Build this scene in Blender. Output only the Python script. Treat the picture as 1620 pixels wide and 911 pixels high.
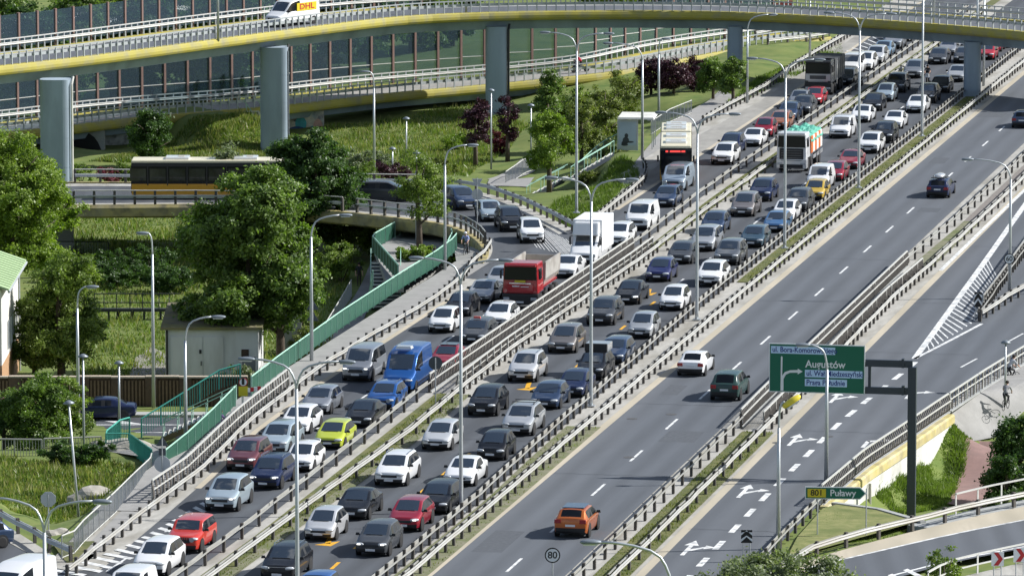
import bpy, bmesh, math, random
import numpy as np
from mathutils import Vector, Matrix, Euler
random.seed(7); rng = np.random.default_rng(7)
for o in list(bpy.data.objects): bpy.data.objects.remove(o)
SC = bpy.context.scene; COL = SC.collection
PI = math.pi
# ------------------------------------------------------------------ camera
F, PITCH, CAMH = 9473.7, 0.134342, 56.2826
AL = 0.198863                                   # highway bearing, clockwise from +Y
cam = bpy.data.cameras.new('camera'); cam_o = bpy.data.objects.new('camera', cam); COL.objects.link(cam_o)
cam_o.location = (0, 0, CAMH); cam_o.rotation_euler = (PI/2-PITCH, 0, 0)
cam.sensor_width = 36; cam.lens = F/1620*36; cam.clip_start = 1; cam.clip_end = 20000
SC.camera = cam_o
# ------------------------------------------------------------------ daylight
SUN_EL = math.radians(37.5); SUN_H = Vector((.991, .132)).normalized()
w = bpy.data.worlds.new('World'); SC.world = w; w.use_nodes = True
nt = w.node_tree; nt.nodes.clear()
out = nt.nodes.new('ShaderNodeOutputWorld'); bg = nt.nodes.new('ShaderNodeBackground')
sky = nt.nodes.new('ShaderNodeTexSky'); sky.sky_type = 'NISHITA'; sky.sun_disc = False
sky.sun_elevation = SUN_EL; sky.sun_rotation = math.atan2(SUN_H.x, SUN_H.y); sky.altitude = 100; sky.dust_density = 1.2
tc = nt.nodes.new('ShaderNodeTexCoord'); nz = nt.nodes.new('ShaderNodeTexNoise'); nz.inputs['Scale'].default_value = 5.5
nz.inputs['Detail'].default_value = 6; nz.inputs['Roughness'].default_value = .58
rp = nt.nodes.new('ShaderNodeValToRGB'); rp.color_ramp.elements[0].position = .53; rp.color_ramp.elements[1].position = .6
mx = nt.nodes.new('ShaderNodeMixRGB'); mx.inputs['Color2'].default_value = (5.2, 5.6, 6.2, 1)
nt.links.new(tc.outputs['Generated'], nz.inputs['Vector']); nt.links.new(nz.outputs['Fac'], rp.inputs['Fac'])
nt.links.new(rp.outputs['Color'], mx.inputs['Fac']); nt.links.new(sky.outputs['Color'], mx.inputs['Color1'])
nt.links.new(mx.outputs['Color'], bg.inputs['Color']); bg.inputs['Strength'].default_value = .085
nt.links.new(bg.outputs['Background'], out.inputs['Surface'])
sun = bpy.data.lights.new('sun', 'SUN'); sun.energy = 5; sun.angle = math.radians(.5); sun.color = (1, .98, .945)
sun_o = bpy.data.objects.new('sun', sun); COL.objects.link(sun_o)
sd = Vector((-SUN_H.x*math.cos(SUN_EL), -SUN_H.y*math.cos(SUN_EL), -math.sin(SUN_EL)))
sun_o.rotation_euler = sd.to_track_quat('-Z', 'Y').to_euler(); sun_o.location = (200, 300, 200)
SC.view_settings.view_transform = 'Standard'; SC.view_settings.look = 'None'; SC.view_settings.exposure = 0.43
SC.view_settings.gamma = 1
SC.cycles.max_bounces = 6; SC.cycles.transparent_max_bounces = 12; SC.cycles.diffuse_bounces = 3
SC.cycles.glossy_bounces = 3; SC.cycles.transmission_bounces = 4
SC.cycles.use_denoising = True
# ------------------------------------------------------------------ surveying helpers
_c, _s = math.cos(PITCH), math.sin(PITCH)
X0, Y0 = .11, 308.39
U = Vector((math.sin(AL), math.cos(AL), 0)); V = Vector((math.cos(AL), -math.sin(AL), 0))
ORG = Vector((X0, Y0, 0))
def R(s, t, z=0):                                # highway coordinates: s metres along, t metres to the right
    return ORG + U*s + V*t + Vector((0, 0, z))
def P(px, py, z=0):                              # where the line of sight through a spot of the photograph meets height z
    dx = (px-810)/F; dy = (455.5-py)/F
    d = Vector((dx, _c+dy*_s, -_s+dy*_c)); k = (z-CAMH)/d.z
    return Vector((d.x*k, d.y*k, z))
def PY(px, py, Y):                               # same, met at depth Y
    dx = (px-810)/F; dy = (455.5-py)/F
    d = Vector((dx, _c+dy*_s, -_s+dy*_c)); k = Y/d.y
    return Vector((d.x*k, Y, CAMH+d.z*k))
def ST(p):
    q = p-ORG; return q.x*U.x+q.y*U.y, q.x*V.x+q.y*V.y
# ------------------------------------------------------------------ materials
MATS = {}
def mat(name, col, rough=.7, metal=0., var=0., scale=3., coat=0., bump=0., col2=None, detail=4., coords='Object', stretch=None, spec=.5, dirt=None):
    if name in MATS: return MATS[name]
    m = bpy.data.materials.new(name); MATS[name] = m; m.use_nodes = True
    t = m.node_tree; b = t.nodes['Principled BSDF']; L = t.links.new
    b.inputs['Base Color'].default_value = (*col, 1); b.inputs['Roughness'].default_value = rough
    b.inputs['Metallic'].default_value = metal; b.inputs['Specular IOR Level'].default_value = spec
    if coat: b.inputs['Coat Weight'].default_value = coat; b.inputs['Coat Roughness'].default_value = .04
    if var or col2 or bump:
        tcn = t.nodes.new('ShaderNodeTexCoord'); n = t.nodes.new('ShaderNodeTexNoise')
        n.inputs['Scale'].default_value = scale; n.inputs['Detail'].default_value = detail; n.inputs['Roughness'].default_value = .6
        src = tcn.outputs[coords]
        if stretch:
            mp = t.nodes.new('ShaderNodeMapping'); mp.inputs['Scale'].default_value = stretch; L(src, mp.inputs['Vector']); src = mp.outputs['Vector']
        L(src, n.inputs['Vector'])
        if var or col2:
            r = t.nodes.new('ShaderNodeValToRGB'); r.color_ramp.elements[0].position = .3; r.color_ramp.elements[1].position = .7
            c2 = col2 or tuple(min(1, c*(1+var)) for c in col); c1 = col if col2 else tuple(c*(1-var) for c in col)
            r.color_ramp.elements[0].color = (*c1, 1); r.color_ramp.elements[1].color = (*c2, 1)
            L(n.outputs['Fac'], r.inputs['Fac']); res = r.outputs['Color']
            if dirt:                                        # (colour, scale, amount): broad stains
                n2 = t.nodes.new('ShaderNodeTexNoise'); n2.inputs['Scale'].default_value = dirt[1]; n2.inputs['Detail'].default_value = 6
                L(src if len(dirt) < 4 else tcn.outputs[coords], n2.inputs['Vector'])
                r2 = t.nodes.new('ShaderNodeValToRGB'); r2.color_ramp.elements[0].position = .45; r2.color_ramp.elements[1].position = .7
                r2.color_ramp.elements[0].color = (0, 0, 0, 1); r2.color_ramp.elements[1].color = (dirt[2],)*3+(1,)
                L(n2.outputs['Fac'], r2.inputs['Fac'])
                mm = t.nodes.new('ShaderNodeMixRGB'); mm.inputs['Color2'].default_value = (*dirt[0], 1)
                L(r2.outputs['Color'], mm.inputs['Fac']); L(res, mm.inputs['Color1']); res = mm.outputs['Color']
            L(res, b.inputs['Base Color'])
        if bump:
            bn = t.nodes.new('ShaderNodeBump'); bn.inputs['Strength'].default_value = bump; bn.inputs['Distance'].default_value = .05
            L(n.outputs['Fac'], bn.inputs['Height']); L(bn.outputs['Normal'], b.inputs['Normal'])
    return m
def leaf_mat(name, c1, c2, trans=.32):
    m = bpy.data.materials.new(name); MATS[name] = m; m.use_nodes = True
    t = m.node_tree; b = t.nodes['Principled BSDF']; L = t.links.new; o = t.nodes['Material Output']
    g = t.nodes.new('ShaderNodeNewGeometry'); r = t.nodes.new('ShaderNodeValToRGB')
    r.color_ramp.elements[0].color = (*c1, 1); r.color_ramp.elements[1].color = (*c2, 1)
    tcn = t.nodes.new('ShaderNodeTexCoord'); n = t.nodes.new('ShaderNodeTexNoise'); n.inputs['Scale'].default_value = .9; n.inputs['Detail'].default_value = 2
    L(tcn.outputs['Object'], n.inputs['Vector'])
    a = t.nodes.new('ShaderNodeMath'); a.operation = 'MULTIPLY_ADD'; a.inputs[1].default_value = .45; L(g.outputs['Random Per Island'], a.inputs[0])
    a2 = t.nodes.new('ShaderNodeMath'); a2.operation = 'MULTIPLY_ADD'; a2.inputs[1].default_value = 1.6; a2.inputs[2].default_value = -.55
    L(n.outputs['Fac'], a2.inputs[0]); L(a2.outputs[0], a.inputs[2]); L(a.outputs[0], r.inputs['Fac'])
    L(r.outputs['Color'], b.inputs['Base Color']); b.inputs['Roughness'].default_value = .45; b.inputs['Specular IOR Level'].default_value = .35
    tr = t.nodes.new('ShaderNodeBsdfTranslucent'); mxs = t.nodes.new('ShaderNodeMixShader'); mxs.inputs['Fac'].default_value = trans
    mc = t.nodes.new('ShaderNodeMixRGB'); mc.blend_type = 'MULTIPLY'; mc.inputs['Fac'].default_value = 1; mc.inputs['Color2'].default_value = (1.6, 1.9, .7, 1)
    L(r.outputs['Color'], mc.inputs['Color1']); L(mc.outputs['Color'], tr.inputs['Color'])
    L(b.outputs['BSDF'], mxs.inputs[1]); L(tr.outputs['BSDF'], mxs.inputs[2]); L(mxs.outputs['Shader'], o.inputs['Surface'])
    return m
def glass_mat(name, tint, fac, rough=.03):
    m = bpy.data.materials.new(name); MATS[name] = m; m.use_nodes = True
    t = m.node_tree; b = t.nodes['Principled BSDF']; L = t.links.new; o = t.nodes['Material Output']
    b.inputs['Base Color'].default_value = (*tint, 1); b.inputs['Roughness'].default_value = rough
    tr = t.nodes.new('ShaderNodeBsdfTransparent'); tr.inputs['Color'].default_value = (.7, .8, .84, 1)
    mxs = t.nodes.new('ShaderNodeMixShader'); mxs.inputs['Fac'].default_value = fac
    L(tr.outputs['BSDF'], mxs.inputs[1]); L(b.outputs['BSDF'], mxs.inputs[2]); L(mxs.outputs['Shader'], o.inputs['Surface'])
    return m
def emit_mat(name, col, e):
    m = mat(name, col, .5); b = m.node_tree.nodes['Principled BSDF']
    b.inputs['Emission Color'].default_value = (*col, 1); b.inputs['Emission Strength'].default_value = e
    return m
M_ASPH = mat('asphalt', (.07, .078, .09), .82, var=.12, scale=1.2, stretch=(1.1, .05, 1), bump=.05, dirt=((.045, .047, .052), .35, .6), detail=8)
M_ASPH2 = mat('asphalt_lane', (.092, .102, .117), .8, var=.1, scale=1., stretch=(.9, .035, 1), bump=.05, dirt=((.118, .126, .138), .16, .7), detail=8)
M_SLAB = mat('concrete_slab', (.3, .29, .265), .85, var=.12, scale=1.5, dirt=((.16, .155, .145), .5, .6), stretch=(1, .3, 1))
M_GUTTER = mat('gutter_concrete', (.38, .37, .34), .9, var=.14, scale=2.5, dirt=((.2, .185, .15), .6, .75), stretch=(1, .25, 1), bump=.15)
M_DIRT = mat('verge_dirt', (.22, .2, .15), .95, col2=(.12, .14, .06), scale=1.4, dirt=((.1, .13, .03), .5, .8), bump=.5)
M_VERGE = mat('verge_grass', (.075, .095, .025), .95, col2=(.17, .16, .06), scale=1.6, dirt=((.05, .075, .018), .5, .8), bump=.9, detail=10)
M_CONC = mat('concrete', (.36, .37, .36), .85, var=.1, scale=.8, dirt=((.22, .22, .21), .5, .6), bump=.1)
M_CONCG = mat('blue_grey_concrete', (.29, .36, .43), .75, var=.1, scale=.5, dirt=((.17, .21, .25), .45, .75), stretch=(1, 1, .25), bump=.1)  # blue-grey base with darker upright stains
M_CONCW = mat('pale_concrete', (.62, .62, .58), .85, var=.08, scale=1, dirt=((.35, .34, .3), .6, .6))
M_YEL = mat('yellow_paint', (.38, .33, .06), .7, var=.14, scale=.4, dirt=((.25, .235, .15), .8, .85), detail=6)
M_YELOLD = mat('old_yellow_paint', (.44, .36, .12), .75, col2=(.3, .27, .17), scale=.8, dirt=((.12, .11, .08), 1.2, .8))
M_GALV = mat('galvanised_steel', (.38, .38, .36), .55, metal=.15, var=.15, scale=1.2, dirt=((.26, .235, .19), .6, .6))
M_GALVB = mat('bluish_galvanised_steel', (.42, .45, .47), .5, metal=.3, var=.1, scale=1.2)
M_POST = mat('shade_dark_post', (.09, .083, .075), .75, metal=.2, var=.2, scale=3)  # steel coloured dark, with the shade below the beams put into the colour
M_RAILW = mat('white_rail_paint', (.5, .5, .47), .55, var=.08, scale=2)
M_POLE = mat('pole_steel', (.5, .53, .55), .42, metal=.55, var=.06, scale=1)
M_HEAD = mat('lamp_housing', (.2, .23, .26), .45, metal=.3)
M_LENS = mat('lamp_lens', (.7, .72, .72), .2)
M_GREEN = mat('green_panel', (.017, .085, .054), .55, var=.12, scale=1.2)
M_TEAL = mat('teal_rail', (.07, .36, .29), .55, var=.12, scale=1.2)
M_MINT = mat('pale_green_rail', (.33, .55, .44), .5, var=.08, scale=2)
M_WHITE = mat('road_paint', (.7, .71, .7), .75, var=.1, scale=4, dirt=((.25, .26, .27), 1.8, .85))
M_YMARK = mat('yellow_road_paint', (.66, .35, .02), .7, var=.1, scale=3)
M_BROWNP = mat('brown_post', (.2, .125, .105), .6, var=.1, scale=2)
M_BLACK = mat('black_trim', (.018, .019, .021), .55)
M_TYRE = mat('tyre_rubber', (.02, .02, .021), .85)
M_RIM = mat('alloy_rim', (.5, .51, .53), .3, metal=.8)
M_CGLASS = mat('car_glass', (.016, .022, .027), .05, spec=.9, coat=.5); M_CGLASS.node_tree.nodes['Principled BSDF'].inputs['IOR'].default_value = 2.1
M_VGLASS = mat('dark_glass', (.008, .01, .013), .08, spec=.3)
M_CHROME = mat('chrome', (.72, .73, .74), .15, metal=1)
M_HLAMP = mat('headlamp_glass', (.4, .43, .46), .12, coat=.8, spec=.8)
M_DRL = emit_mat('daytime_lamp', (1, .97, .9), 1.6)
M_TAIL = mat('tail_lamp', (.3, .008, .012), .2, coat=.6)
M_PLATE = mat('plate_white', (.7, .72, .74), .4)
M_BARK = mat('bark', (.09, .07, .05), .9, var=.25, scale=4, bump=.5)
M_NGLASS = glass_mat('barrier_glass', (.09, .13, .17), .26)  # bluish base also paints the sky's reflection into the panes
M_PATH = mat('paving', (.29, .285, .275), .9, var=.08, scale=1.5, dirt=((.2, .2, .19), .6, .5))
M_RED_PATH = mat('red_path', (.24, .15, .135), .9, var=.1, scale=1.5, dirt=((.15, .11, .1), .5, .5))
M_LEAFS = dict(
    big=leaf_mat('leaf_dark', (.036, .075, .018), (.21, .3, .065)),
    mid=leaf_mat('leaf_mid', (.05, .09, .018), (.26, .34, .07)),
    lime=leaf_mat('leaf_lime', (.062, .115, .018), (.28, .37, .06)),
    olive=leaf_mat('leaf_olive', (.065, .1, .025), (.27, .3, .085)),
    grey=leaf_mat('leaf_grey', (.07, .095, .05), (.27, .31, .18)),
    dark=leaf_mat('leaf_deep', (.018, .045, .013), (.1, .175, .045)),
    purple=leaf_mat('leaf_purple', (.022, .008, .014), (.085, .028, .045), .12),
    red=leaf_mat('leaf_red', (.06, .01, .016), (.2, .035, .05), .12))
M_GRASSB = leaf_mat('grass_blades', (.045, .085, .013), (.2, .27, .055), .3)
M_GRASSD = leaf_mat('dry_grass_blades', (.1, .115, .03), (.34, .33, .13), .3)
def wheel_tracks(m, period, phase, amt):                 # faint polished bands along each lane, in highway coordinates
    t = m.node_tree; b = t.nodes['Principled BSDF']; L = t.links.new; src = b.inputs['Base Color'].links[0].from_socket
    tcn = t.nodes.new('ShaderNodeTexCoord'); sp = t.nodes.new('ShaderNodeSeparateXYZ'); L(tcn.outputs['Object'], sp.inputs[0])
    a = t.nodes.new('ShaderNodeMath'); a.operation = 'MULTIPLY_ADD'; a.inputs[1].default_value = 2*PI/period; a.inputs[2].default_value = phase; L(sp.outputs['X'], a.inputs[0])
    s = t.nodes.new('ShaderNodeMath'); s.operation = 'COSINE'; L(a.outputs[0], s.inputs[0])
    n = t.nodes.new('ShaderNodeTexNoise'); n.inputs['Scale'].default_value = .25; n.inputs['Detail'].default_value = 5; L(tcn.outputs['Object'], n.inputs['Vector'])
    k = t.nodes.new('ShaderNodeMath'); k.operation = 'MULTIPLY'; L(s.outputs[0], k.inputs[0]); L(n.outputs['Fac'], k.inputs[1])
    k2 = t.nodes.new('ShaderNodeMath'); k2.operation = 'MULTIPLY_ADD'; k2.inputs[1].default_value = amt; k2.inputs[2].default_value = 1; L(k.outputs[0], k2.inputs[0])
    v = t.nodes.new('ShaderNodeVectorMath'); v.operation = 'SCALE'; L(src, v.inputs[0]); L(k2.outputs[0], v.inputs['Scale']); L(v.outputs[0], b.inputs['Base Color'])
wheel_tracks(M_ASPH, 1.75, .4, .22); wheel_tracks(M_ASPH2, 1.7, .0, .2)
# ------------------------------------------------------------------ object helpers
def tag(o, label=None, cat=None, group=None, kind=None):
    if label: o['label'] = label
    if cat: o['category'] = cat
    if group: o['group'] = group
    if kind: o['kind'] = kind
    return o
def link(name, me, parent=None, mats=None):
    o = bpy.data.objects.new(name, me); COL.objects.link(o)
    if parent is not None: o.parent = parent
    if mats is not None:
        for m in (mats if isinstance(mats, (list, tuple)) else [mats]):
            me.materials.append(m)
    return o
def thing(name, label, cat, loc=(0, 0, 0), rz=0, group=None):
    o = bpy.data.objects.new(name, None); COL.objects.link(o); o.empty_display_size = .3
    o.location = loc; o.rotation_euler = (0, 0, rz)
    return tag(o, label, cat, group)
class MB:
    def __init__(s): s.v = []; s.f = []; s.m = []
    def add(s, vs, fs, mi=0):
        k = len(s.v); s.v += [tuple(x) for x in vs]; s.f += [tuple(i+k for i in f) for f in fs]; s.m += [mi]*len(fs)
    def box(s, c, d, rz=0, mi=0, top=1.):                # centre, full dims
        x, y, z = d[0]/2, d[1]/2, d[2]/2; ca, sa = math.cos(rz), math.sin(rz); vs = []
        for (a, b, e) in ((-1,-1,-1),(1,-1,-1),(1,1,-1),(-1,1,-1),(-1,-1,1),(1,-1,1),(1,1,1),(-1,1,1)):
            k = top if e > 0 else 1.; px, py = a*x*k, b*y*k
            vs.append((c[0]+px*ca-py*sa, c[1]+px*sa+py*ca, c[2]+e*z))
        s.add(vs, ((0,3,2,1),(4,5,6,7),(0,1,5,4),(1,2,6,5),(2,3,7,6),(3,0,4,7)), mi); return s
    def tube(s, pts, r, n=8, mi=0, caps=True):
        pts = [Vector(p) for p in pts]; rr = r if isinstance(r, (list, tuple)) else [r]*len(pts); vs = []; fs = []
        pu = None
        for i, p in enumerate(pts):
            d = (pts[min(i+1, len(pts)-1)]-pts[max(i-1, 0)]).normalized()
            if pu is None: pu = Vector((0, 0, 1)) if abs(d.z) < .9 else Vector((1, 0, 0))
            a = (pu-d*pu.dot(d)).normalized(); b = d.cross(a); pu = a
            for k in range(n):
                an = 2*PI*k/n; vs.append(p+(a*math.cos(an)+b*math.sin(an))*rr[i])
        for i in range(len(pts)-1):
            for k in range(n): fs.append((i*n+k, i*n+(k+1)%n, (i+1)*n+(k+1)%n, (i+1)*n+k))
        if caps: fs.append(tuple(range(n))[::-1]); fs.append(tuple(range((len(pts)-1)*n, len(pts)*n)))
        s.add(vs, fs, mi); return s
    def sweep(s, pts, prof, closed=True, mi=0, caps=True):  # prof: (side, up) pairs; side is to the right of travel
        n = len(prof); vs = []; fs = []; pts = [Vector(p) for p in pts]
        for i, p in enumerate(pts):
            d = pts[min(i+1, len(pts)-1)]-pts[max(i-1, 0)]; d.z = 0; d.normalize(); sd_ = Vector((d.y, -d.x, 0))
            for (a, b) in prof: vs.append(p+sd_*a+Vector((0, 0, b)))
        for i in range(len(pts)-1):
            for k in range(n if closed else n-1): fs.append((i*n+k, (i+1)*n+k, (i+1)*n+(k+1)%n, i*n+(k+1)%n))
        if closed and caps: fs.append(tuple(range(n))); fs.append(tuple(range((len(pts)-1)*n, len(pts)*n))[::-1])
        s.add(vs, fs, mi); return s
    def strip(s, A, B, mi=0):
        n = len(A); s.add(list(A)+list(B), [(i, i+1, n+i+1, n+i) for i in range(n-1)], mi); return s
    def poly(s, pts, mi=0): s.add(pts, [tuple(range(len(pts)))], mi); return s
    def prism(s, pts, h, mi=0):                          # flat polygon extruded by vector h
        n = len(pts); h = Vector(h); top = [Vector(p)+h for p in pts]
        s.add(list(map(Vector, pts))+top, [tuple(range(n))[::-1], tuple(range(n, 2*n))]+[(i, (i+1)%n, n+(i+1)%n, n+i) for i in range(n)], mi); return s
    def lathe(s, prof, n=16, c=(0, 0, 0), axis='z', mi=0):
        vs = []; fs = []
        for (r, h) in prof:
            for k in range(n):
                a = 2*PI*k/n; x, y = r*math.cos(a), r*math.sin(a)
                q = (x, y, h) if axis == 'z' else ((h, x, y) if axis == 'x' else (x, h, y))
                vs.append((c[0]+q[0], c[1]+q[1], c[2]+q[2]))
        for i in range(len(prof)-1):
            for k in range(n): fs.append((i*n+k, i*n+(k+1)%n, (i+1)*n+(k+1)%n, (i+1)*n+k))
        fs.append(tuple(range(n))[::-1]); fs.append(tuple(range((len(prof)-1)*n, len(prof)*n)))
        s.add(vs, fs, mi); return s
    def mesh(s, name, mats=(), smooth=False, fix=True):
        me = bpy.data.meshes.new(name); me.from_pydata(s.v, [], s.f); me.polygons.foreach_set('material_index', s.m)
        if fix:
            b = bmesh.new(); b.from_mesh(me); bmesh.ops.recalc_face_normals(b, faces=b.faces); b.to_mesh(me); b.free()
        if smooth: me.polygons.foreach_set('use_smooth', [True]*len(me.polygons))
        for m in (mats if isinstance(mats, (list, tuple)) else [mats]): me.materials.append(m)
        me.update(); return me
    def build(s, name, mats, parent=None, smooth=False, fix=True):
        return link(name, s.mesh(name, mats, smooth, fix), parent)
def flat_up(me):                                         # ground sheets: every face looks up
    b = bmesh.new(); b.from_mesh(me)
    for f in b.faces:
        if f.normal.z < 0: f.normal_flip()
    b.to_mesh(me); b.free()
def sheet(name, mb, m, parent=None, kind='structure'):
    me = mb.mesh(name, m, fix=False); flat_up(me); o = link(name, me, parent)
    if parent is None and kind: o['kind'] = kind
    return o
def dup(root, loc=None, rz=None, label=None, group=None, mats=None, skip=()):
    r = root.copy(); COL.objects.link(r)
    if loc is not None: r.location = loc
    if rz is not None: r.rotation_euler = (0, 0, rz)
    if label: r['label'] = label
    if group: r['group'] = group
    for ch in root.children:
        b = ch.name.split('.')[0]
        if b in skip: continue
        c = ch.copy(); COL.objects.link(c); c.parent = r
        if mats and b in mats: c.material_slots[0].link = 'OBJECT'; c.material_slots[0].material = mats[b]
        for g in ch.children:
            d = g.copy(); COL.objects.link(d); d.parent = c
    return r
def resample(pts, step, ends=True):
    pts = [Vector(p) for p in pts]; L = [0]
    for a, b in zip(pts, pts[1:]): L.append(L[-1]+(b-a).length)
    n = max(1, int(round(L[-1]/step))); res = []
    j = 0
    for i in range(n+1):
        d = L[-1]*i/n
        while j < len(pts)-2 and L[j+1] < d: j += 1
        k = (d-L[j])/max(1e-6, L[j+1]-L[j]); res.append(pts[j].lerp(pts[j+1], k))
    return res
def smooth_line(pts, step=2., it=3):
    q = resample(pts, step)
    for _ in range(it):
        q = [q[0]]+[(q[i-1]+q[i]*2+q[i+1])/4 for i in range(1, len(q)-1)]+[q[-1]]
    return q
def offset(pts, d):                                      # to the right of travel
    r = []
    for i, p in enumerate(pts):
        t = pts[min(i+1, len(pts)-1)]-pts[max(i-1, 0)]; t = Vector((t.x, t.y, 0)).normalized(); r.append(p+Vector((t.y, -t.x, 0))*d)
    return r
def up(pts, z): return [Vector((p.x, p.y, p.z+z)) for p in pts]
def nrm(d): return Vector((d.x, d.y, 0)).normalized()
def text(name, s, parent, loc, size, m, rot=(PI/2, 0, 0), align='LEFT', ext=.004, sx=1.):
    c = bpy.data.curves.new(name, 'FONT'); c.body = s; c.size = size; c.extrude = ext; c.align_x = align; c.align_y = 'CENTER'; c.offset = .005*size/.3
    q = bpy.data.objects.new(name, c); COL.objects.link(q); c.materials.append(m)
    me = bpy.data.meshes.new_from_object(q.evaluated_get(bpy.context.evaluated_depsgraph_get())); bpy.data.objects.remove(q)
    if not me.materials: me.materials.append(m)
    o = link(name, me, parent); o.location = loc; o.rotation_euler = rot; o.scale = (sx, 1, 1); return o
# ------------------------------------------------------------------ terrain
CTRL = [(-20,650,-4.5),(40,700,-4.3),(150,655,-4.5),(300,685,-4.5),(370,660,-4.5),(300,600,-4.5),(150,560,-4.5),(150,480,-4.5),(300,540,-4.5),(170,372,-4.5),
 (230,400,-4.5),(60,420,-4.5),(560,460,-4.2),(600,490,-4.0),(540,540,-4.3),(500,520,-4.5),(470,590,-4.5),(620,345,-4.2),(690,345,-3.4),(570,400,-4.5),
 (60,735,-3.0),(150,728,-3.0),(200,745,-3.0),(60,765,-2.6),(150,775,-2.8),(60,815,-2.0),(120,830,-1.6),(190,700,-3.3),(215,740,-2.4),(180,790,-1.2),(120,850,-.2),(60,845,-.5),(0,815,-.6),(-40,790,-.8),
 (100,885,-.1),(30,880,-.1),(320,225,-4.4),(240,222,-4.6),(205,240,-4.6),(215,215,-4.8),(180,235,-4.8),(432,215,-4.4),(455,222,-4.9),(480,224,-4.9),(512,222,-4.9),(330,238,-4.4),(250,235,-4.6),(130,240,-4.),(60,232,-4.),(0,230,-4.),(550,200,-4.3),(650,200,-4.1),(730,172,-3.7),
 (600,235,-4.5),(480,240,-4.7),(700,250,-3.9),(780,250,-3.5),(830,275,-3.2),(870,300,-2.6),(900,250,-2.4),(950,200,-2.2),(870,170,-3.),(1000,150,-2.2),(930,330,-.5),(900,335,-1.0),(980,300,-.4),(985,265,-1.1),(900,310,-1.6),
 (1100,150,-.5),(1190,110,0),(1000,100,-.9),(870,80,-.6),(930,80,-.6),(600,60,-1.6),(300,60,-1.8),(100,60,-1.8),(1240,100,.6),(1260,72,.2),(1200,125,.1),(1330,62,0),
 (1500,770,-3.1),(1530,720,-3.0),(1455,800,-2.9),(1560,690,-2.6),(1490,668,-.7),(1560,640,-1.),(1610,600,-.4),(1640,700,-2.6),(1560,800,-3.3),(1620,800,-3.3),(1600,860,-3.3),(1430,745,-2.2),(1400,775,-2.4),
 (1300,830,-.1),(1350,840,-.1),(1260,870,-.1),(1320,880,-.1),(1400,870,-.8),(1620,470,-.1),(1700,400,-.1),(1700,540,-.2),(1250,950,-.1),(1400,1000,-.2),(1550,985,-.25),(1720,945,-.3),(1850,930,-.3)]
CP = np.array([[*P(a, b, c)] for a, b, c in CTRL])
HA = np.array([*P(262, 188, -2.2)])[:2]; HB = np.array([*P(418, 177, -2.2)])[:2]
def smooth01(x): x = np.clip(x, 0, 1); return x*x*(3-2*x)
def terr(x, y):
    x = np.asarray(x, float); y = np.asarray(y, float); sh = x.shape; x = x.ravel(); y = y.ravel()
    d2 = (x[:, None]-CP[None, :, 0])**2+((y[:, None]-CP[None, :, 1])*.8)**2+.6
    wt = d2**-1.7; z = (wt*CP[None, :, 2]).sum(1)/wt.sum(1)
    s = (x-X0)*U.x+(y-Y0)*U.y; t = (x-X0)*V.x+(y-Y0)*V.y
    tl = np.interp(s, [-60,-10,10,30,46,58,118,130,150,170,200,235,300,450], [-23,-24,-26,-26.8,-27.5,-27.6,-27.6,-23.5,-23.4,-25.5,-31,-29,-27,-27])
    tr = np.interp(s, [-60,0,20,30,60,80,120,300], [22,20,13.,12.4,14.5,24,30,30])
    ins = smooth01((t-tl)/2.4+1)*smooth01((tr-t)/2.4+1)
    br = smooth01((s-46)/5)*smooth01((120-s)/5)*smooth01((t+29)/2)*0+smooth01((s-50)/6)*smooth01((116-s)/6)*(t > -30)*(t < 12.5)
    plate = -.15*(1-br)-4.4*br
    z = z*(1-ins)+plate*ins
    dv_ = HB-HA; ln_ = math.hypot(*dv_); e_ = dv_/ln_; al_ = (x-HA[0])*e_[0]+(y-HA[1])*e_[1]; dd = (x-HA[0])*e_[1]-(y-HA[1])*e_[0]
    m_ = smooth01(al_/3)*smooth01((ln_-al_)/3)*(dd > -8); zh = -2.1-smooth01((dd-.6)/13)*2.7; z = z*(1-m_)+np.maximum(z, zh)*m_
    far = smooth01((np.hypot(x, y-420)-260)/120); z = z*(1-far)-.3*far
    return z.reshape(sh)
def tz(x, y): return float(terr([x], [y])[0])
gx = np.concatenate([[-9000,-3000,-1200,-500,-260,-160,-110], np.arange(-80, 90, 1.), [92,96,102,112,130,170,260,500,1200,3000,9000]])
gy = np.concatenate([[-3000,-900,-200,60,160,220,250,270], np.arange(284, 620, 1.25), [622,626,632,640,652,668,690,720,770,850,1000,1300,2000,4000,12000]])
GX, GY = np.meshgrid(gx, gy); GZ = terr(GX, GY)
GZ = GZ+np.where((GZ < -.25), .05*np.sin(GX*1.7+np.sin(GY*.9)*2)*np.cos(GY*1.3), 0)
nx_, ny_ = len(gx), len(gy); idx = np.arange(nx_*ny_).reshape(ny_, nx_)
fs = np.stack([idx[:-1, :-1], idx[:-1, 1:], idx[1:, 1:], idx[1:, :-1]], -1).reshape(-1, 4)
me = bpy.data.meshes.new('ground'); me.from_pydata(np.stack([GX.ravel(), GY.ravel(), GZ.ravel()], -1).tolist(), [], fs.tolist())
me.polygons.foreach_set('use_smooth', [True]*len(me.polygons))
mg = mat('meadow', (.07, .125, .018), .95, col2=(.19, .215, .055), scale=.5, dirt=((.12, .16, .03), .14, .9), bump=1., detail=12)
ground = link('ground', me, None, mg); ground['kind'] = 'structure'
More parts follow.
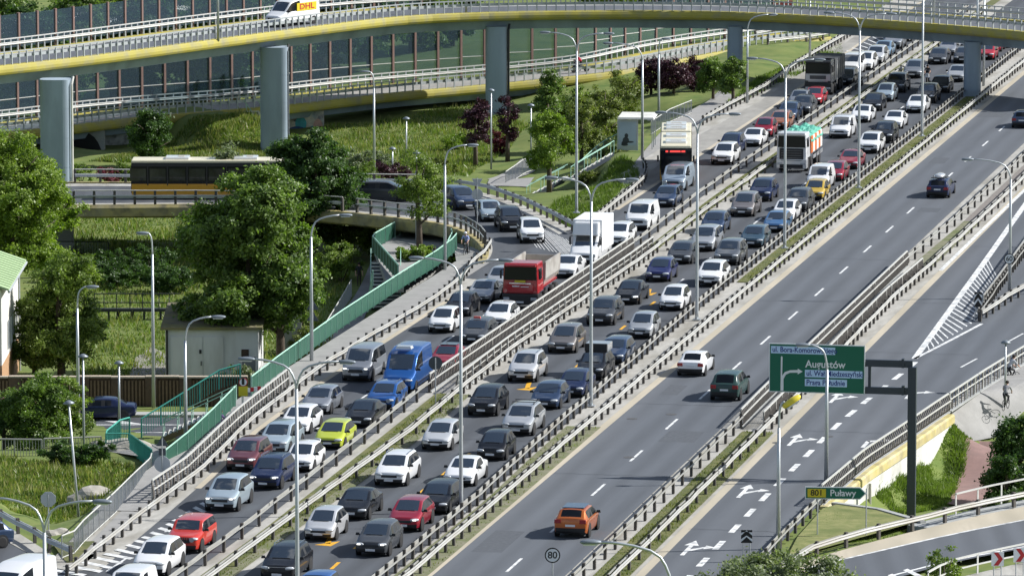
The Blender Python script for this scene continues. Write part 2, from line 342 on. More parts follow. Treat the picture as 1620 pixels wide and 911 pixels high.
# ------------------------------------------------------------------ highway sheets, built in highway coordinates (x = t, y = s)
FR = Matrix.Rotation(-AL, 4, 'Z'); FR.translation = ORG
def hsheet(name, quads, m, z, parent=None, kind='structure'):
    mb = MB()
    for L_, R_ in quads:                                  # L_, R_: lists of (s, t)
        a = [(t, s, z) for s, t in L_]; b = [(t, s, z) for s, t in R_]; mb.strip(a, b)
    o = sheet(name, mb, m, parent, kind)
    if parent is None: o.matrix_world = FR
    return o
def line_st(tl, s0, s1, step=4.):
    n = max(1, int((s1-s0)/step)); ss = [s0+(s1-s0)*i/n for i in range(n+1)]
    xs = [a for a, b in tl]; ys = [b for a, b in tl]
    return [(s, float(np.interp(s, xs, ys))) for s in ss]
T_M2L = [(-60,-5.6),(19,-5.6),(35,-6.0),(55,-6.25),(90,-6.7),(157,-6.8),(450,-6.6)]
T_M2R = [(-60,-4.2),(19,-4.3),(47,-4.45),(100,-4.72),(140,-4.66),(450,-4.4)]
T_M1L = [(-60,-15.6),(7,-15.85),(30,-16.3),(58,-16.95),(127,-16.7),(160,-17.2),(450,-17.2)]
T_M1R = [(-60,-14.05),(40,-14.2),(57,-14.75),(74,-15.),(120,-14.75),(146,-15.),(450,-15.3)]
T_M3L = [(-60,4.3),(43,4.35),(56,4.2),(124,4.15),(147,4.6),(190,4.8),(450,4.9)]
T_M3R = [(-60,6.1),(43,6.2),(103,5.85),(122,6.2),(160,6.5),(450,6.5)]
T_CLe = [(-60,-18.5),(-20,-20.2),(-8,-20.7),(9,-21.6),(23,-22.4),(40,-23.9),(61,-24.5),(98,-24.6),(112,-24.2),(125,-22.9),(138,-22.5),(233,-22.55),(300,-23.6),(450,-24)]
T_CLr = [(-9,-21.7),(9,-22.5),(23,-22.85),(41,-24.4),(63,-25.3),(77,-25.2),(97,-24.9),(110,-25.6)]
def shift(tl, d): return [(s, t+d) for s, t in tl]
hsheet('road_base', [(line_st([(-60,-23),(-10,-23.5),(10,-25.5),(30,-26.6),(46,-27.9),(112,-28.3),(116,-26),(122,-24.1),(145,-23.4),(168,-24.6),(172,-26.5),(300,-27),(450,-27)], -60, 450), line_st([(-60,12.6),(20,12.6),(30,13.2),(52,15.3),(79,17.6),(100,22),(450,26)], -60, 450))], M_GUTTER, -.03)
hsheet('bridge_slab', [(line_st([(0,-28.3)], 46, 120), line_st([(0,12.9)], 46, 120))], M_CONC, -.75)
hsheet('carriageway', [(line_st([(-60,-3.6)], -60, 450), line_st([(0,3.2)], -60, 450))], M_ASPH2, 0)
hsheet('main_carriageway', [(line_st(shift(T_M1R, 1.0), -60, 450), line_st(shift(T_M2L, -.1), -60, 450))], M_ASPH, 0)
hsheet('collector_road', [(line_st(T_CLe, -60, 450), line_st(shift(T_M1L, -.15), -60, 450))], M_ASPH, 0)
hsheet('bus_bay', [(line_st([(150,-22.9),(175,-24.3),(200,-25.2),(236,-24.4),(300,-25)], 150, 300), line_st([(0,-22.62)], 150, 300))], M_SLAB, -.008)
mb = MB()                                                 # slip road on the far right with its merge
Lr = [R(s, 7.) for s in range(-60, 300, 5)]
Rr = [P(*q) for q in [(1010,1090),(1190,903),(1300,793),(1366,735),(1478,658),(1560,602),(1690,525),(1850,430)]]
Rr = [R(-60, 12.3)]+Rr; Rr = resample(Rr, 5); k = len(Lr)
Rr = [Rr[min(len(Rr)-1, int(i*len(Rr)/k))] for i in range(k)]
mb.strip(Lr, Rr); o = sheet('slip_road', mb, M_ASPH2)
o.data.transform(FR.inverted()); o.matrix_world = FR
hsheet('median_verge', [(line_st(shift(T_M1L, .5), -60, 57), line_st(shift(T_M1R, -.1), -60, 57)), (line_st(shift(T_M1L, .7), 128, 450), line_st(shift(T_M1R, -.3), 128, 450)),
                        (line_st(shift(T_M2L, .25), 112, 246), line_st(shift(T_M2R, -.2), 112, 246)),
                        (line_st(shift(T_M3L, .3), -60, 46), line_st(shift(T_M3R, .35), -60, 46))], M_VERGE, .02)
hsheet('dirt_verge', [(line_st(shift(T_M2L, .1), -60, 46), line_st(shift(T_M2R, .5), -60, 46)), (line_st(shift(T_M1R, -.1), -60, 57), line_st(shift(T_M1R, .55), -60, 57)),
                      (line_st(shift(T_M3L, .3), 123, 150), line_st(shift(T_M3R, -.2), 123, 150))], M_DIRT, .012)
hsheet('gravel_strip', [(line_st(shift(T_M3L, .3), 150, 450), line_st(shift(T_M3R, -.2), 150, 450))], mat('gravel', (.2, .18, .165), .95, var=.2, scale=6, bump=.4), .012)
M_SAND = mat('sandy_edge', (.46, .41, .32), .92, var=.1, scale=2, dirt=((.3, .27, .2), .5, .7), stretch=(1, .15, 1))
hsheet('edge_strip', [(line_st([(0,-4.05)], -60, 450), line_st([(0,-3.55)], -60, 450)), (line_st([(0,6.75)], -60, 200), line_st([(0,7.25)], -60, 200)), (line_st(shift(T_CLe, -.12), 20, 106), line_st(shift(T_CLe, .25), 20, 106)), (line_st(shift(T_CLe, -.12), 152, 450), line_st(shift(T_CLe, .25), 152, 450))], M_SAND, .003)
# ------------------------------------------------------------------ markings: one object per kind, real sheets 4 mm up
def dashes(name, t, s0, s1, step, ln, wd, m, cond=None, label=None):
    mb = MB(); s = s0
    tf = t if callable(t) else (lambda _: t)
    while s < s1:
        if cond is None or cond(s): mb.add([(tf(s)-wd/2, s, .005), (tf(s)+wd/2, s, .005), (tf(s+ln)+wd/2, s+ln, .005), (tf(s+ln)-wd/2, s+ln, .005)], [(0, 1, 2, 3)])
        s += step
    o = sheet(name, mb, m); o.matrix_world = FR; return o
dashes('lane_dashes', 0, -62, 300, 12, 4, .16, M_WHITE)
dashes('lane_dashes', lambda s: -10.4-.004*max(0, s-100), 109, 300, 12, 4, .15, M_WHITE)
dashes('lane_dashes', lambda s: -20.4-.002*s, -30, 300, 12, 4, .14, M_WHITE)
dashes('yellow_lane_dashes', lambda s: float(np.interp(s, [-20,0,20,60,80,100], [-8.6,-9.2,-9.6,-9.8,-10.2,-10.4])), -21, 100, 6, 2., .2, M_YMARK)
dashes('wide_dashes', lambda s: float(np.interp(s, [-60,23,50,60,75], [9.5,9.55,9.8,10.2,11.0])), -50, 76, 5.15, 2.6, .34, M_WHITE)
dashes('ramp_dashes', lambda s: 14.4+(s-76.4)*.135, 74.5, 140, 12, 4, .14, M_WHITE)
def pxpoly(name, polys, m, z=.005):
    mb = MB()
    for p in polys: mb.poly([P(a, b, z) for a, b in p])
    return sheet(name, mb, m)
def pxline(name, pts, wd, m, z=.005, step=3.):
    q = smooth_line([P(a, b, z) for a, b in pts], step, 1); mb = MB(); mb.strip(offset(q, -wd/2), offset(q, wd/2)); return sheet(name, mb, m)
pxline('edge_line', [(1447,567),(1500,494),(1560,411),(1600,354),(1640,298)], .42, M_WHITE)
pxline('edge_line', [(1447,567),(1500,540),(1553,512)], .24, M_WHITE)
pxline('edge_line', [(1488,428),(1525,392),(1559,359),(1610,311),(1660,264)], .3, M_WHITE)
pxline('edge_line', [(1268,900),(1300,891),(1400,869),(1500,845),(1620,822),(1700,806)], .2, M_WHITE)
pxline('edge_line', [(1380,918),(1500,886),(1620,864),(1700,850)], .2, M_WHITE)
def hatch(name, A, B, n, wd, m):                          # bars between two pixel lines
    a = resample([P(*q, .006) for q in A], .2); b = resample([P(*q, .006) for q in B], .2); mb = MB()
    for i in range(n):
        f = i/(n-1); p = a[int(f*(len(a)-1))]; q = b[int(f*(len(b)-1))]
        d = nrm((a[-1]-a[0]))*wd/2; mb.poly([p-d, p+d, q+d, q-d])
    return sheet(name, mb, m)
hatch('gore_hatching', [(1466,542),(1500,497),(1563,411)], [(1470,553),(1541,509),(1578,440)], 26, .5, M_WHITE)
hatch('gore_hatching', [(58,906),(110,896),(200,862),(262,829),(318,795)], [(100,912),(150,908),(235,872),(285,840),(333,803)], 18, .55, M_WHITE)
hatch('gore_hatching', [(815,345),(850,358),(895,378)], [(850,392),(890,402),(935,420)], 17, .3, M_WHITE)
hatch('gore_hatching', [(935,400),(985,366),(1025,338)], [(950,402),(995,372),(1030,346)], 10, .4, M_WHITE)
hatch('gore_hatching', [(1330,85),(1365,68),(1395,50)], [(1350,88),(1380,74),(1405,58)], 9, .5, M_WHITE)
hatch('gore_hatching', [(1408,908),(1432,900)], [(1440,925),(1470,918)], 2, .5, M_WHITE)
def arrow(s, t, kind, m=M_WHITE, k=.88):                  # lane arrows, pointing along +s (or -s when k < 0)
    mb = MB(); z = .006
    def pl(p): mb.poly([R(s+a*k, t+b, z) for a, b in p])
    if kind == 'sr':
        pl([(-2.2,-.35),(-2.2,-.12),(1.2,-.12),(1.2,-.35)]); pl([(1.2,-.62),(1.2,.16),(2.9,-.24)]); pl([(-.9,-.12),(-.1,-.12),(.9,.55),(.45,.55)])
        pl([(.1,.55),(1.35,.55),(.75,1.15)])
    elif kind == 'r':
        pl([(-2.2,-.35),(-2.2,-.1),(.6,-.1),(.6,-.35)]); pl([(.1,-.1),(.6,-.35),(1.25,.55),(.8,.55)]); pl([(.4,.55),(1.65,.55),(1.05,1.2)])
    elif kind == 's':
        pl([(-2.2,-.12),(-2.2,.12),(.9,.12),(.9,-.12)]); pl([(.9,-.42),(.9,.42),(2.6,0)])
    else:
        pl([(-1.6,-.15),(-1.6,.15),(.5,.5),(.5,.2)]); pl([(-.2,.85),(1.1,.7),(.9,-.25)])
    return sheet('lane_arrow', mb, m)
for s_ in (6.5, 24.9, 43.3, 60.1): arrow(s_, 8.35, 'sr')
for s_ in (43.5, 62.6): arrow(s_, 12.7, 'r')
for (a, b) in ((512, 856), (828, 612), (1020, 463)):
    s_, t_ = ST(P(a, b)); arrow(s_, t_, 'merge', M_YMARK, -1.2)
s_, t_ = ST(P(1247, 268)); arrow(s_, t_, 's', M_WHITE, -1)
mb = MB()                                                 # tarred joints across the lanes
for s_, a, b in ((12.5, 7.1, 12.2), (-4, 7.1, 12.2), (29, -3.5, 3.1), (55.5, -3.5, 3.1), (47, 7.1, 13), (80, 7.1, 14), (103, -3.5, 3.1), (104, 7., 10.5), (126, -3.5, 3.1), (9, -13, -6.3), (40, -13, -6.5), (84, -13.5, -7), (118, -13.5, -7), (135, 7, 13)):
    n = 12
    for i in range(n):
        y0 = s_+.1*math.sin(i*2.1+s_); y1 = s_+.1*math.sin((i+1)*2.1+s_); x0 = a+(b-a)*i/n; x1 = a+(b-a)*(i+1)/n
        mb.add([(x0, y0, .004), (x1, y1, .004), (x1, y1+.06, .004), (x0, y0+.06, .004)], [(0, 1, 2, 3)])
rp_ = random.Random(4); pm_ = MB()
for i in range(14):
    s_ = rp_.uniform(-20, 240); t_ = rp_.choice([-2.2, 1.4, -8.3, -11.6, -18.9, -21.3, 8.4, 10.8]); a_, b_ = rp_.uniform(.5, 1.3), rp_.uniform(1.5, 7)
    pm_.add([(t_-a_, s_, .0025), (t_+a_, s_+.05, .0025), (t_+a_*.97, s_+b_, .0025), (t_-a_, s_+b_+.1, .0025)], [(0, 1, 2, 3)])
op_ = sheet('asphalt_patches', pm_, mat('asphalt_patch', (.08, .088, .1), .85, var=.16, scale=4)); op_.matrix_world = FR
o = sheet('tar_joints', mb, mat('tar', (.03, .031, .033), .5)); o.matrix_world = FR
mb = MB()
for a, b in ((1000, 662), (995, 723), (1062, 655), (1230, 700), (1310, 690), (640, 700)):
    p = P(a, b, .006); mb.lathe([(.33, 0), (.33, .004)], 14, p)
mb.build('manhole_covers', mat('cast_iron', (.13, .125, .12), .6, metal=.5))['kind'] = 'structure'
# ------------------------------------------------------------------ left slip ramp (a bridge over the meadow)
LBn = smooth_line([P(*q) for q in [(-60,324),(0,326),(105,327),(220,326),(320,325),(440,328),(560,338),(640,348),(700,354),(745,371),(771,393),(766,412),(738,434)]], 1.5, 4)
LBf = smooth_line([P(*q) for q in [(-60,291),(0,291),(105,290),(217,290),(400,293),(570,298),(690,297),(765,303),(830,325),(880,350),(905,362)]], 1.5, 4)
n = max(len(LBn), len(LBf)); A = [LBn[int(i*(len(LBn)-1)/(n-1))] for i in range(n)]; B = [LBf[int(i*(len(LBf)-1)/(n-1))] for i in range(n)]
mb = MB(); mb.strip(A, B); sheet('ramp_road', mb, M_ASPH)
mb = MB(); mb.strip([a.lerp(b, .0)+Vector((0,0,.003)) for a, b in zip(A, B)], [a.lerp(b, .13)+Vector((0,0,.003)) for a, b in zip(A, B)])
mb.strip([a.lerp(b, .87)+Vector((0,0,.003)) for a, b in zip(A, B)], [b+Vector((0,0,.003)) for a, b in zip(A, B)]); sheet('ramp_edge_strip', mb, M_GUTTER)
bridge = thing('ramp_bridge', 'curved slip ramp bridge with faded yellow edge beam above the meadow', 'bridge')
nb = [p for p in LBn if p.x < P(771, 393).x+.1][:-4]
mb = MB(); mb.sweep(up(nb, 0), [(-.25, .12), (.3, .12), (.42, -.1), (.42, -.75), (.2, -.9), (-.25, -.9)]); mb.build('edge_beam', M_YELOLD, bridge)
fb = [p for p in LBf if p.x < P(690, 297).x]
mb = MB(); mb.sweep(fb, [(-.35, .1), (.2, .1), (.2, -.9), (-.35, -.9)]); mb.build('edge_beam', M_YELOLD, bridge)
mb = MB(); m_ = [a.lerp(b, .5) for a, b in zip(A, B) if a.x < P(690, 297).x]; mb.sweep(m_, [(-6, -.06), (6, -.06), (4.2, -1.35), (-4.2, -1.35)]); mb.build('girder', M_CONC, bridge)
for a in (100, 480):
    q = P(a, 398, -4.6); mb = MB(); mb.box((q.x, q.y+1.2, -2.9), (1.35, 2.6, 3.4)); mb.build('pier', M_CONC, bridge)
# ------------------------------------------------------------------ paths
def pxsheet(name, pts, m, thick=0):
    mb = MB(); q = [P(*p) for p in pts]
    if thick: mb.prism([v-Vector((0,0,thick)) for v in q], (0, 0, thick)); o = mb.build(name, m); o['kind'] = 'structure'; return o
    mb.poly(q); return sheet(name, mb, m)
pxsheet('merge_area', [(775,398,-.022),(830,372,-.022),(905,358,-.022),(945,380,-.022),(915,420,-.022),(850,450,-.022),(735,440,-.022),(760,418,-.022)], M_ASPH)
def drape(name, A, B, m, dz=.05, n=30, w_=6):            # a path that follows the ground between two pixel lines
    a = resample([P(*q) for q in A], .5); b = resample([P(*q) for q in B], .5); mb = MB(); rows = []
    for j in range(w_+1):
        r_ = []
        for i in range(n+1):
            p = a[int(i*(len(a)-1)/n)].lerp(b[int(i*(len(b)-1)/n)], j/w_); r_.append(Vector((p.x, p.y, tz(p.x, p.y)+dz)))
        rows.append(r_)
    for j in range(w_): mb.strip(rows[j], rows[j+1])
    return sheet(name, mb, m)
hsheet('footway', [(line_st([(13,-26.2),(30,-26.7),(46,-27.9),(112,-28.2),(119,-28.3)], 12, 119), line_st(shift(T_CLr, -.15), 12, 119))], M_PATH, .01)
mb = MB(); mb.strip([P(116,882,.0), P(150,850,0), P(200,800,-.02), P(232,765,-.6), P(238,742,-1.6)], [P(140,886,0), P(172,861,0), P(222,820,.0), P(262,770,-.6), P(275,735,-1.6)]); sheet('footway_ramp', mb, M_PATH)
mb = MB(); mb.strip([P(238,742,-1.6), P(225,722,-2.6), P(160,712,-3.2)], [P(275,735,-1.6), P(262,705,-2.7), P(200,695,-3.2)]); sheet('landing', mb, M_PATH)
drape('red_path', [(1498,806,-3.2),(1526,740,-3.),(1548,690,-2.2)], [(1566,806,-3.3),(1580,745,-3.),(1592,692,-2.2)], M_RED_PATH, .1, 50, 10)
drape('path', [(1500,660,-.8),(1560,615,-.8),(1640,560,-.3)], [(1570,678,-1.8),(1640,650,-1.6),(1700,610,-.6)], M_PATH, .16, 60, 14)
drape('path', [(800,287,-2.9),(850,265,-2.9),(905,222,-2.4)], [(770,283,-2.9),(820,258,-2.9),(880,212,-2.4)], M_PATH, .06)
drape('path', [(770,300,-2.9),(835,303,-2.9)], [(775,283,-2.9),(850,283,-2.9)], M_PATH, .07, 12)
drape('path', [(510,545,-4.3),(555,480,-4.2),(590,420,-4.3),(600,390,-4.4)], [(560,535,-4.3),(590,480,-4.1),(612,425,-4.3),(618,390,-4.4)], M_PATH, .06)
drape('sidewalk', [(1000,262,-.1),(1040,215,-.1),(1065,190,-.1),(1120,160,-.1),(1140,140,-.2)], [(1022,275,0),(1075,224,0),(1120,194,0),(1150,178,0),(1180,165,0)], M_PATH, .06)
pxsheet('cycle_path', [(738,436,.0),(768,402,0),(760,382,-.6),(735,362,-1.4),(705,347,-2.2),(680,346,-2.4),(698,366,-1.8),(718,390,-.7),(722,414,-.1)], M_PATH)
pxsheet('plaza', [(592,392,-1.3),(640,360,-1.5),(690,364,-1.5),(716,392,-1.2),(706,412,-1.1),(642,452,-1.1),(612,447,-1.1)], M_PATH, .5)
pxsheet('street', [(-160,668,-4.4),(0,661,-4.4),(160,660,-4.4),(390,660,-4.4),(520,650,-4.4),(520,700,-4.4),(390,712,-4.4),(-160,722,-4.4)], M_ASPH)
pxsheet('street_kerb', [(-160,657,-4.3),(160,651,-4.3),(395,651,-4.3),(395,656,-4.3),(160,656,-4.3),(-160,662,-4.3)], M_CONC, .15)
mb = MB()
for yy in (672, 684, 696):
    q = [P(a, yy, -4.39) for a in (100, 250, 400)]; mb.strip(q, [v+Vector((0, .22, 0)) for v in q])
mb.poly([P(150,663,-4.39), P(190,665,-4.39), P(230,671,-4.39), P(190,670,-4.39)]); sheet('street_line', mb, M_WHITE)
pxsheet('driveway', [(205,596,-4.4),(262,596,-4.4),(262,560,-4.4),(240,548,-4.4),(215,565,-4.4)], mat('driveway_gravel', (.27, .255, .23), .95, var=.15, scale=2))
# right hand ramp at the bottom
mb = MB(); A = [P(*q) for q in [(1180,960),(1268,905),(1300,890),(1400,868),(1500,845),(1620,822),(1760,795)]]; B = [P(*q) for q in [(1240,1010),(1330,950),(1380,924),(1500,890),(1620,866),(1760,840)]]
A = resample(A, 3); B = resample(B, 3); n = min(len(A), len(B)); A = [A[int(i*len(A)/n)] for i in range(n)]; B = [B[int(i*len(B)/n)] for i in range(n)]
mb.strip([p+Vector((0,0,-.01)) for p in A], [p+Vector((0,0,-.01)) for p in B]); sheet('loop_road', mb, M_ASPH2)
mb = MB(); A2 = resample([P(*q) for q in [(1230,915),(1262,893),(1290,881),(1360,861),(1450,838),(1540,816),(1620,800),(1760,773)]], 3); n = min(len(A), len(A2))
mb.strip([A2[int(i*len(A2)/n)]+Vector((0,0,-.02)) for i in range(n)], [A[int(i*len(A)/n)]+Vector((0,0,-.02)) for i in range(n)]); sheet('loop_shoulder', mb, M_SAND)
mb = MB(); mb.sweep([P(*q) for q in [(1440,829),(1540,806),(1620,790),(1760,763)]], [(-.2, -.05), (9, -.05), (9, -1.), (-.2, -1.)]); o = mb.build('loop_bridge_deck', M_CONC); o['kind'] = 'structure'
mb = MB(); mb.strip([P(1330,925), P(1420,935), P(1700,870)], [P(1400,1010), P(1500,1000), P(1800,950)]); sheet('loop_verge', mb, M_GUTTER)
# entering ramp at the lower left corner
mb = MB(); mb.strip([P(-60,838,-.02), P(0,846,-.02), P(50,872,-.02), P(85,893,-.02), P(115,901,-.02), P(150,899,-.02)], [P(-60,990,-.02), P(0,985,-.02), P(60,980,-.02), P(120,970,-.02), P(180,960,-.02), P(215,940,-.02)]); sheet('ramp_mouth', mb, M_ASPH)
pxsheet('traffic_island', [(-30,838,0),(0,850,0),(50,877,0),(84,897,0),(110,902,0),(148,900,0),(172,890,0),(150,874,0),(112,888,0),(92,884,0),(60,862,0),(0,824,0),(-30,812,0)], M_GUTTER, .12)
pxsheet('grass_island', [(82,858,.03),(150,855,.03),(118,888,.03),(105,889,.03)], M_VERGE)
pxsheet('grass_triangle', [(1302,803,.02),(1330,796,.02),(1390,805,.02),(1452,824,.02),(1360,850,.02),(1290,870,.02),(1240,890,.02),(1262,848,.02)], mat('mown_grass', (.13, .16, .04), .95, col2=(.26, .25, .1), scale=1.3, dirt=((.1, .13, .03), .5, .8), bump=.8, detail=10))
mb = MB(); mb.sweep([P(1318,796), P(1390,806), P(1460,826)], [(-.2, .08), (.15, .08), (.15, -2.6), (-.2, -2.6)]); mb.build('retaining_wall', M_CONC)['kind'] = 'structure'
# ------------------------------------------------------------------ barriers
WB = [(0, .5), (.05, .55), (.01, .63), (.05, .71), (0, .76), (-.03, .76), (-.03, .5)]
def post_mesh(w_, d_, h, name='post', m=M_POST): return MB().box((0, 0, h/2), (w_, d_, h)).mesh(name, m)
PM = {}
def posts(parent, pts, mesh, name='post', every=1, kind=None):
    n = 0
    for i in range(0, len(pts), every):
        d = pts[min(i+1, len(pts)-1)]-pts[max(i-1, 0)]
        o = link(name, mesh, parent); o.location = pts[i]; o.rotation_euler = (random.uniform(-.03, .03), random.uniform(-.03, .03), math.atan2(d.y, d.x)); n += 1
    return n
def guard(label, pts, step=4., side=1, back=True, h=0., m=M_GALV, cat='guard rail', group='guard rails along the carriageways', top=False, skip_from=None, back_z=.7):
    pts = [Vector(p) for p in pts]; g = thing('guard_rail', label, cat, group=group)
    fine = resample(pts, 3.); q_ = random.Random(len(label)); fine = [p+Vector((q_.uniform(-.03, .03), q_.uniform(-.03, .03), q_.uniform(-.025, .025))) for p in fine]
    mb = MB(); mb.sweep(offset(fine, .11*side), [(a*side, b+h) for a, b in WB]); mb.build('beam', m, g)
    if back:
        mb = MB(); mb.sweep(offset(fine, -.12*side), [(-.025, back_z-.04), (.025, back_z-.04), (.025, back_z+.04), (-.025, back_z+.04)]); mb.build('back_rail', m, g)
    if top:
        mb = MB(); mb.tube(up(fine, 1.12), .045, 6); mb.build('top_rail', M_RAILW, g)
    key = ('p', top)
    if key not in PM: PM[key] = post_mesh(.2, .15, 1.1 if top else .86)
    posts(g, resample(pts, step), PM[key]); return g
def bars(label, pts, hgt=1.1, gap=.3, belly=.12, side=1, th=.035, m=M_RAILW, mid=(.72,), bm=None, cat='bridge railing', group='bridge railings along the carriageways', base=True, stanchion=2.4, name='bridge_railing'):
    pts = [Vector(p) for p in pts]; g = thing(name, label, cat, group=group); fine = resample(pts, 2.)
    mb = MB(); mb.sweep(up(fine, hgt), [(-.05, -.04), (.05, -.04), (.05, .04), (-.05, .04)]); mb.build('handrail', m, g)
    for z in mid:
        mb = MB(); mb.sweep(up(offset(fine, belly*side*.8), z), [(-.035, -.035), (.035, -.035), (.035, .035), (-.035, .035)]); mb.build('rail', m, g)
    mb = MB(); q = resample(pts, gap)
    for i, p in enumerate(q):
        d = nrm(q[min(i+1, len(q)-1)]-q[max(i-1, 0)]); sv = Vector((d.y, -d.x, 0))*belly*side; e = d*th; n_ = sv.normalized()*.02 if belly else Vector((d.y, -d.x, 0))*.02
        prof = [(0, .06), (1., .3), (.85, .65), (0, hgt-.04)] if belly else [(0, .06), (0, hgt-.04)]
        for (a, z0), (b, z1) in zip(prof, prof[1:]):
            A_ = p+sv*a+Vector((0, 0, z0)); B_ = p+sv*b+Vector((0, 0, z1))
            mb.add([A_-e-n_, A_+e-n_, A_+e+n_, A_-e+n_, B_-e-n_, B_+e-n_, B_+e+n_, B_-e+n_], [(0, 1, 5, 4), (1, 2, 6, 5), (2, 3, 7, 6), (3, 0, 4, 7)])
    o = mb.build('bars', bm or M_POST, g, fix=False); o['kind'] = 'stuff'
    if base:
        mb = MB(); mb.sweep(fine, [(-.15, -.02), (.15, -.02), (.15, .06), (-.15, .06)]); mb.build('base_rail', M_CONC, g)
    if stanchion:
        k = ('s', hgt)
        if k not in PM: PM[k] = post_mesh(.1, .09, hgt, 'stanchion', m)
        posts(g, resample(pts, stanchion), PM[k], 'stanchion')
    return g
def hl(tl, s0, s1, d=0, step=4.): return [R(s, t+d) for s, t in line_st(tl, s0, s1, step)]
guard('guard rail between the collector road and the nearer grass median strip', hl(T_M1L, -60, 57.5), 4., -1)
guard('guard rail on the main carriageway side of the nearer grass median strip', hl(T_M1R, -60, 57.5), 4., 1)
guard('guard rail beside the collector road beyond the bridge, up to the viaduct', hl(T_M1L, 127, 330), 4., -1)
guard('guard rail beside the jammed main carriageway beyond the bridge, up to the viaduct', hl(T_M1R, 127, 330), 4., 1)
bars('dense white bridge railing beside the blue van on the collector road', hl(T_M1L, 57.5, 127), 1.15, .45, .14, 1, .1)
bars('dense white bridge railing on the main carriageway side of the bridge gap', hl(T_M1R, 57.5, 127, -.35), 1.15, .45, .14, -1, .1)
guard('low guard rail in front of the bridge railing beside the main carriageway', hl(T_M1R, 57.5, 127), 2., 1, back=False)
guard('long guard rail on the jammed side of the lamp post median', hl(T_M2L, -60, 330), 2.1, -1, back_z=.62)
guard('long guard rail on the free flowing side of the lamp post median', hl(T_M2R, -60, 330), 2.1, 1)
guard('guard rail with short posts along the nearer end of the right grass median', hl(T_M3L, -60, 47.5), 3., -1)
guard('guard rail along the slip road side of the nearer right grass median', hl(T_M3R, -60, 47.5), 3., 1)
bars('dense curved bridge railing right of the free carriageway', hl(T_M3L, 47.5, 123), 1.1, .45, .16, 1, .1)
bars('dense straight bridge railing on the slip road side of the right median', hl(T_M3R, 47.5, 120, -.5), 1.0, .45, .05, 1, .1, mid=())
guard('low guard rail between the slip road and the bridge railing', hl(T_M3R, 47.5, 123), 2., 1, back=False)
guard('guard rail right of the free carriageway beyond the bridge', hl(T_M3L, 123, 330), 4., -1)
guard('guard rail left of the slip road beyond the bridge', hl(T_M3R, 123, 330), 4., 1)
cl = smooth_line([R(s, t) for s, t in T_CLr]+[P(742, 428), P(764, 411), P(775, 394)], 1.5, 2)
guard('long guard rail between the collector road and the footway', cl, 2.2, 1, back_z=.5)
bars('tall post railing between the ramp footway and the guard rail', hl([(15,-23.5),(23,-23.6),(41,-25.1),(57,-25.9)], 15, 57), 1.25, .8, .1, 1, .17)
guard('guard rail curving round the outside of the slip ramp over the cycle path', [p for p in up(LBn, .1) if p.x > P(560, 338).x and p.y > P(771, 393).y-.5], 1.5, -1, top=True, m=M_GALVB)
guard('guard rail along the near edge of the slip ramp beside the bus', [p for p in up(LBn, .1) if P(90, 325).x < p.x < P(560, 338).x], 1.6, -1, top=True, m=M_GALVB)
guard('guard rail along the far side of the slip ramp behind the bus', [p for p in LBf if P(90, 290).x < p.x < P(700, 297).x], 2., 1, top=True, m=M_GALVB)
guard('guard rail from the slip ramp to the foot of the grass bank', smooth_line([P(*q) for q in [(700,297),(765,304),(830,328),(880,352),(915,370)]], 2, 2), 2., 1, m=M_GALVB)
guard('guard rail along the grass bank behind the white box truck', smooth_line([P(*q) for q in [(925,368),(960,340),(1000,308),(1020,290),(1024,276),(1018,266)]], 2, 1), 2., 1)
guard('guard rail along the bus bay towards the viaduct', [P(*q) for q in [(1112,198),(1160,171),(1205,148),(1260,108),(1345,58)]], 2., 1)
guard('guard rail along the far ramp joining behind the viaduct pillar', [P(*q) for q in [(1215,74),(1270,68),(1320,61),(1350,56)]], 3., 1)
guard('guard rail on the outer side of the far ramp below the red fence', [P(*q) for q in [(1195,62),(1250,52),(1300,42),(1350,36)]], 3., 1)
guard('dark guard rail down the entering ramp at the lower left corner', [P(*q) for q in [(-30,816),(0,829),(50,855),(85,878),(112,888)]], 3., 1, top=False, m=M_GALVB)
guard('guard rail round the grass triangle along the loop road', resample([P(*q) for q in [(1235,914),(1290,880),(1360,860),(1450,838),(1540,815),(1620,799),(1720,780)]], 3), 3.2, 1)
guard('guard rail along the slip road end beside the grass triangle', [P(*q) for q in [(1130,985),(1190,915),(1240,861),(1290,812),(1304,797)]], 2.4, -1)
bars('dense curved railing on the bridge edge above the red path', [P(*q) for q in [(1300,799),(1368,741),(1430,700),(1482,664),(1500,652)]], 1.15, .45, .2, 1, .085)
bars('straight railing along the footway with the cyclists', [P(*q) for q in [(1502,651),(1560,612),(1620,575),(1690,535)]], 1.15, .85, .0, 1, .09)
guard('guard rail on the carriageway side of the gore island behind the chevron', [P(*q) for q in [(1549,508),(1580,462),(1625,400),(1660,350)]], 1.6, -1)
guard('guard rail on the ramp side of the gore island', [P(*q) for q in [(1551,509),(1600,477),(1640,456),(1690,430)]], 2., 1)
bars('dark bar railing at the bottom of the gore island', [P(*q) for q in [(1556,492),(1590,446),(1630,390)]], 1.1, .4, .0, 1, .05, m=M_GALV, base=False)
bars('pale railing along the loop bridge above the path', [P(*q) for q in [(1512,815),(1560,803),(1620,791),(1700,775)]], 1.2, 2.3, 0, 1, .06, mid=(.35,), m=M_RAILW, bm=M_RAILW, base=False, stanchion=0)
bars('pale railing behind the red chevron boards', [P(*q) for q in [(1468,938),(1500,920),(1560,905),(1660,884)]], 1.1, 2., 0, 1, .06, mid=(.55,), m=M_RAILW, bm=M_RAILW, base=False, stanchion=0)
b_ = thing('bridge_edge', 'yellow edge beam and pale abutment of the slip road bridge over the red path', 'bridge')
e_ = resample([P(*q) for q in [(1300,801),(1368,744),(1430,703),(1482,667),(1500,655)]], 2)
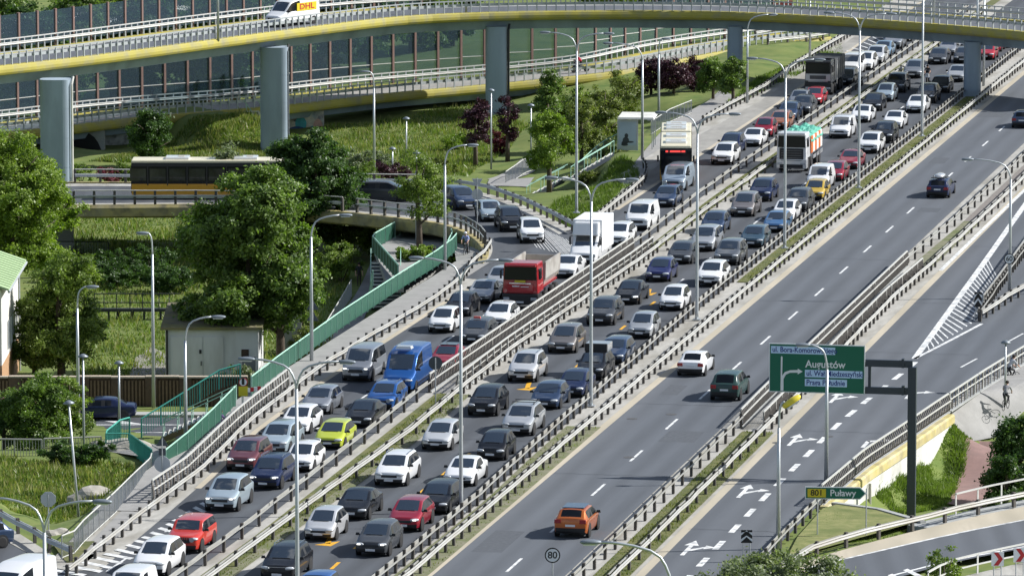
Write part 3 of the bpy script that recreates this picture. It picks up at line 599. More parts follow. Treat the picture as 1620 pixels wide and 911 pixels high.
mb = MB(); mb.sweep(e_, [(-.1, .02), (.32, .02), (.42, -.08), (.42, -.5), (.3, -.6), (-.1, -.6)]); mb.build('edge_beam', mat('stained_yellow', (.5, .42, .12), .75, col2=(.52, .46, .3), scale=.7, dirt=((.22, .19, .13), .8, .7)), b_)
mb = MB(); mb.sweep(e_, [(-.2, -.6), (.2, -.6), (.2, -4.2), (-.2, -4.2)]); mb.build('abutment', M_CONCW, b_)
q = P(1376, 800, -2.); mb = MB(); mb.tube([(q.x, q.y, -3.4), (q.x, q.y, -.7)], .09, 8); mb.build('drain_pipe', M_GALV, b_)
# ------------------------------------------------------------------ viaducts
def post_mesh2():
    if 'v' not in PM: PM['v'] = MB().box((0, 0, .55), (.1, .12, 1.1)).mesh('post', M_GALVB)
    return PM['v']
def viaduct(root, near, wd, zt, fascia, gird, road, seg, mY, far_posts=True):
    near = smooth_line(near, 3, 3); near = [Vector((p.x, p.y, zt if zt is not None else p.z+.35)) for p in near]; far = offset(near, -wd)
    mb = MB(); mb.strip(offset(near, -.5), offset(far, .5)); me = mb.mesh('deck', road, fix=False); flat_up(me); link('deck', me, root)
    mb = MB(); mb.strip(up(offset(near, -.5), .01), up(offset(near, -1.5), .01)); mb.strip(up(offset(far, 1.4), .01), up(offset(far, .5), .01)); me = mb.mesh('kerb', M_CONC, fix=False); flat_up(me); link('kerb', me, root)
    for ln, sg in ((near, 1), (far, -1)):
        mb = MB(); mb.sweep(ln, [(-.5*sg, .15), (.1*sg, .15), (.2*sg, .05), (.28*sg, -.2), (.28*sg, -fascia+.25), (.18*sg, -fascia+.06), (0, -fascia), (-.5*sg, -fascia)]); mb.build('edge_beam', mY, root)
    mb = MB(); mid = offset(near, -wd/2); mb.sweep(mid, [(-wd/2+.3, -.1), (wd/2-.3, -.1), (wd/2-.9, -fascia-.1), (wd/2-1.2, -gird), (-wd/2+1.2, -gird), (-wd/2+.9, -fascia-.1)]); mb.build('girder', M_CONCG, root)
    for ln, sg, nm in ((near, 1, 'near'), (far, -1, 'far')):
        ln = up(offset(ln, -.1*sg), .15); rail = thing('viaduct_railing', '', 'railing')
        mb = MB(); mb.sweep(up(ln, 1.1), [(-.04, -.05), (.04, -.05), (.04, .05), (-.04, .05)]); mb.build('handrail', M_GALVB if sg > 0 else M_RAILW, rail)
        mb = MB(); mb.sweep(up(offset(ln, -.12*sg), .0), [(a*-sg, b+.05) for a, b in WB]); mb.build('beam', M_GALVB if sg > 0 else M_RAILW, rail)
        posts(rail, resample(ln, seg), post_mesh2()); yield rail
    yield near; yield far
v1 = thing('upper_viaduct', 'tall curved viaduct with a yellow edge beam crossing over the whole highway', 'viaduct')
r1, r2, v1n, v1f = viaduct(v1, [P(a, b, 6.) for a, b in [(-90,122),(0,113),(160,95),(433,58),(640,32),(785,26),(1000,24),(1163,26),(1300,33),(1400,40),(1537,50),(1620,58),(1720,70)]], 8.5, 6.3, .7, 1.6, M_ASPH2, .92, M_YEL)
tag(r1, 'grey post railing along the near edge of the upper viaduct', 'railing'); tag(r2, 'pale rail along the far edge of the upper viaduct in front of the noise barrier', 'railing')
pm = MB()
for (px, pw, pd) in ((90, 2.65, 2.2), (433, 2.6, 2.2), (785, 2.05, 1.9), (1163, 1.45, 1.7), (1537, 1.55, 1.9)):
    q = P(px, 70, 5.1); best = min(v1n, key=lambda p: abs(p.x-(P(px, 60, 5.1).x)))
    c = Vector((P(px, {90:120,433:75,785:46,1163:40,1537:62}[px], 5.1).x, best.y+pd/2+.5)); x = c.x; y = c.y
    mb = MB(); n = 40; ring = []
    for k in range(n):
        a = 2*PI*k/n; ca, sa = math.cos(a), math.sin(a); r_ = lambda v: math.copysign(abs(v)**.55, v)
        ring.append((x+r_(ca)*pw/2, y+r_(sa)*pd/2, -5.2))
    
    for z0, h_ in ((0, 2.6), (2.63, 2.5), (5.16, 2.5), (7.69, 2.51)): mb.prism([(a_, b__, c_+z0) for a_, b__, c_ in ring], (0, 0, h_))
    mb.prism([(x+(a_-x)*.99, y+(b__-y)*.99, c_) for a_, b__, c_ in ring], (0, 0, 10.1)); pm_o = mb.build('pillar', M_CONCG, v1)
    for p in pm_o.data.polygons: p.use_smooth = False
    if px in (90, 785, 433):
        mb = MB(); sx = x+pw/2+.12 if px != 433 else x+pw/2-.1
        mb.tube([(sx, y-pd*.3, -4.5), (sx, y-pd*.3, 4.6), (sx+.1, y-.2, 5.2)], .11, 8); mb.build('drain_pipe', M_CONCW if px == 90 else M_BLACK, v1)
v2 = thing('lower_viaduct', 'lower ramp viaduct with a yellow edge beam passing behind the pillars', 'viaduct')
r1, r2, v2n, v2f = viaduct(v2, [P(a, b, c) for a, b, c in [(-90,228,-2.6),(0,219,-2.6),(110,208,-2.6),(210,194,-2.55),(460,175,-2.5),(620,155,-2.35),(765,143,-2.2),(900,130,-1.75),(1010,118,-1.3),(1110,94,-.8),(1200,80,-.4),(1313,66,-.3)]], 6.6, None, .7, 1.4, M_SLAB, .95, M_YEL)
tag(r1, 'grey post railing along the near edge of the lower viaduct', 'railing'); tag(r2, 'pale rail along the far edge of the lower viaduct below the brown posts', 'railing')
def wallbox(name, px0, px1, y, Y, z0, z1, m, parent, dep=1.):
    a = PY(px0, y, Y); b = PY(px1, y, Y); mb = MB(); mb.box(((a.x+b.x)/2, Y+dep/2, (z0+z1)/2), (b.x-a.x, dep, z1-z0)); return mb.build(name, m, parent)
def v2y(px): return min(v2n, key=lambda p: abs(p.x-P(px, 190, -.3).x)).y
M_GRAF = mat('graffiti_wall', (.30, .42, .5), .8, col2=(.62, .55, .45), scale=.9, dirt=((.12, .1, .16), 1.4, .9), detail=2)
M_TAGW = mat('tagged_concrete', (.5, .5, .47), .85, var=.2, scale=1.2, dirt=((.16, .15, .15), 2., .9))
wallbox('abutment', 452, 512, 190, v2y(480)+1.0, -7, -2.9, M_GRAF, v2, 1.5)
wallbox('abutment', 165, 250, 220, v2y(190)+1.3, -7, -2.9, M_TAGW, v2, 1.5); wallbox('abutment', 112, 165, 220, v2y(135)+1.2, -7, -2.9, M_CONC, v2, 1.5)
ya = v2y(135)+1.15; c = PY(134, 250, ya); mb = MB(); mb.prism([(c.x+1.75*math.cos(PI*i/12), ya, -6.2+3.1*math.sin(PI*i/12)) for i in range(13)], (0, .1, 0)); mb.build('arch', mat('arch_shade', (.02, .02, .022), .9), v2)  # flat near-black half disc painted in for the shade inside the opening
for p_, (x0, x1) in enumerate(((100, 112), (1005, 1060))): wallbox('abutment', x0, x1, 220 if p_ == 0 else 125, v2y((x0+x1)/2)+1.4, -6, -2.2, M_CONC, v2, 2)
mb = MB(); Yg = v2y(480)+.97
for cx, cz, rx, rz_, k in ((462,200,1.,.9,0),(476,196,1.1,1.1,1),(490,194,1.05,1.,0),(503,200,.9,1.2,2),(470,206,1.6,.6,3),(497,207,1.2,.8,1)):  # painted blobs, flat print on the abutment
    c = PY(cx, cz, Yg); mb.add([(c.x+rx*.5*math.cos(2*PI*i/14), Yg-.004*(k+1), c.z+rz_*.6*math.sin(2*PI*i/14)) for i in range(14)], [tuple(range(14))], k)
mb.build('graffiti', [mat('spray_cream', (.6,.55,.45), .8, var=.2, scale=4), mat('spray_teal', (.08,.38,.42), .8, var=.2, scale=4), mat('spray_pink', (.6,.36,.3), .8, var=.2, scale=4), mat('spray_navy', (.05,.09,.2), .8, var=.2, scale=4)], v2)
def noise_wall(label, ln, hgt, z, step, midrail):
    g = thing('noise_barrier', label, 'noise barrier'); q = resample([Vector((p.x, p.y, p.z+z)) for p in ln], step)
    pmh = MB().box((0, 0, hgt/2), (.22, .24, hgt)).mesh('post', M_BROWNP); L_ = (q[1]-q[0]).length
    gm = MB().box((0, 0, hgt/2+.15), (L_-.2, .04, hgt-.5)).mesh('glass_pane', M_NGLASS); rm = MB().box((0, 0, hgt*.42), (L_-.2, .07, .07)).mesh('cross_rail', M_RAILW)
    for i, p in enumerate(q):
        d = q[min(i+1, len(q)-1)]-q[max(i-1, 0)]; an = math.atan2(d.y, d.x)
        o = link('post', pmh, g); o.location = p; o.rotation_euler.z = an
        if i < len(q)-1:
            m_ = (p+q[i+1])/2; an = math.atan2(q[i+1].y-p.y, q[i+1].x-p.x); o = link('glass_pane', gm, g); o.location = m_; o.rotation_euler.z = an
            if midrail: o = link('cross_rail', rm, g); o.location = m_; o.rotation_euler.z = an
    return g
noise_wall('long noise barrier of tinted glass between brown posts behind the lower viaduct', offset([p for p in v2f if p.x < 29], -.9), 4.9, 0., 2.55, True)
noise_wall('noise barrier of tinted glass panes along the far edge of the upper viaduct', offset([p for p in v1f if p.x < -8], -.35), 3.4, 0., 2.55, False)
fc = thing('red_fence', 'red and grey panel fence beside the far ramp under the viaduct', 'fence')
for i in range(9):
    a = PY(1196+i*7.6, 40, 612); mb = MB(); mb.box((a.x, 612+i*1.1, 1.2), (.42, .08, 2.6)); mb.build('panel', mat('red_panel', (.5, .1, .09), .6) if i > 2 else M_CONCW, fc)
# ------------------------------------------------------------------ lamp posts
def lamp_head_mesh():
    mb = MB(); vs = []; n = 10
    mb.lathe([(.03, -.42), (.13, -.36), (.19, -.1), (.2, .12), (.13, .38), (.05, .45)], 10, (0, 0, 0), 'x')
    for i, v in enumerate(mb.v): mb.v[i] = (v[0]*1., v[1]*1.05, v[2]*.55)
    return mb.mesh('lamp_head', M_HEAD, True)
HEADM = lamp_head_mesh(); LENSM = MB().box((0, 0, -.09), (.55, .28, .05), top=1.15).mesh('lens', M_LENS)
def add_head(parent, loc, rz):
    h = link('lamp_head', HEADM, parent); h.location = loc; h.rotation_euler = (0, 0, rz); l = link('lens', LENSM, h); return h
def arm_pts(z0, z1, reach, sgn): return [(sgn*reach*(1-math.cos(a))*.55+sgn*reach*.45*max(0, (a-.9)/.67), 0, z0+(z1-z0)*math.sin(a)) for a in np.linspace(0, PI/2, 9)]
def double_lamp():
    t = thing('double_lamp_post', '', 'lamp post', group='double lamp posts in the median')
    MB().tube([(0, 0, 0), (0, 0, .5), (0, 0, 6), (0, 0, 12.6)], [.14, .12, .1, .075], 10).build('pole', M_POLE, t, True)
    MB().box((0, 0, .03), (.5, .5, .06)).build('base_plate', M_POLE, t)
    for sg in (-1, 1):
        a = arm_pts(12.4, 14., 2.1, sg); MB().tube(a, .055, 8).build('arm', M_POLE, t, True); add_head(t, (a[-1][0]+.4*sg, 0, 14.), 0)
    return t
ORD = ['nearest', 'second', 'third', 'fourth', 'fifth', 'sixth', 'seventh', 'eighth', 'ninth']
dl = double_lamp(); first = True
near_by = ['beside the black off-roader at the bottom', 'beside the white hatchback with the yellow dashes', 'in front of the grey people carrier', 'beside the white off-roader on the bridge', 'beside the blue hatchback', 'beside the crimson saloon', 'beside the old white saloon', 'just in front of the viaduct pillar']
for k in range(8):
    o = dl if k == 0 else dup(dl); o.location = R(15.2-38.65+38.65*k, -6.03, .02); o.rotation_euler = (0, 0, -AL); o['label'] = 'double armed lamp post in the median '+near_by[k]
o = dup(dl, P(912, 337, -.2), -AL, 'double armed lamp post in the grass bank behind the white box truck')
o = dup(dl, P(72, 1030, 0)+Vector((0, 0, 0)), -.2, 'double armed lamp post at the lower left corner')
q = P(72, 1000, 0)
def fit_top(o, px, py, hz=12.6):                          # slide the post along the ground until its top meets the sight line
    t_ = P(px, py, hz); o.location = (t_.x, t_.y, 0)
fit_top(o, 70, 842)
def single_lamp(label, base, h, reach, sgn, group='single armed lamp posts', rz=0., lean=0.):
    t = thing('street_lamp', label, 'lamp post', base, rz, group)
    MB().tube([(0, 0, 0), (0, 0, h*.5), (0, 0, h-1.4)], [.13, .1, .075], 10).build('pole', M_POLE, t, True)
    a = arm_pts(h-1.5, h, reach, sgn); MB().tube(a, .055, 8).build('arm', M_POLE, t, True); add_head(t, (a[-1][0]+.35*sgn, 0, h), 0)
    t.rotation_euler.y = lean; return t
def lampfit(label, bx, by, ty, hx, z=0., rz=0, lean=0., group='single armed lamp posts'):
    b = P(bx, by, z); sc_ = F/math.hypot(b.x, b.y); h = (by-ty)/sc_/math.cos(.15); reach = abs(hx-bx)/sc_-.35
    return single_lamp(label, b, max(3, h), max(.3, reach), 1 if hx > bx else -1, group, rz, lean)
lampfit('street lamp behind the green railing above the striped barrier', 294, 716, 499, 347, -.5)
lampfit('street lamp with its arm over the big tree, behind the green footway railing', 493, 578, 339, 548, -.3)
lampfit('street lamp in front of the brick wall with a short arm', 243, 645, 367, 228, -4.4)
lampfit('street lamp in the street behind the leafy bushes at the left', 124, 672, 452, 148, -4.4)
lampfit('street lamp at the meadow edge under the viaduct', 592, 285, 114, 578, -2.5)
lampfit('lamp post beside the planter platform with its arm to the right', 704, 440, 229, 748, -.6)
lampfit('tall lamp post beside the bus shelter', 1016, 252, 69, 961, 0)
lampfit('lamp post by the dark red hedge', 1042, 192, 62, 1046, -.2)
lampfit('lamp post beside the steep grass bank at the bus bay', 1182, 163, 24, 1222, 0)
lampfit('lamp post carrying the sixty limit sign', 1597, 471, 252, 1528, 0)
lampfit('lamp post in front of the big green direction sign', 1307, 762, 543, 1268, 0)
lampfit('lamp post on the grass bank left of the dark tipper truck', 1281, 100, -20, 1300, .1)
lampfit('lamp post right of the viaduct pillar in the median', 1556, 136, -25, 1580, 0)
o = lampfit('lamp post at the lower right whose curved arm reaches into view', 1090, 1110, 690, 1010, 0); fit_top(o, 1052, 918, 10.6); 
o.location = P(1063, 1360, 0)
for ch in list(o.children):
    for g in list(ch.children): bpy.data.objects.remove(g)
    bpy.data.objects.remove(ch)
tp = P(1063, 935, 12.3); o.location = (tp.x, tp.y, 0); r_ = 2.9
MB().tube([(0, 0, 0), (0, 0, 6), (0, 0, 12.3)], [.14, .11, .08], 10).build('pole', M_POLE, o, True)
a = arm_pts(12.2, 14.3, r_, -1); MB().tube(a, .06, 8).build('arm', M_POLE, o, True); add_head(o, (a[-1][0]-.35, 0, 14.3), 0)
for px in (353, 735):
    b = min(v1n, key=lambda p: abs(p.x-P(px, 50, 6.3).x)); single_lamp('lamp post on the upper viaduct '+('left of the white van' if px < 500 else 'right of the white van'), (P(px, 50, 6.3).x, b.y+.75, 6.3), 9, 1.6, 1, 'lamp posts on the viaduct')
b = P(1465, 8, 7.2); single_lamp('lamp post on the upper viaduct above the jammed carriageway', (b.x, min(v1n, key=lambda p: abs(p.x-b.x)).y+.2, 6.3), 9, 1.6, -1, 'lamp posts on the viaduct')
def park_lamp(label, bx, by, ty, z):
    b = P(bx, by, z); sc_ = F/math.hypot(b.x, b.y); h = (by-ty)/sc_; t = thing('park_lamp', label, 'park lamp', b, 0, 'small park lamps')
    MB().tube([(0, 0, 0), (0, 0, h)], [.085, .055], 8).build('pole', M_POLE, t, True)
    MB().lathe([(.06, -.1), (.3, -.05), (.32, .02), (.12, .14), (.02, .17)], 12, (0, 0, h)).build('lamp_head', M_HEAD, t, True); return t
for a in ((133, 736, 560, -3.2, 'small flat headed lamp among the bushes beside the tall street lamp'), (189, 676, 572, -4.4, 'small park lamp on the street in front of the brick wall'), (643, 268, 187, -2.6, 'small park lamp in the overgrown meadow'), (621, 280, 235, -2.7, 'lowest park lamp by the purple bush'), (659, 385, 240, -1.4, 'slim lamp rising through the planter tree'), (777, 268, 142, -2.8, 'lamp in front of the purple trees and the viaduct pillar'), (840, 262, 166, -2.8, 'park lamp left of the bright green tree'), (572, 396, 340, -4.3, 'small lamp in the shrubs left of the green platform'), (1590, 640, 540, -.8, 'thin lamp pole beside the cyclist in the grey top')): park_lamp(a[4], *a[:4])
t = park_lamp('leaning grey lamp post beside the pale rocks', 126, 838, 632, -1.6); t.rotation_euler = (0, -.075, 0)
t = lampfit('slim post with a yellow lamp head beside the free carriageway', 1231, 868, 632, 1243, 0)
for ch in t.children:
    if ch.name.startswith('lamp_head'):
        ch.data = ch.data.copy(); ch.data.materials[0] = mat('yellow_lamp', (.75, .62, .05), .4); ch.scale = (1.3, 1.5, 1.8); ch.rotation_euler = (0, -.6, 0)
# ------------------------------------------------------------------ signs
M_SGREEN = mat('sign_green', (.0, .125, .075), .45); M_SBLUE = mat('sign_light_blue', (.5, .68, .92), .45); M_SWHITE = mat('sign_white', (.74, .77, .8), .45); M_SBLUET = mat('sign_blue_text', (.008, .03, .22), .5)
M_SYEL = mat('sign_yellow', (.62, .5, .02), .5); M_SRED = mat('sign_red', (.45, .02, .025), .5); M_SBACK = mat('sign_back', (.5, .53, .57), .5, metal=.3); M_SDARK = mat('sign_dark_back', (.07, .085, .1), .6); M_STEEL = mat('dark_gantry_paint', (.035, .045, .065), .45); M_SBLACK = mat('sign_black', (.012, .012, .014), .5)
SG = 31.; q0 = R(SG, 0)
def G(px, py):                                           # a point of the gantry plane (across the highway at s = SG)
    dx = (px-810)/F; dy = (455.5-py)/F; d = Vector((dx, _c+dy*_s, -_s+dy*_c)); C0 = Vector((0, 0, CAMH)); k = (q0-C0).dot(U)/d.dot(U); p = C0+d*k
    return ST(p)[1], p.z
gan = thing('road_sign', 'large green direction sign on a dark cantilever gantry reading Augustów', 'direction sign', R(SG, 0), -AL)
tl, zt = G(1217, 543); tr_, zb = G(1368, 624); zt = (zt+G(1368, 549)[1])/2+.05; zb = (G(1217, 617)[1]+zb)/2-.04
MB().box(((tl+tr_)/2, .05, (zt+zb)/2), (tr_-tl, .06, zt-zb)).build('panel_back', M_SBACK, gan)
MB().box(((tl+tr_)/2, .0, (zt+zb)/2), (tr_-tl, .02, zt-zb)).build('border', M_SWHITE, gan)
MB().box(((tl+tr_)/2, -.012, (zt+zb)/2), (tr_-tl-.1, .02, zt-zb-.1)).build('panel', M_SGREEN, gan)
W_, H_ = tr_-tl, zt-zb
def sgn_box(name, u0, u1, v0, v1, m, y=-.024): MB().box((tl+W_*(u0+u1)/2, y, zt-H_*(v0+v1)/2), (W_*(u1-u0), .012, H_*(v1-v0))).build(name, m, gan)
def sgn_txt(s, u, v, h, m, sx=1., y=-.034): text('lettering', s, gan, (tl+W_*u, y, zt-H_*v), h*H_*1.32, m, sx=sx, ext=.003)
sgn_box('street_plate', .02, .69, .055, .205, M_SBLUE); sgn_txt('ul. Bora-Komorowskiego', .033, .128, .115, M_SBLUET, .86)
sgn_txt('Augustów', .38, .41, .16, M_SWHITE, .95)
sgn_box('street_plate', .375, .975, .525, .675, M_SBLUE); sgn_txt('ul. Wał Miedzeszyński', .39, .598, .115, M_SBLUET, .86)
sgn_box('district_plate', .375, .815, .71, .86, M_SBLUE); sgn_txt('Praga Południe', .39, .785, .115, M_SBLUET, .88)
mb = MB(); pts = [(tl+W_*.135, -.026, zt-H_*v) for v in (.96, .27)]
mb.add([(tl+W_*u, -.026, zt-H_*v) for u, v in [(.121,.97),(.152,.97),(.152,.73),(.175,.64),(.22,.595),(.30,.59),(.30,.625),(.352,.565),(.30,.505),(.30,.535),(.22,.545),(.165,.585),(.138,.66),(.141,.28),(.132,.255),(.123,.28)]], [tuple(range(16))]); mb.build('route_arrow', M_SWHITE, gan)
tp_, zp = G(1443, 570); wpost = G(1449, 700)[0]-G(1436, 700)[0]
MB().box((tp_, .2, (zp-3.2)/2-1.), (wpost, wpost*.9, zp+3.2+1.2)).build('post', M_STEEL, gan)
for (pa, pb) in ((567, 579), (610, 622)):
    z1 = G(1400, pa+3)[1]; z0 = G(1400, pb+2)[1]; MB().box(((tl+.2+tp_)/2, .22, (z0+z1)/2), (tp_-tl-.2, .22, z1-z0)).build('arm', M_STEEL, gan)
ta = G(1375, 590)[0]; MB().box((ta, .22, (G(1375,570)[1]+G(1375,618)[1])/2), (.16, .18, G(1375,570)[1]-G(1375,618)[1])).build('strut', M_STEEL, gan)
for pa in (573, 616): zc = G(1428, pa+2)[1]; MB().box((G(1428, pa)[0], .2, zc), (.14, .34, .52)).build('flange', M_STEEL, gan)
# green arrow sign 801
S8 = ST(P(1322, 838))[0]; a_, b_2 = P(1293, 846), P(1354, 838)
s8 = thing('road_sign', 'green arrow sign on two thin posts reading 801 Puławy', 'direction sign', a_, -.06)
k8 = F/math.hypot(a_.x, a_.y); wd = 98/k8; hh = 20/k8; zc = (846-776)/k8-.05; x0 = -20/k8
mb = MB(); out_ = [(x0, zc+hh/2), (x0+wd*.9, zc+hh/2), (x0+wd, zc), (x0+wd*.9, zc-hh/2), (x0, zc-hh/2)]
def plate(o_, y, d, name, m, par): MB().prism([(a, y, b) for a, b in o_], (0, d, 0)).build(name, m, par)
plate(out_, 0, .05, 'border', M_SWHITE, s8)
ins = [(x0+.05, zc+hh/2-.05), (x0+wd*.9-.03, zc+hh/2-.05), (x0+wd-.07, zc), (x0+wd*.9-.03, zc-hh/2+.05), (x0+.05, zc-hh/2+.05)]; plate(ins, -.012, .012, 'panel', M_SGREEN, s8)
MB().box((x0+wd*.19, -.02, zc), (wd*.3, .014, hh*.68)).build('route_plate', M_SYEL, s8)
text('lettering', '801', s8, (x0+wd*.19, -.032, zc), hh*.66, M_SBLACK, align='CENTER', ext=.003); text('lettering', 'Puławy', s8, (x0+wd*.405, -.018, zc), hh*.74, M_SWHITE, ext=.003)
for xx in (0, (b_2-a_).length*.98): MB().tube([(xx, .08, 0), (xx, .08, zc+hh*.4)], .035, 6).build('post', M_POLE, s8)
def round_sign(label, bx, by, cy, rad_px, z, face, ring, txt=None, post=True, back=False, rz=0., cat='speed limit sign', name='speed_limit_sign', yoff=-.1):
    b = P(bx, by, z); sc_ = F/math.hypot(b.x, b.y); h = (by-cy)/sc_; r = rad_px/sc_; t = thing(name, label, cat, b, rz)
    MB().lathe([(r, -.02), (r, .02)], 28, (0, yoff, h), 'y').build('rim', ring, t)
    if face: MB().lathe([(r*.84, -.006), (r*.84, .006)], 28, (0, yoff-.026, h), 'y').build('face', face, t)
    if txt: text('lettering', txt, t, (0, yoff-.036, h), r*1.25, M_SBLACK, align='CENTER', ext=.003)
    if post: MB().tube([(0, 0, 0), (0, 0, h+r*.8)], .035, 6).build('post', M_POLE, t)
    return t
round_sign('round white speed limit sign reading 80 at the edge of the grass median', 874, 945, 875, 12.5, .0, M_SWHITE, M_SBLACK, '80')
round_sign('round speed limit sign reading 60 on the lamp post', 1595.5, 472, 408, 8.5, .0, M_SWHITE, M_SBLACK, '60', post=False, yoff=-.22)
t = round_sign('back of a dark round sign between the blue van and the red car', 689, 640, 573, 11, .0, None, M_SDARK, rz=PI, cat='traffic sign', name='traffic_sign')
t = round_sign('white round footway sign above a yellow plate at the top of the stairs', 385, 646, 603, 7., -.0, M_SWHITE, M_SRED, None, cat='traffic sign', name='traffic_sign')
MB().box((0, -.14, .95), (.16, .02, .42)).build('symbol', M_SBLACK, t); k_ = F/375.; hc = (646-603)/k_; t.children[-1].location = (0, 0, hc-.95)
MB().box((0, -.1, hc-.62), (.56, .03, .6)).build('yellow_plate', M_SYEL, t)
bar = thing('striped_barrier', 'red and white striped barrier board closing the footway', 'barrier', P(396, 640, 0), .15)
for i in range(6): MB().box((-.55+i*.22, 0, .85+i*.03), (.22, .04, .26)).build('stripe', M_SRED if i % 2 else M_SWHITE, bar)
for xx in (-.5, .5): MB().box((xx, .05, .45), (.05, .05, .9)).build('leg', M_POLE, bar)
def ngon_sign(label, bx, by, parts_, z, rz=PI, cat='traffic sign'):
    b = P(bx, by, z); sc_ = F/math.hypot(b.x, b.y); t = thing('traffic_sign', label, cat, b, 0); top = 0
    for (cy, r_px, n, rot, m) in parts_:
        h = (by-cy)/sc_; r = r_px/sc_; top = max(top, h+r*.6)
        MB().prism([(r*math.cos(rot+2*PI*i/n), .02, h+r*math.sin(rot+2*PI*i/n)) for i in range(n)], (0, .04, 0)).build('plate', m, t)
        MB().box((0, 0, h), (.05, .03, r*1.5)).build('bracket', M_POLE, t)
    MB().tube([(0, 0, 0), (0, 0, top)], .035, 6).build('post', M_POLE, t); return t
ngon_sign('back of an octagonal stop sign on a grey post near the grass island', 77, 848, [(788, 13, 8, PI/8, M_SBACK)], -.3)
ngon_sign('grey backs of a triangle and a round sign on one footway post', 257, 773, [(698, 11, 3, PI/2, M_SDARK), (713, 8, 4, PI/4, M_SDARK), (733, 13, 24, 0, M_SBACK)], 0)
ngon_sign('dark backs of two triangular signs on the lamp post by the green railing', 495, 566, [(483, 11, 3, PI/2, M_SDARK), (501, 11, 3, PI/2, M_SDARK)], -.1)
ngon_sign('grey backs of a yield triangle and a round sign beside the pale blue car', 755, 352, [(287, 10, 3, -PI/2, M_SBACK), (307, 9, 24, 0, M_SBACK)], .1)
def chev(label, bx, by, w_px, h_px, z, dirn, m1, m2, rz=0, base=0.):
    b = P(bx, by, z); sc_ = F/math.hypot(b.x, b.y); t = thing('chevron_board', label, 'chevron sign', b, rz); wd, hh = w_px/sc_, h_px/sc_; zc = base+hh/2
    MB().box((0, .02, zc), (wd, .03, hh)).build('board', m1, t)
    for k in (0, 1) if dirn == 'up' else (0,):
        if dirn == 'up': o_ = [(-wd*.5, zc-hh*(.42-.5*k)), (0, zc-hh*(.05-.5*k)+.02), (wd*.5, zc-hh*(.42-.5*k)), (wd*.5, zc-hh*(.2-.5*k)), (0, zc+hh*(.2+.5*k)-.08-(.2*hh*k)), (-wd*.5, zc-hh*(.2-.5*k))]
        else: o_ = [(-wd*.32, zc+hh*.46), (wd*.05, zc+hh*.46), (wd*.42, zc), (wd*.05, zc-hh*.46), (-wd*.32, zc-hh*.46), (wd*.06, zc)]
        MB().prism([(a, -.012, c) for a, c in o_], (0, .015, 0)).build('chevron', m2 if k == 0 else m2, t)
    for xx in (-wd*.3, wd*.3): MB().tube([(xx, .06, 0), (xx, .06, base+hh)], .03, 6).build('post', M_POLE, t)
    return t
chev('dark chevron board on the nose of the gore island', 1547, 503, 12, 24, 0, 'up', M_SBLACK, M_SWHITE, base=.75)
chev('red and white chevron board above the pale tree at the bottom', 1181, 888, 18, 21, 0, 'up', M_SBLACK, M_SWHITE, base=1.0)
chev('red arrow board at the railing by the loop road', 1578, 916, 20, 23, 0, 'r', M_SWHITE, M_SRED, base=.7)
chev('red arrow board cut off by the right edge of the picture', 1613, 910, 20, 23, 0, 'r', M_SWHITE, M_SRED, base=.7)
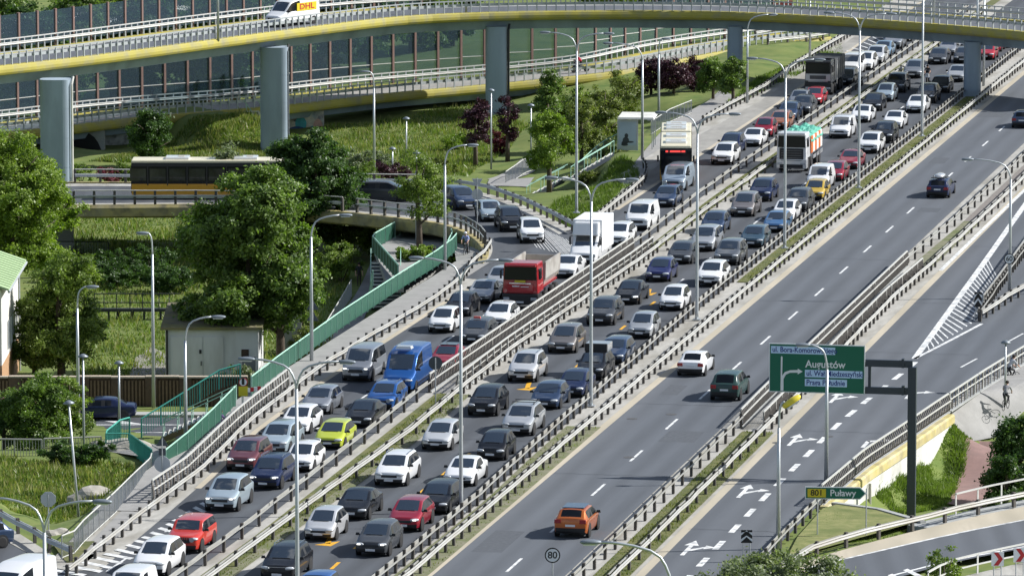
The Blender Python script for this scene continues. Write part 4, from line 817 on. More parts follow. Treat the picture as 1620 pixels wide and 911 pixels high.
# ------------------------------------------------------------------ cars
def car_cage(L, W, H, cowl, cz, ws, rr, ty, tzz, nose, zb=.2, roofw=.77, belt=None, glass3=True, panel=False, ny=.35, wsz=None):
    # L length, W width, H height; cowl/cz windscreen base; ws windscreen top; rr roof end; ty/tzz tail glass base; nose hood edge height
    w = W/2; belt = belt or cz-.02; wsz = wsz or H-.07
    B1 = ws+(rr-ws)*.36; B2 = B1+.12; C1 = rr-.12 if glass3 else ws+(rr-ws)*.82
    st = [  # y, width k, sill, belt z, rail x, rail z, inner x, inner z, centre z
        (.10, .86, zb+.02, nose-.10, .72, nose-.03, .5, nose, nose+.015),
        (.34, .95, zb, nose-.06, .82, nose+.02, .62, nose+.05, nose+.07),
        (cowl*.62+.1, .99, zb, (nose+cz)/2-.03, .86, (nose+cz)/2+.03, .66, (nose+cz)/2+.07, (nose+cz)/2+.085),
        (cowl, 1., zb, cz-.05, .89, cz+.01, .835, cz+.025, cz+.05),
        (ws, 1., zb, belt, roofw+.015, wsz-.05, roofw-.035, wsz-.005, wsz+.03),
        (B1, 1., zb, belt, roofw+.01, H-.10, roofw-.09, H-.03, H),
        (B2, 1., zb, belt, roofw+.01, H-.10, roofw-.09, H-.03, H),
        (C1, 1., zb, belt+.02, roofw, H-.12, roofw-.09, H-.05, H-.02),
        (rr, 1., zb, belt+.03, roofw-.01, H-.17, roofw-.1, H-.09, H-.05),
        (ty, .98, zb+.02, min(belt, tzz-.04), .80, tzz-.01, .72, tzz+.01, tzz+.03)]
    if L-ty > .35: st.append(((ty+L)/2, .97, zb+.05, tzz-.07, .82, tzz-.01, .64, tzz+.02, tzz+.03))
    st.append((L-.06, .9, zb+.12, tzz-.10, .8, tzz-.06, .5, tzz-.04, tzz-.03))
    vs = []; rows = []
    for (y, k, zs, bz, rx, rz, ix, iz, cz_) in st:
        z3 = zs+.24; z3b = zs+(bz-zs)*.56; z4 = zs+(bz-zs)*.9
        half = [(0, zs), (.5*k*w, zs), (.95*k*w, zs+.02), (k*w, z3), (k*w*1.0, z3b), (k*w*.995, z4), (k*w*.965, bz), (rx*w*(k if rz < cz+.1 else 1), rz), (ix*w*(k if rz < cz+.1 else 1), iz), (0, cz_)]
        r = []
        for j, (x, z) in enumerate(half): r.append(len(vs)); vs.append((x, y, z))
        l = [r[0]]
        for j, (x, z) in enumerate(half[1:-1], 1): l.append(len(vs)); vs.append((-x, y, z))
        l.append(r[-1]); rows.append((r, l))
    f = []; tg = []
    iC, iW, iR, iT = 3, 4, 8, 9
    for i in range(len(rows)-1):
        for sd_ in (0, 1):
            a, b = rows[i][sd_], rows[i+1][sd_]
            for j in range(9):
                t = 0
                if i == iC and j in (8,): t = 1
                elif i == iR and j in (8,): t = 2
                elif j == 6 and i in (4, 6) and not (panel and i == 6): t = 3+sd_
                elif j == 6 and i == 3: t = 3+sd_
                elif j == 6 and i == 7 and glass3 and not panel: t = 3+sd_
                elif j == 6 and i == 5 and not panel: t = 5
                elif j in (0, 1): t = 6
                f.append((a[j], b[j], b[j+1], a[j+1]) if sd_ else (a[j], a[j+1], b[j+1], b[j])); tg.append(t)
    def cap(i, dy, front):
        r, l = rows[i]; cv = {}
        for j in (3, 4, 5):
            for c in (-1, 0, 1):
                x = c*.58*vs[r[2]][0]/.95*1.05; cv[(j, c)] = len(vs); vs.append((x, vs[r[j]][1]+dy*(1.15 if c == 0 else 1.)*(1 if j != 5 else .8), vs[r[j]][2]))
        def add(fc, t): f.append(fc if not front else fc[::-1]); tg.append(t)
        for sd_, (e, c) in enumerate(((r, 1), (l, -1))):
            o = (lambda q: q) if sd_ == 0 else (lambda q: q[::-1])
            add(o((e[1], e[2], e[3], cv[(3, c)])), 6); add(o((e[0], e[1], cv[(3, c)], cv[(3, 0)])), 8 if front else 6)  # black lower bumper: plastic trim, with the shade under it painted in too
            add(o((cv[(3, c)], e[3], e[4], cv[(4, c)])), 0); add(o((cv[(3, 0)], cv[(3, c)], cv[(4, c)], cv[(4, 0)])), 0)
            add(o((cv[(4, c)], e[4], e[5], cv[(5, c)])), 0); add(o((cv[(4, 0)], cv[(4, c)], cv[(5, c)], cv[(5, 0)])), 7 if front else 0)
            add(o((cv[(5, c)], e[5], e[6], e[7], e[8])), 0); add(o((cv[(5, 0)], cv[(5, c)], e[8], e[9])), 0)
    cap(0, -.09, True); cap(len(rows)-1, .07, False)
    bm = bmesh.new(); bv = [bm.verts.new(v) for v in vs]
    for fc, t in zip(f, tg):
        q = bm.faces.new([bv[i] for i in dict.fromkeys(fc)]); q.material_index = t; q.smooth = True
    bmesh.ops.recalc_face_normals(bm, faces=bm.faces)
    cl = bm.edges.layers.float.new('crease_edge')
    ring = lambda k: {bv[i] for i in rows[k][0]+rows[k][1]}
    R0, RN = ring(0), ring(len(rows)-1); RS = [ring(k) for k in (iC, iW, iR, iT)]
    long_ = [{bv[r[j]] for r, l in rows} | {bv[l[j]] for r, l in rows} for j in (2, 6, 7)]
    for e in bm.edges:
        a, b = e.verts; c = 0
        if a in R0 and b in R0: c = .35
        if a in RN and b in RN: c = .55
        for S_ in RS:
            if a in S_ and b in S_ and max(a.co.z, b.co.z) > belt-.1: c = max(c, .5)
        for S_, k in zip(long_, (.6, .45, .35)):
            if a in S_ and b in S_: c = max(c, k)
        e[cl] = c
    me = bpy.data.meshes.new('cage'); bm.to_mesh(me); bm.free()
    for k in range(9): me.materials.append(M_BLACK)
    o = bpy.data.objects.new('cage', me); COL.objects.link(o); md = o.modifiers.new('s', 'SUBSURF'); md.levels = 2; md.render_levels = 2
    dg = bpy.context.evaluated_depsgraph_get(); ev = bpy.data.meshes.new_from_object(o.evaluated_get(dg)); bpy.data.objects.remove(o); bpy.data.meshes.remove(me)
    return ev
def split_mesh(me, idxs, name, m, shrink=0.):
    bm = bmesh.new(); bm.from_mesh(me); bmesh.ops.delete(bm, geom=[f for f in bm.faces if f.material_index not in idxs], context='FACES')
    for f in bm.faces: f.material_index = 0
    n = bpy.data.meshes.new(name); bm.to_mesh(n); bm.free(); n.materials.append(m); return n
def wheel_meshes(r, wd):
    ty_ = MB().lathe([(r*.68, -wd/2), (r*.95, -wd/2), (r, -wd*.35), (r, wd*.35), (r*.95, wd/2), (r*.68, wd/2)], 20, axis='x').mesh('tyre', M_TYRE, True)
    rim = MB(); rim.lathe([(r*.7, -wd*.36), (r*.7, wd*.36)], 16, axis='x')
    for k in range(5):
        a = 2*PI*k/5
        for s_ in (-1, 1): rim.add([(s_*wd*.44, math.cos(a+d)*q*r, math.sin(a+d)*q*r) for d, q in ((-.28, .16), (.28, .16), (.2, .68), (-.2, .68))], [(0, 1, 2, 3)])
    return ty_, rim.mesh('rim', M_RIM)
WH = {}
def wheel(parent, x, y, r, wd=.2):
    k = (round(r, 2), wd)
    if k not in WH: WH[k] = wheel_meshes(r, wd)
    o = link('wheel', WH[k][0], parent); o.location = (x, y, r); link('rim', WH[k][1], o); return o
def paint(name, col, metal=.35, rough=.32):
    dk = max(col) < .07; return mat('paint_'+name, col, .25 if dk else rough, metal=0 if dk else metal, coat=.4 if dk else 1., var=.02, scale=.5, spec=.3 if dk else .5)
PC = dict(white=(.78,.79,.8), pearl=(.66,.67,.68), silver=(.46,.48,.5), steel=(.27,.29,.32), grey=(.13,.14,.15), dgrey=(.055,.06,.068), black=(.012,.013,.016), navy=(.012,.02,.06), indigo=(.02,.025,.12), dblue=(.025,.05,.11), teal=(.05,.10,.14), pale=(.38,.46,.54), ice=(.43,.52,.58),
          blue=(.012,.10,.36), mid=(.08,.2,.4), sky=(.2,.32,.45), red=(.4,.012,.02), crimson=(.36,.015,.035), jeep=(.52,.035,.02), wine=(.17,.05,.06), lime=(.45,.52,.03), yellow=(.52,.36,.05), orange=(.5,.12,.015), coral=(.42,.14,.06), taupe=(.2,.185,.175), brown=(.24,.22,.215), pine=(.03,.065,.06), beige=(.33,.31,.28))
def PT(c):
    return paint(c, PC[c], 0 if c in ('white', 'red', 'jeep', 'lime', 'yellow') else .4)
TYPES = dict(
    hatch=dict(L=4.2, W=1.8, H=1.47, cowl=.93, cz=.95, ws=1.84, rr=3.55, ty=3.98, tzz=.98, nose=.74),
    small=dict(L=3.9, W=1.72, H=1.52, cowl=.76, cz=.97, ws=1.64, rr=3.3, ty=3.66, tzz=1.0, nose=.76),
    sedan=dict(L=4.68, W=1.82, H=1.44, cowl=1.16, cz=.95, ws=2.05, rr=3.4, ty=4.08, tzz=1.0, nose=.72, glass3=False),
    estate=dict(L=4.7, W=1.82, H=1.48, cowl=1.14, cz=.96, ws=2.02, rr=4.2, ty=4.55, tzz=1.0, nose=.74),
    suv=dict(L=4.5, W=1.87, H=1.66, cowl=1.02, cz=1.08, ws=1.86, rr=3.95, ty=4.36, tzz=1.1, nose=.88, zb=.25),
    cross=dict(L=4.3, W=1.82, H=1.57, cowl=.97, cz=1.03, ws=1.84, rr=3.7, ty=4.12, tzz=1.14, nose=.84, zb=.24),
    boxy=dict(L=4.25, W=1.82, H=1.68, cowl=1.2, cz=1.12, ws=1.62, rr=3.95, ty=4.15, tzz=1.1, nose=.98, zb=.26, roofw=.82),
    mpv=dict(L=4.4, W=1.82, H=1.64, cowl=.85, cz=1.04, ws=1.9, rr=3.9, ty=4.28, tzz=1.08, nose=.78),
    minivan=dict(L=4.45, W=1.82, H=1.84, cowl=.85, cz=1.12, ws=1.65, rr=4.2, ty=4.38, tzz=1.1, nose=.86, roofw=.86, panel=True),
    van=dict(L=5.0, W=1.94, H=1.95, cowl=.8, cz=1.24, ws=1.55, rr=4.8, ty=4.92, tzz=1.1, nose=.98, roofw=.86, panel=True),
    bus_van=dict(L=4.95, W=1.92, H=1.96, cowl=.8, cz=1.22, ws=1.6, rr=4.7, ty=4.86, tzz=1.1, nose=.98, roofw=.85),
    bigvan=dict(L=6.0, W=2.05, H=2.6, cowl=.95, cz=1.4, ws=1.75, rr=5.8, ty=5.92, tzz=1.2, nose=1.08, roofw=.9, panel=True, zb=.3, wsz=2.28))
PROTO = {}
def make_car(kind):
    p = TYPES[kind]; me = car_cage(**p); t = thing('parked_template', '', 'car'); L_, W, H, nose = p['L'], p['W'], p['H'], p['nose']; w = W/2; big = H > 1.8
    link('body', split_mesh(me, (0,), 'body', PT('white')), t)
    link('windscreen', split_mesh(me, (1,), 'windscreen', M_CGLASS), t); link('rear_window', split_mesh(me, (2,), 'rear_window', M_VGLASS), t)
    for k in (3, 4): link('side_window', split_mesh(me, (k,), 'side_window', M_VGLASS), t)
    link('trim', split_mesh(me, (5, 6), 'trim', M_BLACK), t)
    link('grille', split_mesh(me, (7,), 'grille', M_BLACK), t); link('lower_grille', split_mesh(me, (8,), 'lower_grille', M_BLACK), t)
    hz = nose-.13 if not big else nose-.2
    lens = MB().lathe([(.05, -.24), (.12, -.2), (.15, 0), (.12, .18), (.04, .25)], 10, axis='x')
    lens.v = [(a, b*.9, c*.62) for a, b, c in lens.v]; lm = lens.mesh('headlight', M_HLAMP, True)
    for s_ in (-1, 1):
        o = link('headlight', lm, t); o.location = (s_*w*.68, .13, hz); o.rotation_euler = (0, 0, s_*.5)
        o = link('taillight', MB().box((0, 0, 0), (.36, .14, .2 if not big else .45), top=.9).mesh('taillight', M_TAIL), t); o.location = (s_*w*.74, L_-.03, p['tzz']-.2)
        mm = MB().box((0, 0, 0), (.22, .1, .14), top=.75); mm.box((-s_*.12, .0, -.04), (.14, .04, .05)); o = link('mirror', mm.mesh('mirror', M_BLACK), t); o.location = (s_*(w+.08), p['cowl']+.3, p['cz']+.02)
    # bonnet badge and plates
    o = link('number_plate', MB().box((0, 0, 0), (.52, .02, .115)).mesh('number_plate', M_PLATE), t); o.location = (0, -.075, .43 if not big else .5)
    o = link('rear_plate', MB().box((0, 0, 0), (.52, .02, .115)).mesh('rear_plate', M_PLATE), t); o.location = (0, L_+.02, .72)
    mb = MB(); mb.box((0, L_/2, p.get('zb', .2)+.03), (W*.86, L_-.6, .06)); r = .31 if H < 1.53 else .35
    fy, ry = .86 if not big else .95, L_-.82 if L_ < 4.9 else L_-1.05
    for y in (fy, ry):
        for s_ in (-1, 1): mb.lathe([(r+.075, -.012), (r+.075, .012)], 18, (s_*(w-.005), y, r+.02), 'x')
    link('underbody', mb.mesh('underbody', M_BLACK), t)  # black floor plate and arch discs also paint the shadow gap round the wheels
    for y in (fy, ry):
        for s_ in (-1, 1): wheel(t, s_*(w-.085), y, r)
    mb = MB(); mb.box((0, 0, 0), (W*.5, .03, .02)); o = link('wiper', mb.mesh('wiper', M_BLACK), t); o.location = (0, p['cowl']-.02, p['cz']+.055)
    PROTO[kind] = t; return t
used = set(); NV = [0]
def car(px, py, kind, col, label, group='vehicles in the traffic jam', rz=None, away=False, z=0., name=None, extras=()):
    if kind not in PROTO: make_car(kind)
    b = P(px, py, z); th = -AL if rz is None else rz; L_ = TYPES[kind]['L']; cat = 'van' if kind in ('minivan', 'van', 'bus_van', 'bigvan') else 'car'
    if away: th = th+PI; b = b+U*L_
    m_ = PT(col) if isinstance(col, str) else col
    skip = ['rear_plate', 'taillight'] if not away else ['number_plate', 'headlight', 'grille', 'lower_grille', 'wiper']
    if py < 215: skip += ['wiper', 'lower_grille']
    o = dup(PROTO[kind], b, th, label, group, {'body': m_}, skip); o.name = name or {'car': {'sedan': 'saloon_car', 'suv': 'suv_car', 'cross': 'crossover_car', 'boxy': 'off_road_car', 'estate': 'estate_car', 'mpv': 'people_carrier', 'small': 'small_car'}.get(kind, 'hatchback_car'), 'van': 'delivery_van'}[cat]; o['category'] = cat
    rs_ = random.Random(px*7+py); o.scale = (rs_.uniform(.975, 1.02), rs_.uniform(.96, 1.05), rs_.uniform(.975, 1.03))
    W, H = TYPES[kind]['W'], TYPES[kind]['H']; w = W/2; p = TYPES[kind]
    for e in extras:
        if e == 'rails':
            for s_ in (-1, 1): MB().tube([(s_*w*.66, p['ws']+.15, H-.04), (s_*w*.68, p['ws']+.4, H+.04), (s_*w*.66, p['rr']-.3, H+.02), (s_*w*.64, p['rr']-.05, H-.1)], .022, 6).build('roof_rail', M_CHROME, o)
        if e == 'bars':
            for y in (p['ws']+.45, p['ws']+1.3): MB().box((0, y, H+.1), (W*.72, .06, .04)).build('roof_bar', M_BLACK, o)
            for s_ in (-1, 1): MB().tube([(s_*w*.68, p['ws']+.2, H+.0), (s_*w*.68, p['ws']+.4, H+.06), (s_*w*.66, p['rr']-.1, H+.03)], .03, 6).build('roof_rail', M_BLACK, o)
        if e == 'box':
            mb = MB(); mb.lathe([(.12, -1.), (.34, -.85), (.42, -.2), (.4, .6), (.25, 1.)], 12, (0, 0, 0), 'y'); mb.v = [(a, b_, c*.42) for a, b_, c in mb.v]; q = mb.build('roof_box', PT('pearl'), o, True); q.location = (0, p['ws']+1.1, H+.2)
            for y in (-.5, .5): MB().box((0, p['ws']+1.1+y, H+.04), (W*.7, .06, .05)).build('roof_bar', M_BLACK, o)
        if e == 'flatbox': MB().box((0, p['ws']+.55, H+.2), (1.45, .25, .5)).build('roof_load_front', M_BLACK, o); MB().box((0, p['ws']+1.45, H+.17), (1.5, 1.7, .46)).build('roof_load', PT('silver'), o)
        if e == 'taxi': MB().box((-.1, p['ws']+.35, H+.08), (.5, .18, .13), top=.8).build('roof_sign', mat('roof_sign_red', (.6, .1, .08), .5), o)
        if e == 'blackroof': MB().box((0, (p['ws']+p['rr'])/2, H+.0), (W*.6, p['rr']-p['ws']-.2, .025), top=.95).build('roof_panel', M_CGLASS, o)
        if e == 'board': MB().box((-w*.5, .8, p['nose']+.16), (.42, .03, .3)).build('paper', M_SWHITE, o)
        if e == 'lamps':
            for s_ in (-1, 1): MB().box((s_*w*.7, -.01, p['nose']-.12), (.2, .05, .06)).build('lit_lamp', M_DRL, o)
        if e == 'vent': MB().box((0, 2.2, H+.05), (1.0, .7, .16), top=.85).build('roof_unit', PT('pearl'), o)
        if e == 'round':
            for s_ in (-1, 1): MB().lathe([(.13, -.06), (.1, .0), (.1, .05)], 14, (s_*w*.62, -.02, p['nose']-.14), 'y').build('round_lamp', M_HLAMP, o)
        if e == 'slots':
            for k in range(7): MB().box((-.36+k*.12, -.0, p['nose']-.13), (.045, .06, .2)).build('grille_slot', M_BLACK, o)
        if e == 'chrome': MB().box((0, -.02, p['nose']-.06), (W*.52, .04, .035)).build('chrome_strip', M_CHROME, o)
    return o
J, K_, O_ = 'vehicles jammed on the main carriageway', 'vehicles queueing on the collector road', 'cars on the free carriageway'
LC = [
 (438,921,'suv','black','black off-roader at the very bottom beside the nearest lamp post',('rails','chrome')),
 (487,962,'hatch','blue','deep blue car of which only the roof shows at the bottom edge',()),
 (503,857,'small','pearl','small pearl white hatchback nearest the camera with black mirrors',()),
 (586,882,'cross','dgrey','dark grey crossover at the bottom beside a long shadow with yellow dash',('lamps',)),
 (554,824,'sedan','black','black saloon directly behind the small pearl hatchback',()),
 (637,843,'cross','crimson','crimson crossover behind the dark grey crossover',('lamps',)),
 (682,815,'estate','black','black estate close behind the crimson crossover',()),
 (615,771,'suv','white','white off-roader carrying white roof rails and boards',('rails',)),
 (724,771,'sedan','white','white saloon beside the thick lamp post, behind the black estate',()),
 (688,714,'hatch','pearl','pale silver white hatchback with dark grille beside the grass median',()),
 (775,730,'small','black','small black hatchback behind the white saloon',()),
 (761,660,'cross','black','black crossover beside the median, behind the pale hatchback',()),
 (816,691,'suv','silver','silver off-roader with black roof bars',('bars',)),
 (824,606,'suv','pearl','pale off-roader with large black grille just ahead of a yellow arrow',('rails',)),
 (860,649,'hatch','dblue','dark blue hatchback just behind the silver car with roof bars',()),
 (901,630,'hatch','navy','navy hatchback below the car with the roof load',()),
 (887,560,'mpv','taupe','grey people carrier beside the bridge railing',()),
 (932,603,'suv','black','black off-roader with a load on its roof',('flatbox',)),
 (965,578,'estate','dblue','dark estate half hidden behind the car with the roof load',()),
 (948,516,'suv','dgrey','dark grey off-roader behind the grey people carrier, beside the lamp post',()),
 (1011,537,'small','silver','silver small people carrier between yellow dashes and the guard rail',()),
 (990,483,'sedan','black','black saloon beside the yellow arrow on the road',('lamps',)),
 (1060,493,'small','white','small white hatchback with a wide black grille',()),
 (1039,447,'hatch','indigo','indigo blue hatchback on the bridge',()),
 (1120,455,'cross','white','white crossover behind the small hatchback with the wide black grille',()),
 (1073,419,'hatch','dgrey','dark hatchback in front of the silver people carrier, beside the bridge railing',()),
 (1148,421,'suv','grey','grey off-roader with a black grille behind the white crossover',()),
 (1110,399,'mpv','silver','silver people carrier behind the lamp post',()),
 (1125,371,'hatch','dblue','dark blue hatchback hidden behind the silver people carrier',()),
 (1188,393,'hatch','teal','blue green hatchback behind the grey off-roader',()),
 (1224,369,'hatch','mid','light blue hatchback with a white sheet behind its windscreen',('board',)),
 (1173,344,'mpv','brown','brownish grey people carrier in the left lane',()),
 (1238,352,'hatch','white','white hatchback behind the light blue hatchback',()),
 (1201,320,'suv','navy','navy off-roader behind the brownish people carrier',()),
 (1258,337,'suv','dgrey','dark grey off-roader in front of the yellow hatchback',()),
 (1286,318,'small','yellow','yellow hatchback in front of the white panel van',()),
 (1292,301,'minivan','white','white panel van behind the yellow hatchback',()),
 (1316,288,'hatch','crimson','red hatchback hidden behind the white panel van',()),
 (1341,269,'sedan','crimson','crimson saloon beside the right guard rail, ahead of the white off-roader with black grille',()),
 (1373,244,'suv','white','white off-roader with a black grille behind the crimson saloon',()),
 (1395,228,'suv','black','black off-roader tight behind the white one with black grille',()),
 (1327,220,'minivan','white','white small van with a black bumper beside the tarpaulin lorry',()),
 (1411,205,'sedan','white','white saloon alone in the right lane, before the black off-roader',()),
 (1360,195,'sedan','white','white saloon just behind the white small van',()),
 (1378,177,'hatch','black','black hatchback in the shade beside the grass median',()),
 (1398,162,'small','ice','pale blue grey rounded car under the viaduct shadow',('round',)),
 (1447,180,'sedan','white','old white saloon with a black bumper',()),
 (1463,165,'suv','black','black off-roader right behind the old white saloon',()),
 (1415,148,'suv','dgrey','dark grey off-roader behind the pale blue grey rounded car',()),
 (1485,148,'hatch','black','black hatchback beside the viaduct pillar',()),
 (1443,125,'mpv','steel','bluish grey people carrier near the motor scooter',()),
 (1511,131,'sedan','silver','silver saloon beside the viaduct pillar',()),
 (1482,103,'hatch','dgrey','dark grey hatchback in the middle lane near the viaduct',()),
 (1497,89,'sedan','steel','blue grey saloon behind the dark grey hatchback near the viaduct',()),
 (1522,101,'hatch','dgrey','dark hatchback half hidden by the viaduct pillar',()),
 (1516,79,'sedan','white','white saloon just under the viaduct edge',()),
 (1558,96,'hatch','red','red hatchback right of the viaduct pillar',()),
 (1569,83,'hatch','crimson','second red car behind the red hatchback at the pillar',()),
 (1583,77,'estate','black','black car farthest right under the viaduct',()),
 (1497,67,'hatch','steel','grey car farthest left under the viaduct on the main carriageway',()),
]
CLV = [
 (190,968,'minivan','white','white van roof at the bottom edge before the white off-roader',()),
 (234,914,'suv','white','white off-roader in front of the orange red off-roader',('chrome',)),
 (287,877,'boxy','jeep','orange red boxy off-roader with slotted grille',('round', 'slots')),
 (347,811,'suv','ice','pale blue silver off-roader behind the orange red one',('chrome', 'lamps')),
 (380,747,'suv','wine','wine red off-roader beside the footway guard rail',('lamps',)),
 (416,776,'suv','navy','dark navy off-roader with lit lamps beside the wine red one',('lamps', 'rails')),
 (430,721,'suv','ice','pale blue off-roader behind the wine red one',()),
 (470,748,'small','white','white small electric hatchback behind the navy off-roader',()),
 (518,712,'hatch','lime','lime yellow hatchback, the only one in that colour',()),
 (464,688,'hatch','white','white hatchback with a black grille behind the pale blue off-roader',()),
 (497,657,'hatch','steel','steel grey hatchback in the left lane',()),
 (565,678,'sedan','black','black saloon behind the lime hatchback',()),
 (600,651,'cross','blue','bright blue small crossover with round lamps in front of the blue van',('round', 'rails')),
 (628,624,'bigvan','blue','tall bright blue delivery van with a white roof unit',('vent',)),
 (562,605,'bus_van','steel','grey passenger van left of the blue van',('lamps',)),
 (698,589,'sedan','crimson','red saloon with black roof behind the blue van',('blackroof',)),
 (695,528,'small','white','white small hatchback near the green railing',()),
 (746,546,'estate','dgrey','dark grey estate with a red sign on the roof',('taxi',)),
 (722,502,'hatch','black','black hatchback behind the small white hatchback',()),
 (757,482,'sedan','silver','silver saloon left of the red tipper lorry',()),
 (783,520,'hatch','white','white hatchback in front of the red tipper lorry',()),
 (785,461,'hatch','silver','silver car half hidden left of the red lorry cab',()),
 (890,441,'sedan','white','white saloon behind the tipper lorry body',()),
 (973,391,'cross','white','white crossover right of the white box truck',()),
 (1007,366,'van','white','white delivery van behind the white crossover',()),
 (1049,329,'estate','dblue','dark blue estate before the pale grey van',()),
 (1064,303,'van','pale','pale grey van in front of the city bus',()),
 (1141,262,'suv','white','white off-roader right of the city bus',()),
 (1152,245,'mpv','navy','navy people carrier behind the white off-roader near the bus',()),
 (1187,233,'sedan','white','white saloon with panoramic roof in front of the small red car',()),
 (1206,218,'small','crimson','small red car between the white saloon and the orange car',()),
 (1230,206,'hatch','coral','orange coral car behind the small red car',()),
 (1244,192,'hatch','dblue','dark blue car behind the orange coral car',()),
 (1266,184,'suv','dgrey','dark grey off-roader behind the dark blue car, before the tipper',()),
 (1261,172,'hatch','steel','grey car hidden behind the dark grey off-roader',()),
 (1285,167,'hatch','red','red car right in front of the dark tipper truck',('lamps',)),
 (1334,136,'hatch','dgrey','dark hatchback right behind the dark tipper truck',()),
 (1344,120,'bus_van','white','white passenger van beyond the dark tipper truck',()),
 (1365,112,'mpv','white','white people carrier behind the white passenger van',()),
 (1382,103,'suv','pearl','pale off-roader behind the white people carrier',()),
 (1394,91,'sedan','sky','light blue saloon near the viaduct',()),
 (1411,79,'suv','steel','blue grey off-roader just before the viaduct',()),
 (1426,67,'van','white','white van beneath the viaduct edge',()),
 (1439,58,'hatch','black','black car farthest back on the collector road',()),
]
for a in LC: car(a[0], a[1], a[2], a[3], a[4], J, extras=a[5])
for a in CLV: car(a[0], a[1], a[2], a[3], a[4], K_, extras=a[5])
o = car(901, 853, 'cross', 'orange', 'orange crossover with a dark roof driving away', O_, away=True)
MB().box((0, 2.7, 1.565), (1.2, 1.6, .03), top=.94).build('roof_panel', PT('dblue'), o)
car(1091, 597, 'sedan', 'white', 'white saloon driving away on the free carriageway', O_, away=True)
car(1146, 635, 'suv', 'pine', 'dark green off-roader driving away by the right guard rail', O_, away=True)
car(1483, 314, 'estate', 'navy', 'dark blue estate with a pale roof box driving away', O_, away=True, extras=('box',))
car(1616, 204, 'estate', 'dblue', 'dark blue car cut off by the right edge of the picture', O_, away=True)
RG = 'cars on the curved slip ramp'
def heading(ax, ay, bx, by): d = P(bx, by)-P(ax, ay); return math.atan2(d.x, -d.y)   # front faces from a towards b
car(843, 386, 'suv', 'white', 'white off-roader joining from the slip ramp', RG, rz=heading(780, 352, 850, 392)*.35)
car(812, 368, 'suv', 'black', 'black off-roader on the ramp behind the joining white one', RG, rz=heading(740, 330, 812, 368)*.55)
car(780, 352, 'hatch', 'ice', 'pale blue electric hatchback turning on the slip ramp', RG, rz=heading(740, 330, 790, 356)*.6)
car(742, 334, 'suv', 'dblue', 'dark blue off-roader on the ramp behind the planter tree', RG, rz=heading(690, 320, 745, 335)*.75)
car(655, 318, 'mpv', 'dgrey', 'dark people carrier on the ramp seen from its side', RG, rz=PI/2-.12)
car(528, 314, 'hatch', 'blue', 'blue car on the ramp glimpsed through the tree', RG, rz=PI/2)
SG_ = 'cars in the lower street'
car(100, 662, 'sedan', 'navy', 'dark blue car in the street in front of the brick wall', SG_, rz=-PI/2, z=-4.4)
car(-42, 661, 'hatch', 'wine', 'dark red car at the left edge in the street', SG_, rz=-PI/2, z=-4.4)
car(-98, 872, 'hatch', 'dblue', 'dark blue car on the entering ramp behind the white van', 'vehicles on the entering ramp', rz=-1.)
car(-14, 984, 'bigvan', 'white', 'tall white van on the entering ramp at the lower left corner', 'vehicles on the entering ramp', rz=-.35)
o = car(437, 32, 'bigvan', 'white', 'white parcel van with a yellow badge on the upper viaduct', 'traffic on the upper viaduct', z=6.3, rz=-PI/2+.62)
vn = min(range(len(v1n)), key=lambda i: abs(v1n[i].x-P(486, 32, 6.3).x)); dvec = nrm(v1n[vn]-v1n[vn+2]); o.rotation_euler.z = math.atan2(dvec.x, -dvec.y); nrmv = Vector((dvec.y, -dvec.x, 0))
o.location = v1n[vn]+dvec*.5+nrmv*3.6+Vector((0, 0, .0)); o.location.z = 6.3
MB().box((1.03, 3.9, 1.75), (.02, 2.9, .75)).build('side_panel', M_SYEL, o); MB().box((1.045, 3.2, 1.72), (.01, .1, .1)).build('panel_stripe', M_SRED, o)
text('lettering', 'DHL', o, (1.05, 3.9, 1.75), .75, M_SRED, rot=(PI/2, 0, PI/2), align='CENTER', sx=1.5)
for t in PROTO.values():
    for ch in list(t.children):
        for g in list(ch.children): bpy.data.objects.remove(g)
        bpy.data.objects.remove(ch)
    bpy.data.objects.remove(t)
# ------------------------------------------------------------------ lorries and bus (front at y = 0, body runs to +y)
def mirror_arm(t, x, y, z, s_): MB().box((x+s_*.12, y, z), (.12, .1, .55), top=.9).tube([(x-s_*.05, y+.08, z+.35), (x+s_*.12, y, z+.3)], .025, 6).build('mirror', M_BLACK, t)
def bevbox(name, c, d, m, parent, bev=.08, seg=2, top=None):
    bm = bmesh.new(); bmesh.ops.create_cube(bm, size=1); bmesh.ops.scale(bm, vec=d, verts=bm.verts)
    if top:
        for v in bm.verts:
            if v.co.z > 0: v.co.x *= top[0]; v.co.y = v.co.y*top[1]+(top[2] if len(top) > 2 else 0)
    bmesh.ops.bevel(bm, geom=bm.edges, offset=bev, segments=seg, affect='EDGES', profile=.6); bmesh.ops.translate(bm, vec=c, verts=bm.verts)
    me = bpy.data.meshes.new(name); bm.to_mesh(me); bm.free(); me.materials.append(m)
    for f in me.polygons: f.use_smooth = False
    return link(name, me, parent)
